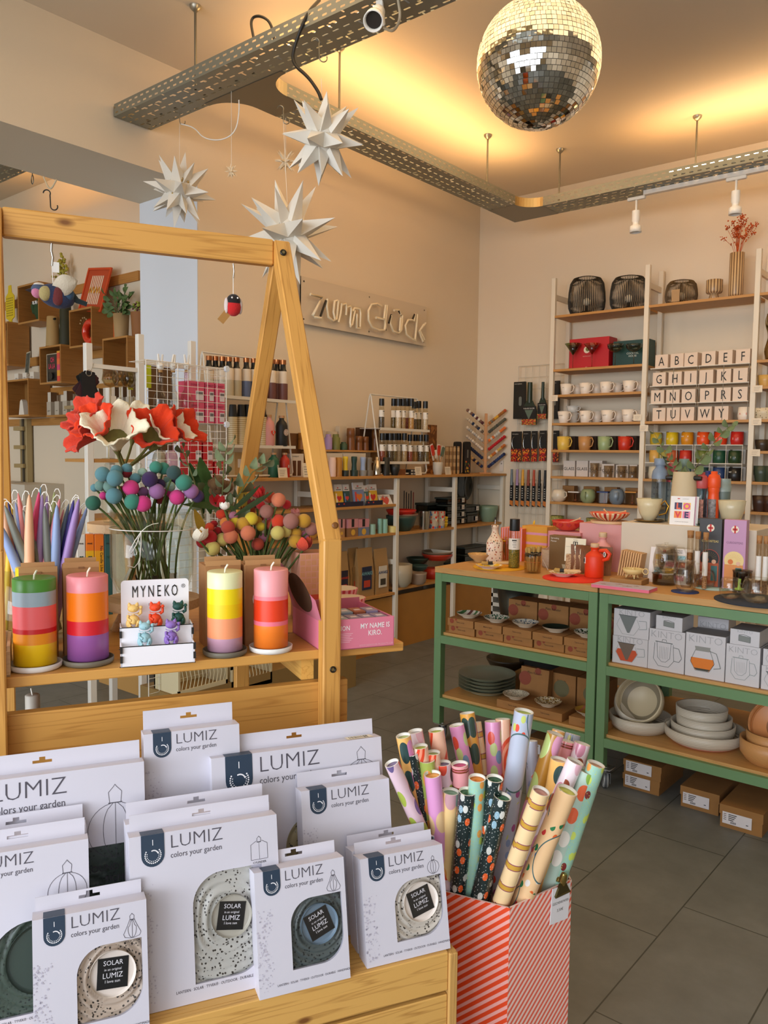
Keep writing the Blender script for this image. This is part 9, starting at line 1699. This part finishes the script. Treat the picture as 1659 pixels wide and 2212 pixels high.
x,y,z,w_,h,d=C2; pr=h*.36; t=solo('red_vase','shiny red rounded vase in the cube under the orange frame','vase',lambda b:b.grid(lambda u,v:((pr*.72+pr*.28*cos(2*PI*v)*.9)*cos(2*PI*u)*1.0,pr*.34*sin(2*PI*v)*.9,pr+(pr*.72+pr*.28*cos(2*PI*v))*sin(2*PI*u)*.98),30,14,M('#d8361a',.12,coat=.6)),(x+w_*.62,y+d*.35,z+.014))
solo('dried_sprig','dried seed heads hanging inside the cube with the red vase','dried flowers',lambda b:[b.tube([(0,0,0),(.05*cos(q),0,.05*sin(q))],.0012,M('#8c7048',.8),4)and b.sph(.006,M('#c8a878',.9),(.05*cos(q),0,.05*sin(q)),6)for q in(.3,.8,1.3,1.8,2.4,2.9,-.3,-.9)],(x+w_*.35,y+d*.3,z+h*.62))
x,y,z,w_,h,d=C3; t=thing('photo_book','upright book with OH LA LA lettering and a camera picture','book',(x+w_*.16,y+.03,z+.014)); bw,bh_=w_*.52,h*.76; MB().box(0,bw,0,.02,0,bh_,M('#b8a88c',.6)).build('book',t); b=MB(); b.box(bw*.06,bw*.96,-.001,0,bh_*.04,bh_*.97,M('#3a3226',.6)); b.box(bw*.15,bw*.9,-.002,-.001,bh_*.06,bh_*.36,M('#14120e',.4)).cyl(bw*.16,0,.012,M('#201e1a',.3),16,M=TR(bw*.5,-.002,bh_*.22)@RX(PI/2)); b.txt('OH',bh_*.24,M('#d83858',.5),bw*.55,-.003,bh_*.70,sx=.7,off=.02); b.txt('LA LA',bh_*.24,M('#d83858',.5),bw*.5,-.003,bh_*.48,sx=.7,off=.02); b.build('cover_print',t)
solo('striped_book','narrow book with pink, orange and yellow spine beside the photo book','book',lambda b:b.box(0,w_*.13,0,.12,0,h*.80,vs_(['#e0503a','#e8a030','#d84870','#e87038'],h*.6,'z')),(x+w_*.70,y+.02,z+.014))
def stand_on(C,fx,fy):return Vector((C[0]+C[3]*fx,C[1]+C[5]*fy,C[2]+C[4]+.0005))
def jug2(label,C,px,pyt,half,col,grip='#171512',fy=.35):
 p=stand_on(C,0,fy); q=at(px,700,1,p.y); p.x=q.x; r=half*mpp(p); h=at(px,pyt,1,p.y).z-p.z; t=thing('thermo_jug',label,'jug',p,0); MB().lathe([(r,0),(r*.98,h*.05),(r*.8,h*.98),(r*.74,h)],M(col,.65),28).build('body',t); MB().cyl(r*.16,-r*.25,r*.25,M(grip,.5),12,M=TR(r*.85,-r*.2,h*.90)@RY(PI/2)).build('grip',t); return t
jug2('beige insulated jug on the cube with the photo book',C3,114,684,15,'#a98c58',fy=.25); jug2('tall dark green insulated jug behind the beige one',C3,142,651,14,'#2f3018',fy=.6)
x,y,z,w_,h,d=C2; q0=at(170,661,1,y+.06); fw_=at(222,600,1,y+.06).x-at(172,600,1,y+.06).x; fh=at(190,574,1,y+.1).z-(z+h); t=thing('framed_print','orange framed print with pale stripes and yellow lettering','picture',(q0.x-.0,y+.05,z+h+.001),rot=(math.radians(-12),math.radians(7),0)); ORF=M('#c84a1c',.5)
b=MB(); b.box(0,fw_,0,.012,0,.016,ORF).box(0,fw_,0,.012,fh-.016,fh,ORF).box(0,.016,0,.012,.016,fh-.016,ORF).box(fw_-.016,fw_,0,.012,.016,fh-.016,ORF); b.build('frame',t)
b=MB(); b.box(.01,fw_-.01,.006,.01,.01,fh-.01,M('#b4441c',.6)); [b.box(fw_*(.26+.075*k),fw_*(.30+.075*k),.004,.006,fh*.17,fh*.82,M('#e0cdb0',.6))for k in range(7)]; [b.tube([(fw_*(.27+.12*k),.002,fh*.42),(fw_*(.33+.12*k),.002,fh*.56),(fw_*(.39+.12*k),.002,fh*.42)],.0035,M('#d8a02c',.6),5)for k in range(4)]; b.build('print',t)
x,y,z,w_,h,d=C4; q=at(262,700,1,y+.08); r=17*mpp(q); pt=thing('potted_plant','leafy green plant in a beige pot on the right wall cube','plant',(q.x,y+.08,z+h+.001)); hp=at(262,679,1,y+.08).z-(z+h); MB().lathe([(r*.85,0),(r,hp),(r*.9,hp),(r*.8,hp*.8)],M('#a88c60',.7),28,cap1=False).build('pot',pt)
b=MB(); rn=random.Random(8); LG1=M('#4c6430',.6,var=.25,vscale=40)
for k in range(11):
 a=-2.6+.45*k; L=rn.uniform(.09,.17); e=Vector((L*cos(a*.9+1.2)*1.0-.03,-.04*rn.random(),hp+abs(L*sin(a*.7+1.6))*.9+.02)); b.tube([(0,0,hp*.8),(e.x*.5,e.y,hp+(e.z-hp)*.7),tuple(e)],.002,LG1,4)
 for j in range(4):dd=Vector((cos(a*.9+1.2+rn.uniform(-.8,.8)),rn.uniform(-.5,.2),rn.uniform(-.2,.9))).normalized(); oval(b,e*(.55+.15*j)if False else Vector((0,0,hp*.8)).lerp(e,.5+.16*j),dd,dd.cross(Vector((0,1,0))).normalized().lerp(Vector((0,0,1)),.3),.075,.018,LG1)
b.build('leaves',pt)
q=at(296,700,1,y+.10); p2=thing('potted_plant','small yellow-green succulents in a dark orange-marked pot beside the column','plant',(q.x,y+.12,z+h+.001)); b=MB(); b.lathe([(r*.9,0),(r*1.1,hp*1.0)],M('#8c5a2c',.7),24); b.build('pot',p2); b=MB()
for k in range(40):b.sph(rn.uniform(.006,.012),M(rn.choice(['#98a040','#7c8c34','#5a2c2c']),.8),(rn.uniform(-.06,.06),rn.uniform(-.04,.02),hp+rn.uniform(0,.07)),8)
b.build('leaves',p2)
solo('orange_board','narrow bright orange board leaning behind the beige plant pot','board',lambda b:b.box(-.012,.012,0,.004,0,hp*1.0,M('#d85a1c',.5)),(at(247,700,1,y+.05).x,y+.05,z+h+.001))
x,y,z,w_,h,d=C1; q=at(128,640,1,y+.12); t=thing('dried_flowers','yellow-green dried flower stems above the felt bird','flowers',(q.x,y+.12,C3[2]+C3[4]+.001)); b=MB(); rn=random.Random(3); zt=at(135,552,1,y+.12).z-t.location.z
for k in range(6):
 e=Vector((rn.uniform(-.02,.10),0,zt*rn.uniform(.8,1))); b.tube([(0,0,0),(e.x*.3,0,e.z*.6),tuple(e)],.002,M('#5a5a2c',.8),4)
 for j in range(10):b.sph(.011,M('#a8a03c',.9),tuple(e+Vector((rn.gauss(0,.022),rn.gauss(0,.01),rn.gauss(-.02,.03)))),6)
b.build('stems',t)
x,y,z,w_,h,d=C6; q=at(22,690,1,y+.1); t=thing('yellow_grater','bright yellow slotted board at the far left of the side room','board',(q.x,y+.10,z+h+.001)); hg=at(22,616,1,y+.1).z-t.location.z; r=19*mpp(q); YG=M('#dcc01c',.5); b=MB(); b.prism([(-r*.35,0),(r*.35,0),(r*.4,hg*.12),(r,hg*.18),(r,hg*.72),(r*.4,hg*.82),(r*.3,hg),(-r*.3,hg),(-r*.4,hg*.82),(-r,hg*.72),(-r,hg*.18),(-r*.4,hg*.12)],0,.006,YG)
for i in range(8):
 for j in range(5):b.box(-r*.75+j*r*.32,-r*.62+j*r*.32,-.0008,0,hg*(.22+.062*i),hg*(.25+.062*i),M('#5a4a10',.6))
b.build('board',t)
x,y,z,w_,h,d=C5; t=thing('postcard','vintage postcard standing in a small white box on the lower left cube','card',(x+w_*.66,y+.06,z+h+.03),rot=(-.15,-.12,0)); b=MB(); b.box(-.035,.035,0,.002,0,.20,M('#b8ac90',.6)); b.box(-.030,.030,-.001,0,.01,.19,M('#4c4c40',.7,var=.5,vscale=30)); b.build('card',t)
for k,fx in enumerate((.3,.62,.9)):solo('white_box','small white box with black lettering on the lower left cube, %s from the left'%ORD[k],'box',lambda b:b.box(-.032,.032,0,.05,0,.055,M('#dcd4c4',.6)).txt('stücke',.014,M('#3a342c',.6),0,-.001,.012),(x+w_*fx,y+.05,z+h+.001),group='small white boxes on the lower left cube',key='swb')
t=solo('white_figure','white triangular porcelain piece in the lower left cube','figure',lambda b:b.prism([(-.045,0),(.045,0),(.02,.11),(0,.125),(-.02,.11)],-.02,.02,M('#e0d8c8',.35)),(x+w_*.55,y+d*.3,z+.0145)); solo('white_figure','second white porcelain piece, half hidden, in the lower left cube','figure',lambda b:b.prism([(-.03,0),(.04,0),(.04,.14),(.02,.13)],-.015,.015,M('#e0d8c8',.35)),(x+w_*.85,y+d*.45,z+.0145))
zw=AC(200,895).z
for k in range(11):
 px=108+17.2*k; q=at(px,880,1,yw-.08); solo('word_box','small grey word box on the lowest rail, %s from the left'%ORD[k]if k<11 else '','box',lambda b:b.box(-.032,.032,0,.07,0,.105,M('#b8ac98',.6)).txt(('glück','zeit','mut','liebe')[k%4],.016,M('#4a4234',.6),0,-.001,.03),(q.x,yw-.09,zw),group='word boxes on the lowest rail',key=('wd',k%4))
 if k%2==0 or k>6:solo('word_box','word box stacked on the %s grey box of the lowest rail'%ORD[k],'box',lambda b:b.box(-.024,.024,0,.05,0,.075,M('#d0c6b4',.6)).box(.024,.026,0,.05,0,.075,M('#6a4a2c',.6)),(q.x,yw-.085,zw+.1055),group='word boxes on the lowest rail',key='wd2')
MB_=at(100,900,1,yw-.1); solo('oak_ledge','shallow oak ledge under the grey word boxes','shelf',lambda b:b.box(0,at(300,900,1,yw-.1).x-MB_.x,-.10,0,-.015,0,OAK),(MB_.x,yw,zw-.0005))
a=at(27,905,1,yw-.08); c=at(52,905,1,yw-.08); t=thing('wooden_rack','narrow wooden rack with pegs on the side room wall','rack',(a.x,yw-.06,.85)); h=a.z-.85; b=MB(); b.box(0,c.x-a.x,.04,.05,0,h,M('#8c7850',.7)).box(c.x-a.x-.02,c.x-a.x,0,.04,0,h,M('#a89468',.7)); b.build('back_board',t)
for k in range(5):b=MB(); b.box(.01,c.x-a.x-.03,-.02,.04,h*(.12+.19*k),h*(.16+.19*k),M('#a48c5c',.7)); b.build('peg_shelf',t)
solo('door_frame_pipe','dark grey vertical trim beside the wooden rack','trim',lambda b:b.box(-.012,.012,-.03,0,0,AC(56,905).z,M('#4c4436',.6)),(AC(56,950).x,yw,0))
q=at(42,1055,1,yw-.12); t=thing('soap_bottle','brown soap bottle with black pump in the side room','bottle',(q.x,yw-.12,1.14)); zt=at(42,1042,1,yw-.12).z-1.14; MB().lathe([(.035,0),(.035,zt*.55),(.014,zt*.68)],M('#2a160c',.2),20).build('bottle',t); b=MB(); b.cyl(.012,zt*.66,zt*.8,M('#14120f',.5),12).cyl(.004,zt*.8,zt,M('#14120f',.5),8); b.box(-.03,.008,-.006,.006,zt*.96,zt*1.02,M('#14120f',.5)); b.build('pump',t)
solo('white_shelf_board','low white cupboard in the side room below the soap bottle','cupboard',lambda b:b.box(-1.1,.5,-.32,0,0,1.139,M('#cfc4b0',.6)),(q.x,yw-.002,0))
solo('wall_switch','white double wall socket in the side room','socket',lambda b:b.box(-.07,.07,-.012,0,-.04,.04,M('#d8ccb8',.5)).box(-.05,-.005,-.014,-.012,-.025,.025,M('#e4dccc',.4)),tuple(AC(73,1062)))
# ================= white free-standing shelves in the opening =================
XF=-3.50; WP_=M('#ddd8cc',.5)
def fy(px,py=1000,x=XF):return at(px,py,0,x).y
def fz(px,py,x=XF):return at(px,py,0,x).z
ys_=[fy(189),fy(301),fy(413)]; zt_s=[fz(195,741),fz(306,722),fz(419,737)]
gs=thing('glass_shelving','white post shelving with wine glasses standing in the opening','shelving',(XF,ys_[0],0),PI/2)
for k in range(3):
 u=ys_[k]-ys_[0]; ww=.034; b=MB(); b.box(u,u+ww,0,.028,0,zt_s[k],WP_,c=.002); b.build('post',gs)
 if k:b=MB(); b.box(u,u+ww,.27,.30,0,zt_s[k]-.25,WP_,c=.002); b.build('post',gs)
zb1=fz(250,790); b=MB(); b.box(.034,ys_[1]-ys_[0],.004,.024,zb1-.02,zb1,WP_); b.build('cross_bar',gs); zb2=fz(360,785); b=MB(); b.box(ys_[1]-ys_[0]+.034,ys_[2]-ys_[0],.004,.024,zb2-.016,zb2+.01,WP_); b.build('cross_bar',gs)
for k in(1,2):b=MB(); b.box(ys_[k]-ys_[0]+.008,ys_[k]-ys_[0]+.026,.028,.27,1.0,1.04,WP_); b.build('cross_bar',gs)
zs_1=fz(250,876); zs_2=fz(250,992)
for z,x1 in((zs_1,ys_[1]),(zs_2,ys_[1]),(zs_2-.28,ys_[1])):b=MB(); b.box(.036,x1-ys_[0]-.002,.002,.27,z-.016,z,M('#8c7650',.4)if z==zs_1 else SH); b.build('shelf_board',gs)
LW=[(236,5,800),(258,8,795),(273,3,795),(206,8,960)]
def wineglass(label,px,pyt,z,x=XF-.12,s_=1):
 q=at(px,1000,0,x); p=Vector((x,q.y,z)); h=at(px,pyt,0,x).z-z; r=.042*s_; t=thing('wine_glass',label,'glass',p,0,'wine glasses on the white shelf'); part('glass',('wg',round(h,2)),lambda b:b.lathe([(.001,.001),(r*.8,.001),(r*.8,.003),(.004,.006),(.0035,h*.52),(r*.7,h*.58),(r,h*.74),(r*.8,h),(r*.78,h),(r*.97,h*.74),(r*.68,h*.59),(.001,h*.54)],glass('#f0e8d4',.75),28,cap0=False,cap1=False),t)
for k,px in enumerate((241,262,281,290)):wineglass('wine glass on the white shelf, %s from the left'%ORD[k],px,801-(k%2)*3,zs_1,XF-.06-.05*(k%2))
wineglass('wine glass seen behind the felt poppies, lower shelf',235,915,zs_2)
solo('price_tag','small white price tag standing by the wine glasses','price tag',lambda b:b.box(-.014,.014,0,.001,0,.045,M('#e4dccc',.6)),(XF-.02,fy(252),zs_1+.001),PI/2)
for k,(px,y0,y1,x)in enumerate(((284,797,842,XF-.14),(323,785,838,XF-.20))):z0,z1=fz(px,y1,x),fz(px,y0,x); solo('neon_strip','neon yellow paper strip behind the %s'%('wine glasses','wire grid')[k],'paper strip',lambda b:b.box(-.015,.015,0,.001,0,z1-z0,M('#bccc1c',.6)),(x,fy(px,1000,x),z0),PI/2)
t=thing('fabric_swatches','bundle of dark fabric swatches on a ring, hanging from the white post','fabric swatches',(XF+.03,fy(187),fz(187,830)),PI/2)
MB().tube([(.014*cos(q),0,.05+.014*sin(q))for q in[2*PI*k/16 for k in range(16)]],.0015,M('#b8b4a8',.3,.9),5,closed=True).tube([(.012,0,.06),(.028,0,.10)],.001,M('#b8b4a8',.3,.9),5).build('ring',t)
for k in range(6):b=MB(); b.prism(rrect(-.035,.035,-.075,.055,.008),.003*k,.003*k+.002,M(('#191614','#151a18','#3c1c20','#1a1a1c','#3a1e24','#151513')[k],.9),M=RY((-.05,-.3,.5,.3,.8,-.5)[k])); b.build('swatch',t)
q0,q1=at(322,790,0,XF-.26),at(372,790,0,XF-.26); solo('dark_board','brown board hanging behind the wire grid','board',lambda b:b.box(0,q1.y-q0.y,0,.01,-.45,0,M('#5c4020',.7)),(XF-.26,q0.y,q0.z),PI/2)
XG=-3.34; ga,gb=fy(317,1000,XG),fy(489,1000,XG); zg=[fz(489,1120,XG),fz(489,1040,XG),fz(489,917,XG),fz(489,797,XG)]; WW=M('#e4dfd2',.45)
gt=thing('wire_grid_shelf','white wire grid cube shelf with pink and red boxes','wire shelf',(XG,ga,0),PI/2); wG=gb-ga
for i,(z0,z1)in enumerate(((0,zg[1]-.24),(zg[1]-.24,zg[1]),(zg[1],zg[2]),(zg[2],zg[3]))):
 n=8; b=MB()
 for k in range(n+1):x=wG*k/n; b.tube([(x,0,z0),(x,0,z1)],.0026 if k in(0,n,3)else.0014,WW,5)
 m_=max(2,round((z1-z0)/.038))
 for k in range(m_+1):z=z0+(z1-z0)*k/m_; b.tube([(0,0,z),(wG,0,z)],.0026 if k in(0,m_)else.0014,WW,5)
 b.build('front_grid',gt)
 b=MB()
 for k in range(4):y=.14*k/3; b.tube([(0,y,z1),(wG,y,z1)],.0014,WW,5)
 for k in range(9):x=wG*k/8; b.tube([(x,0,z1),(x,.14,z1)],.0014,WW,5)
 b.build('shelf_grid',gt)
 b=MB()
 for k in range(4):y=.14*k/3; b.tube([(wG,y,z0),(wG,y,z1)],.0014,WW,5)
 for k in range(m_+1):z=z0+(z1-z0)*k/m_; b.tube([(wG,0,z),(wG,.14,z)],.0014,WW,5)
 b.build('side_grid',gt)
for z in zg[1:]:b=MB(); b.prism([(.014*cos(2*PI*k/8),.016*sin(2*PI*k/8))for k in range(8)],-.012,.006,M('#d4dae0',.4),M=TR(wG,0,z)); b.build('connector',gt)
def gx_(px):return fy(px,1000,XG-.10)
def dbox(label,px0,px1,z,h,c,cc=1,x=XG-.03):
 y0,y1=fy(px0,1000,x),fy(px1,1000,x); w_=y1-y0; t=thing('toy_box',label,'box',(x,y0,z+.003),PI/2,'boxes in the wire shelf'); MB().box(0,w_,0,.09,0,h,M(c,.5),c=.001).build('carton',t); b=MB(); b.box(w_*.45,w_*.95,-.001,0,h*.1,h*.55,M('#d4c8c8',.6)); b.box(w_*.5,w_*.9,-.0015,-.001,h*.35,h*.5,M('#6a6464',.6)); b.txt('DONKEY',h*.16,M('#7c1c3c' if cc else '#e8c8c0',.5),w_*.4,-.001,h*.78,sx=.8); b.build('print',t)
hb_=(zg[3]-zg[2])*.47
for r_ in range(2):
 for k,(a_,c_)in enumerate(((408,442),(445,463),(466,486))):dbox('pink toy box in the upper wire cube, %s row, %s from the left'%(('lower','upper')[r_],ORD[k]),a_,c_,zg[2]+hb_*.78*r_,hb_*.77,'#d0506c')
for r_ in range(2):
 for k,(a_,c_)in enumerate(((412,436),(440,460),(465,484))):
  if r_ and k==2:continue
  dbox('red toy box in the lower wire cube, %s row, %s from the left'%(('lower','upper')[r_],ORD[k]),a_,c_,zg[1]+hb_*.75*r_,hb_*.74,'#b81c20',0)
for k,(px,z,pyt,tint)in enumerate(((348,zg[2],806,'#e8e4dc'),(375,zg[2],806,'#e8e4dc'),(404,zg[2],806,'#f0d8dc'),(344,zg[1],935,'#e0dcd0'),(370,zg[1],935,'#e8c8c8'))):
 x=XG-.05; y=fy(px,1000,x); zt=fz(px,pyt,x); h=zt-z; r=.034; t=thing('glass_bottle','clear slim bottle in the wire shelf, %s row, %s from the left'%(('upper','lower')[k>2],ORD[k if k<3 else k-3]),'bottle',(x,y,z+.003),0,'clear bottles in the wire shelf')
 part('glass',('gbt',round(h,2),tint),lambda b:b.lathe([(.001,0),(r,.002),(r,h*.45),(r*.85,h*.55),(r*.36,h*.66),(r*.34,h*.97),(r*.4,h)],glass(tint,.85),24,cap0=False,cap1=False),t)
 if k<3:
  b=MB(); HM=M('#e4e0d6',.4); b.cyl(.010,h,h+.012,M('#a8804c',.7),12); b.sph(1,HM,(0,0,h+.030),12,(.014,.019,.020)); b.tube([(0,-.008,h+.04),(0,-.014 if k!=1 else.004,h+.088)],[.0065,.0045],HM,8).tube([(0,.006,h+.04),(0,.012,h+.088)],[.0065,.0045],HM,8).tube([(.008,-.012,h+.03),(.014,.002,h+.035)],.006,HM,8); b.build('hand_stopper',t)
for k,(px,py)in enumerate(((372,1490),(395,1447),(500,1445))):pass
CRM_=M('#cfc29c',.6)
def pcrate(label,px0,px1,pyt,x,hgt=.14):
 y0,y1=at(px0,pyt,0,x).y,at(px1,pyt,0,x).y; z1=at(px0,pyt,0,x).z; w_=y1-y0; t=thing('folding_crate',label,'crate',(x,y0,z1-hgt),PI/2,'cream folding crates'); b=MB()
 for(a_,c_,e_,f_)in((0,.012,0,.2),(w_-.012,w_,0,.2)):b.box(a_,c_,e_,f_,0,hgt,CRM_)
 b.box(0,w_,0,.008,hgt*.88,hgt,CRM_).box(0,w_,0,.008,0,hgt*.15,CRM_).box(0,w_,.19,.2,0,hgt,CRM_)
 n=int(w_/.022)
 for k in range(n):x_=w_*k/n; b.tube([(x_,.004,hgt*.15),(x_+.011,.004,hgt*.5),(x_,.004,hgt*.88)],.0028,CRM_,4)
 b.build('crate',t); return z1-hgt
zc=pcrate('cream perforated folding crate under the stand shelf, left one',385,492,1442,-3.2); solo('low_plinth','low plywood plinth under the cream crates','plinth',lambda b:b.box(0,1.3,0,.3,0,zc-.0005,M('#8c7040',.7)),(-3.2,at(380,1442,0,-3.2).y,0),PI/2)
pcrate('cream perforated folding crate under the stand shelf, right one',500,588,1441,-3.2)
q=at(300,1503,2,0); q2=at(210,1474,2,0);
solo('plywood_panel','pale plywood panel on the floor side of the opening, under the stand shelf','panel',lambda b:b.box(q2.x-q.x,0,0,.02,0,.55,M('#b88c4c',.7)),(q.x,q.y,0))
cable('strap_cord','white cord holding the black hook above the wooden beam',[at(94,382,1,2.0),at(108,414,1,2.0),at(122,388,1,2.0)],.004,M('#c8b898',.7))
solo('carabiner','steel carabiner hanging from the side room cable tray','hook',lambda b:b.tube([(.012*cos(a),0,.024*sin(a))for a in[2*PI*k/20 for k in range(20)]],.003,HK,6,closed=True).tube([(0,0,.024),(0,0,.045)],.003,HK,6),tuple(at(70,388,1,2.34)))
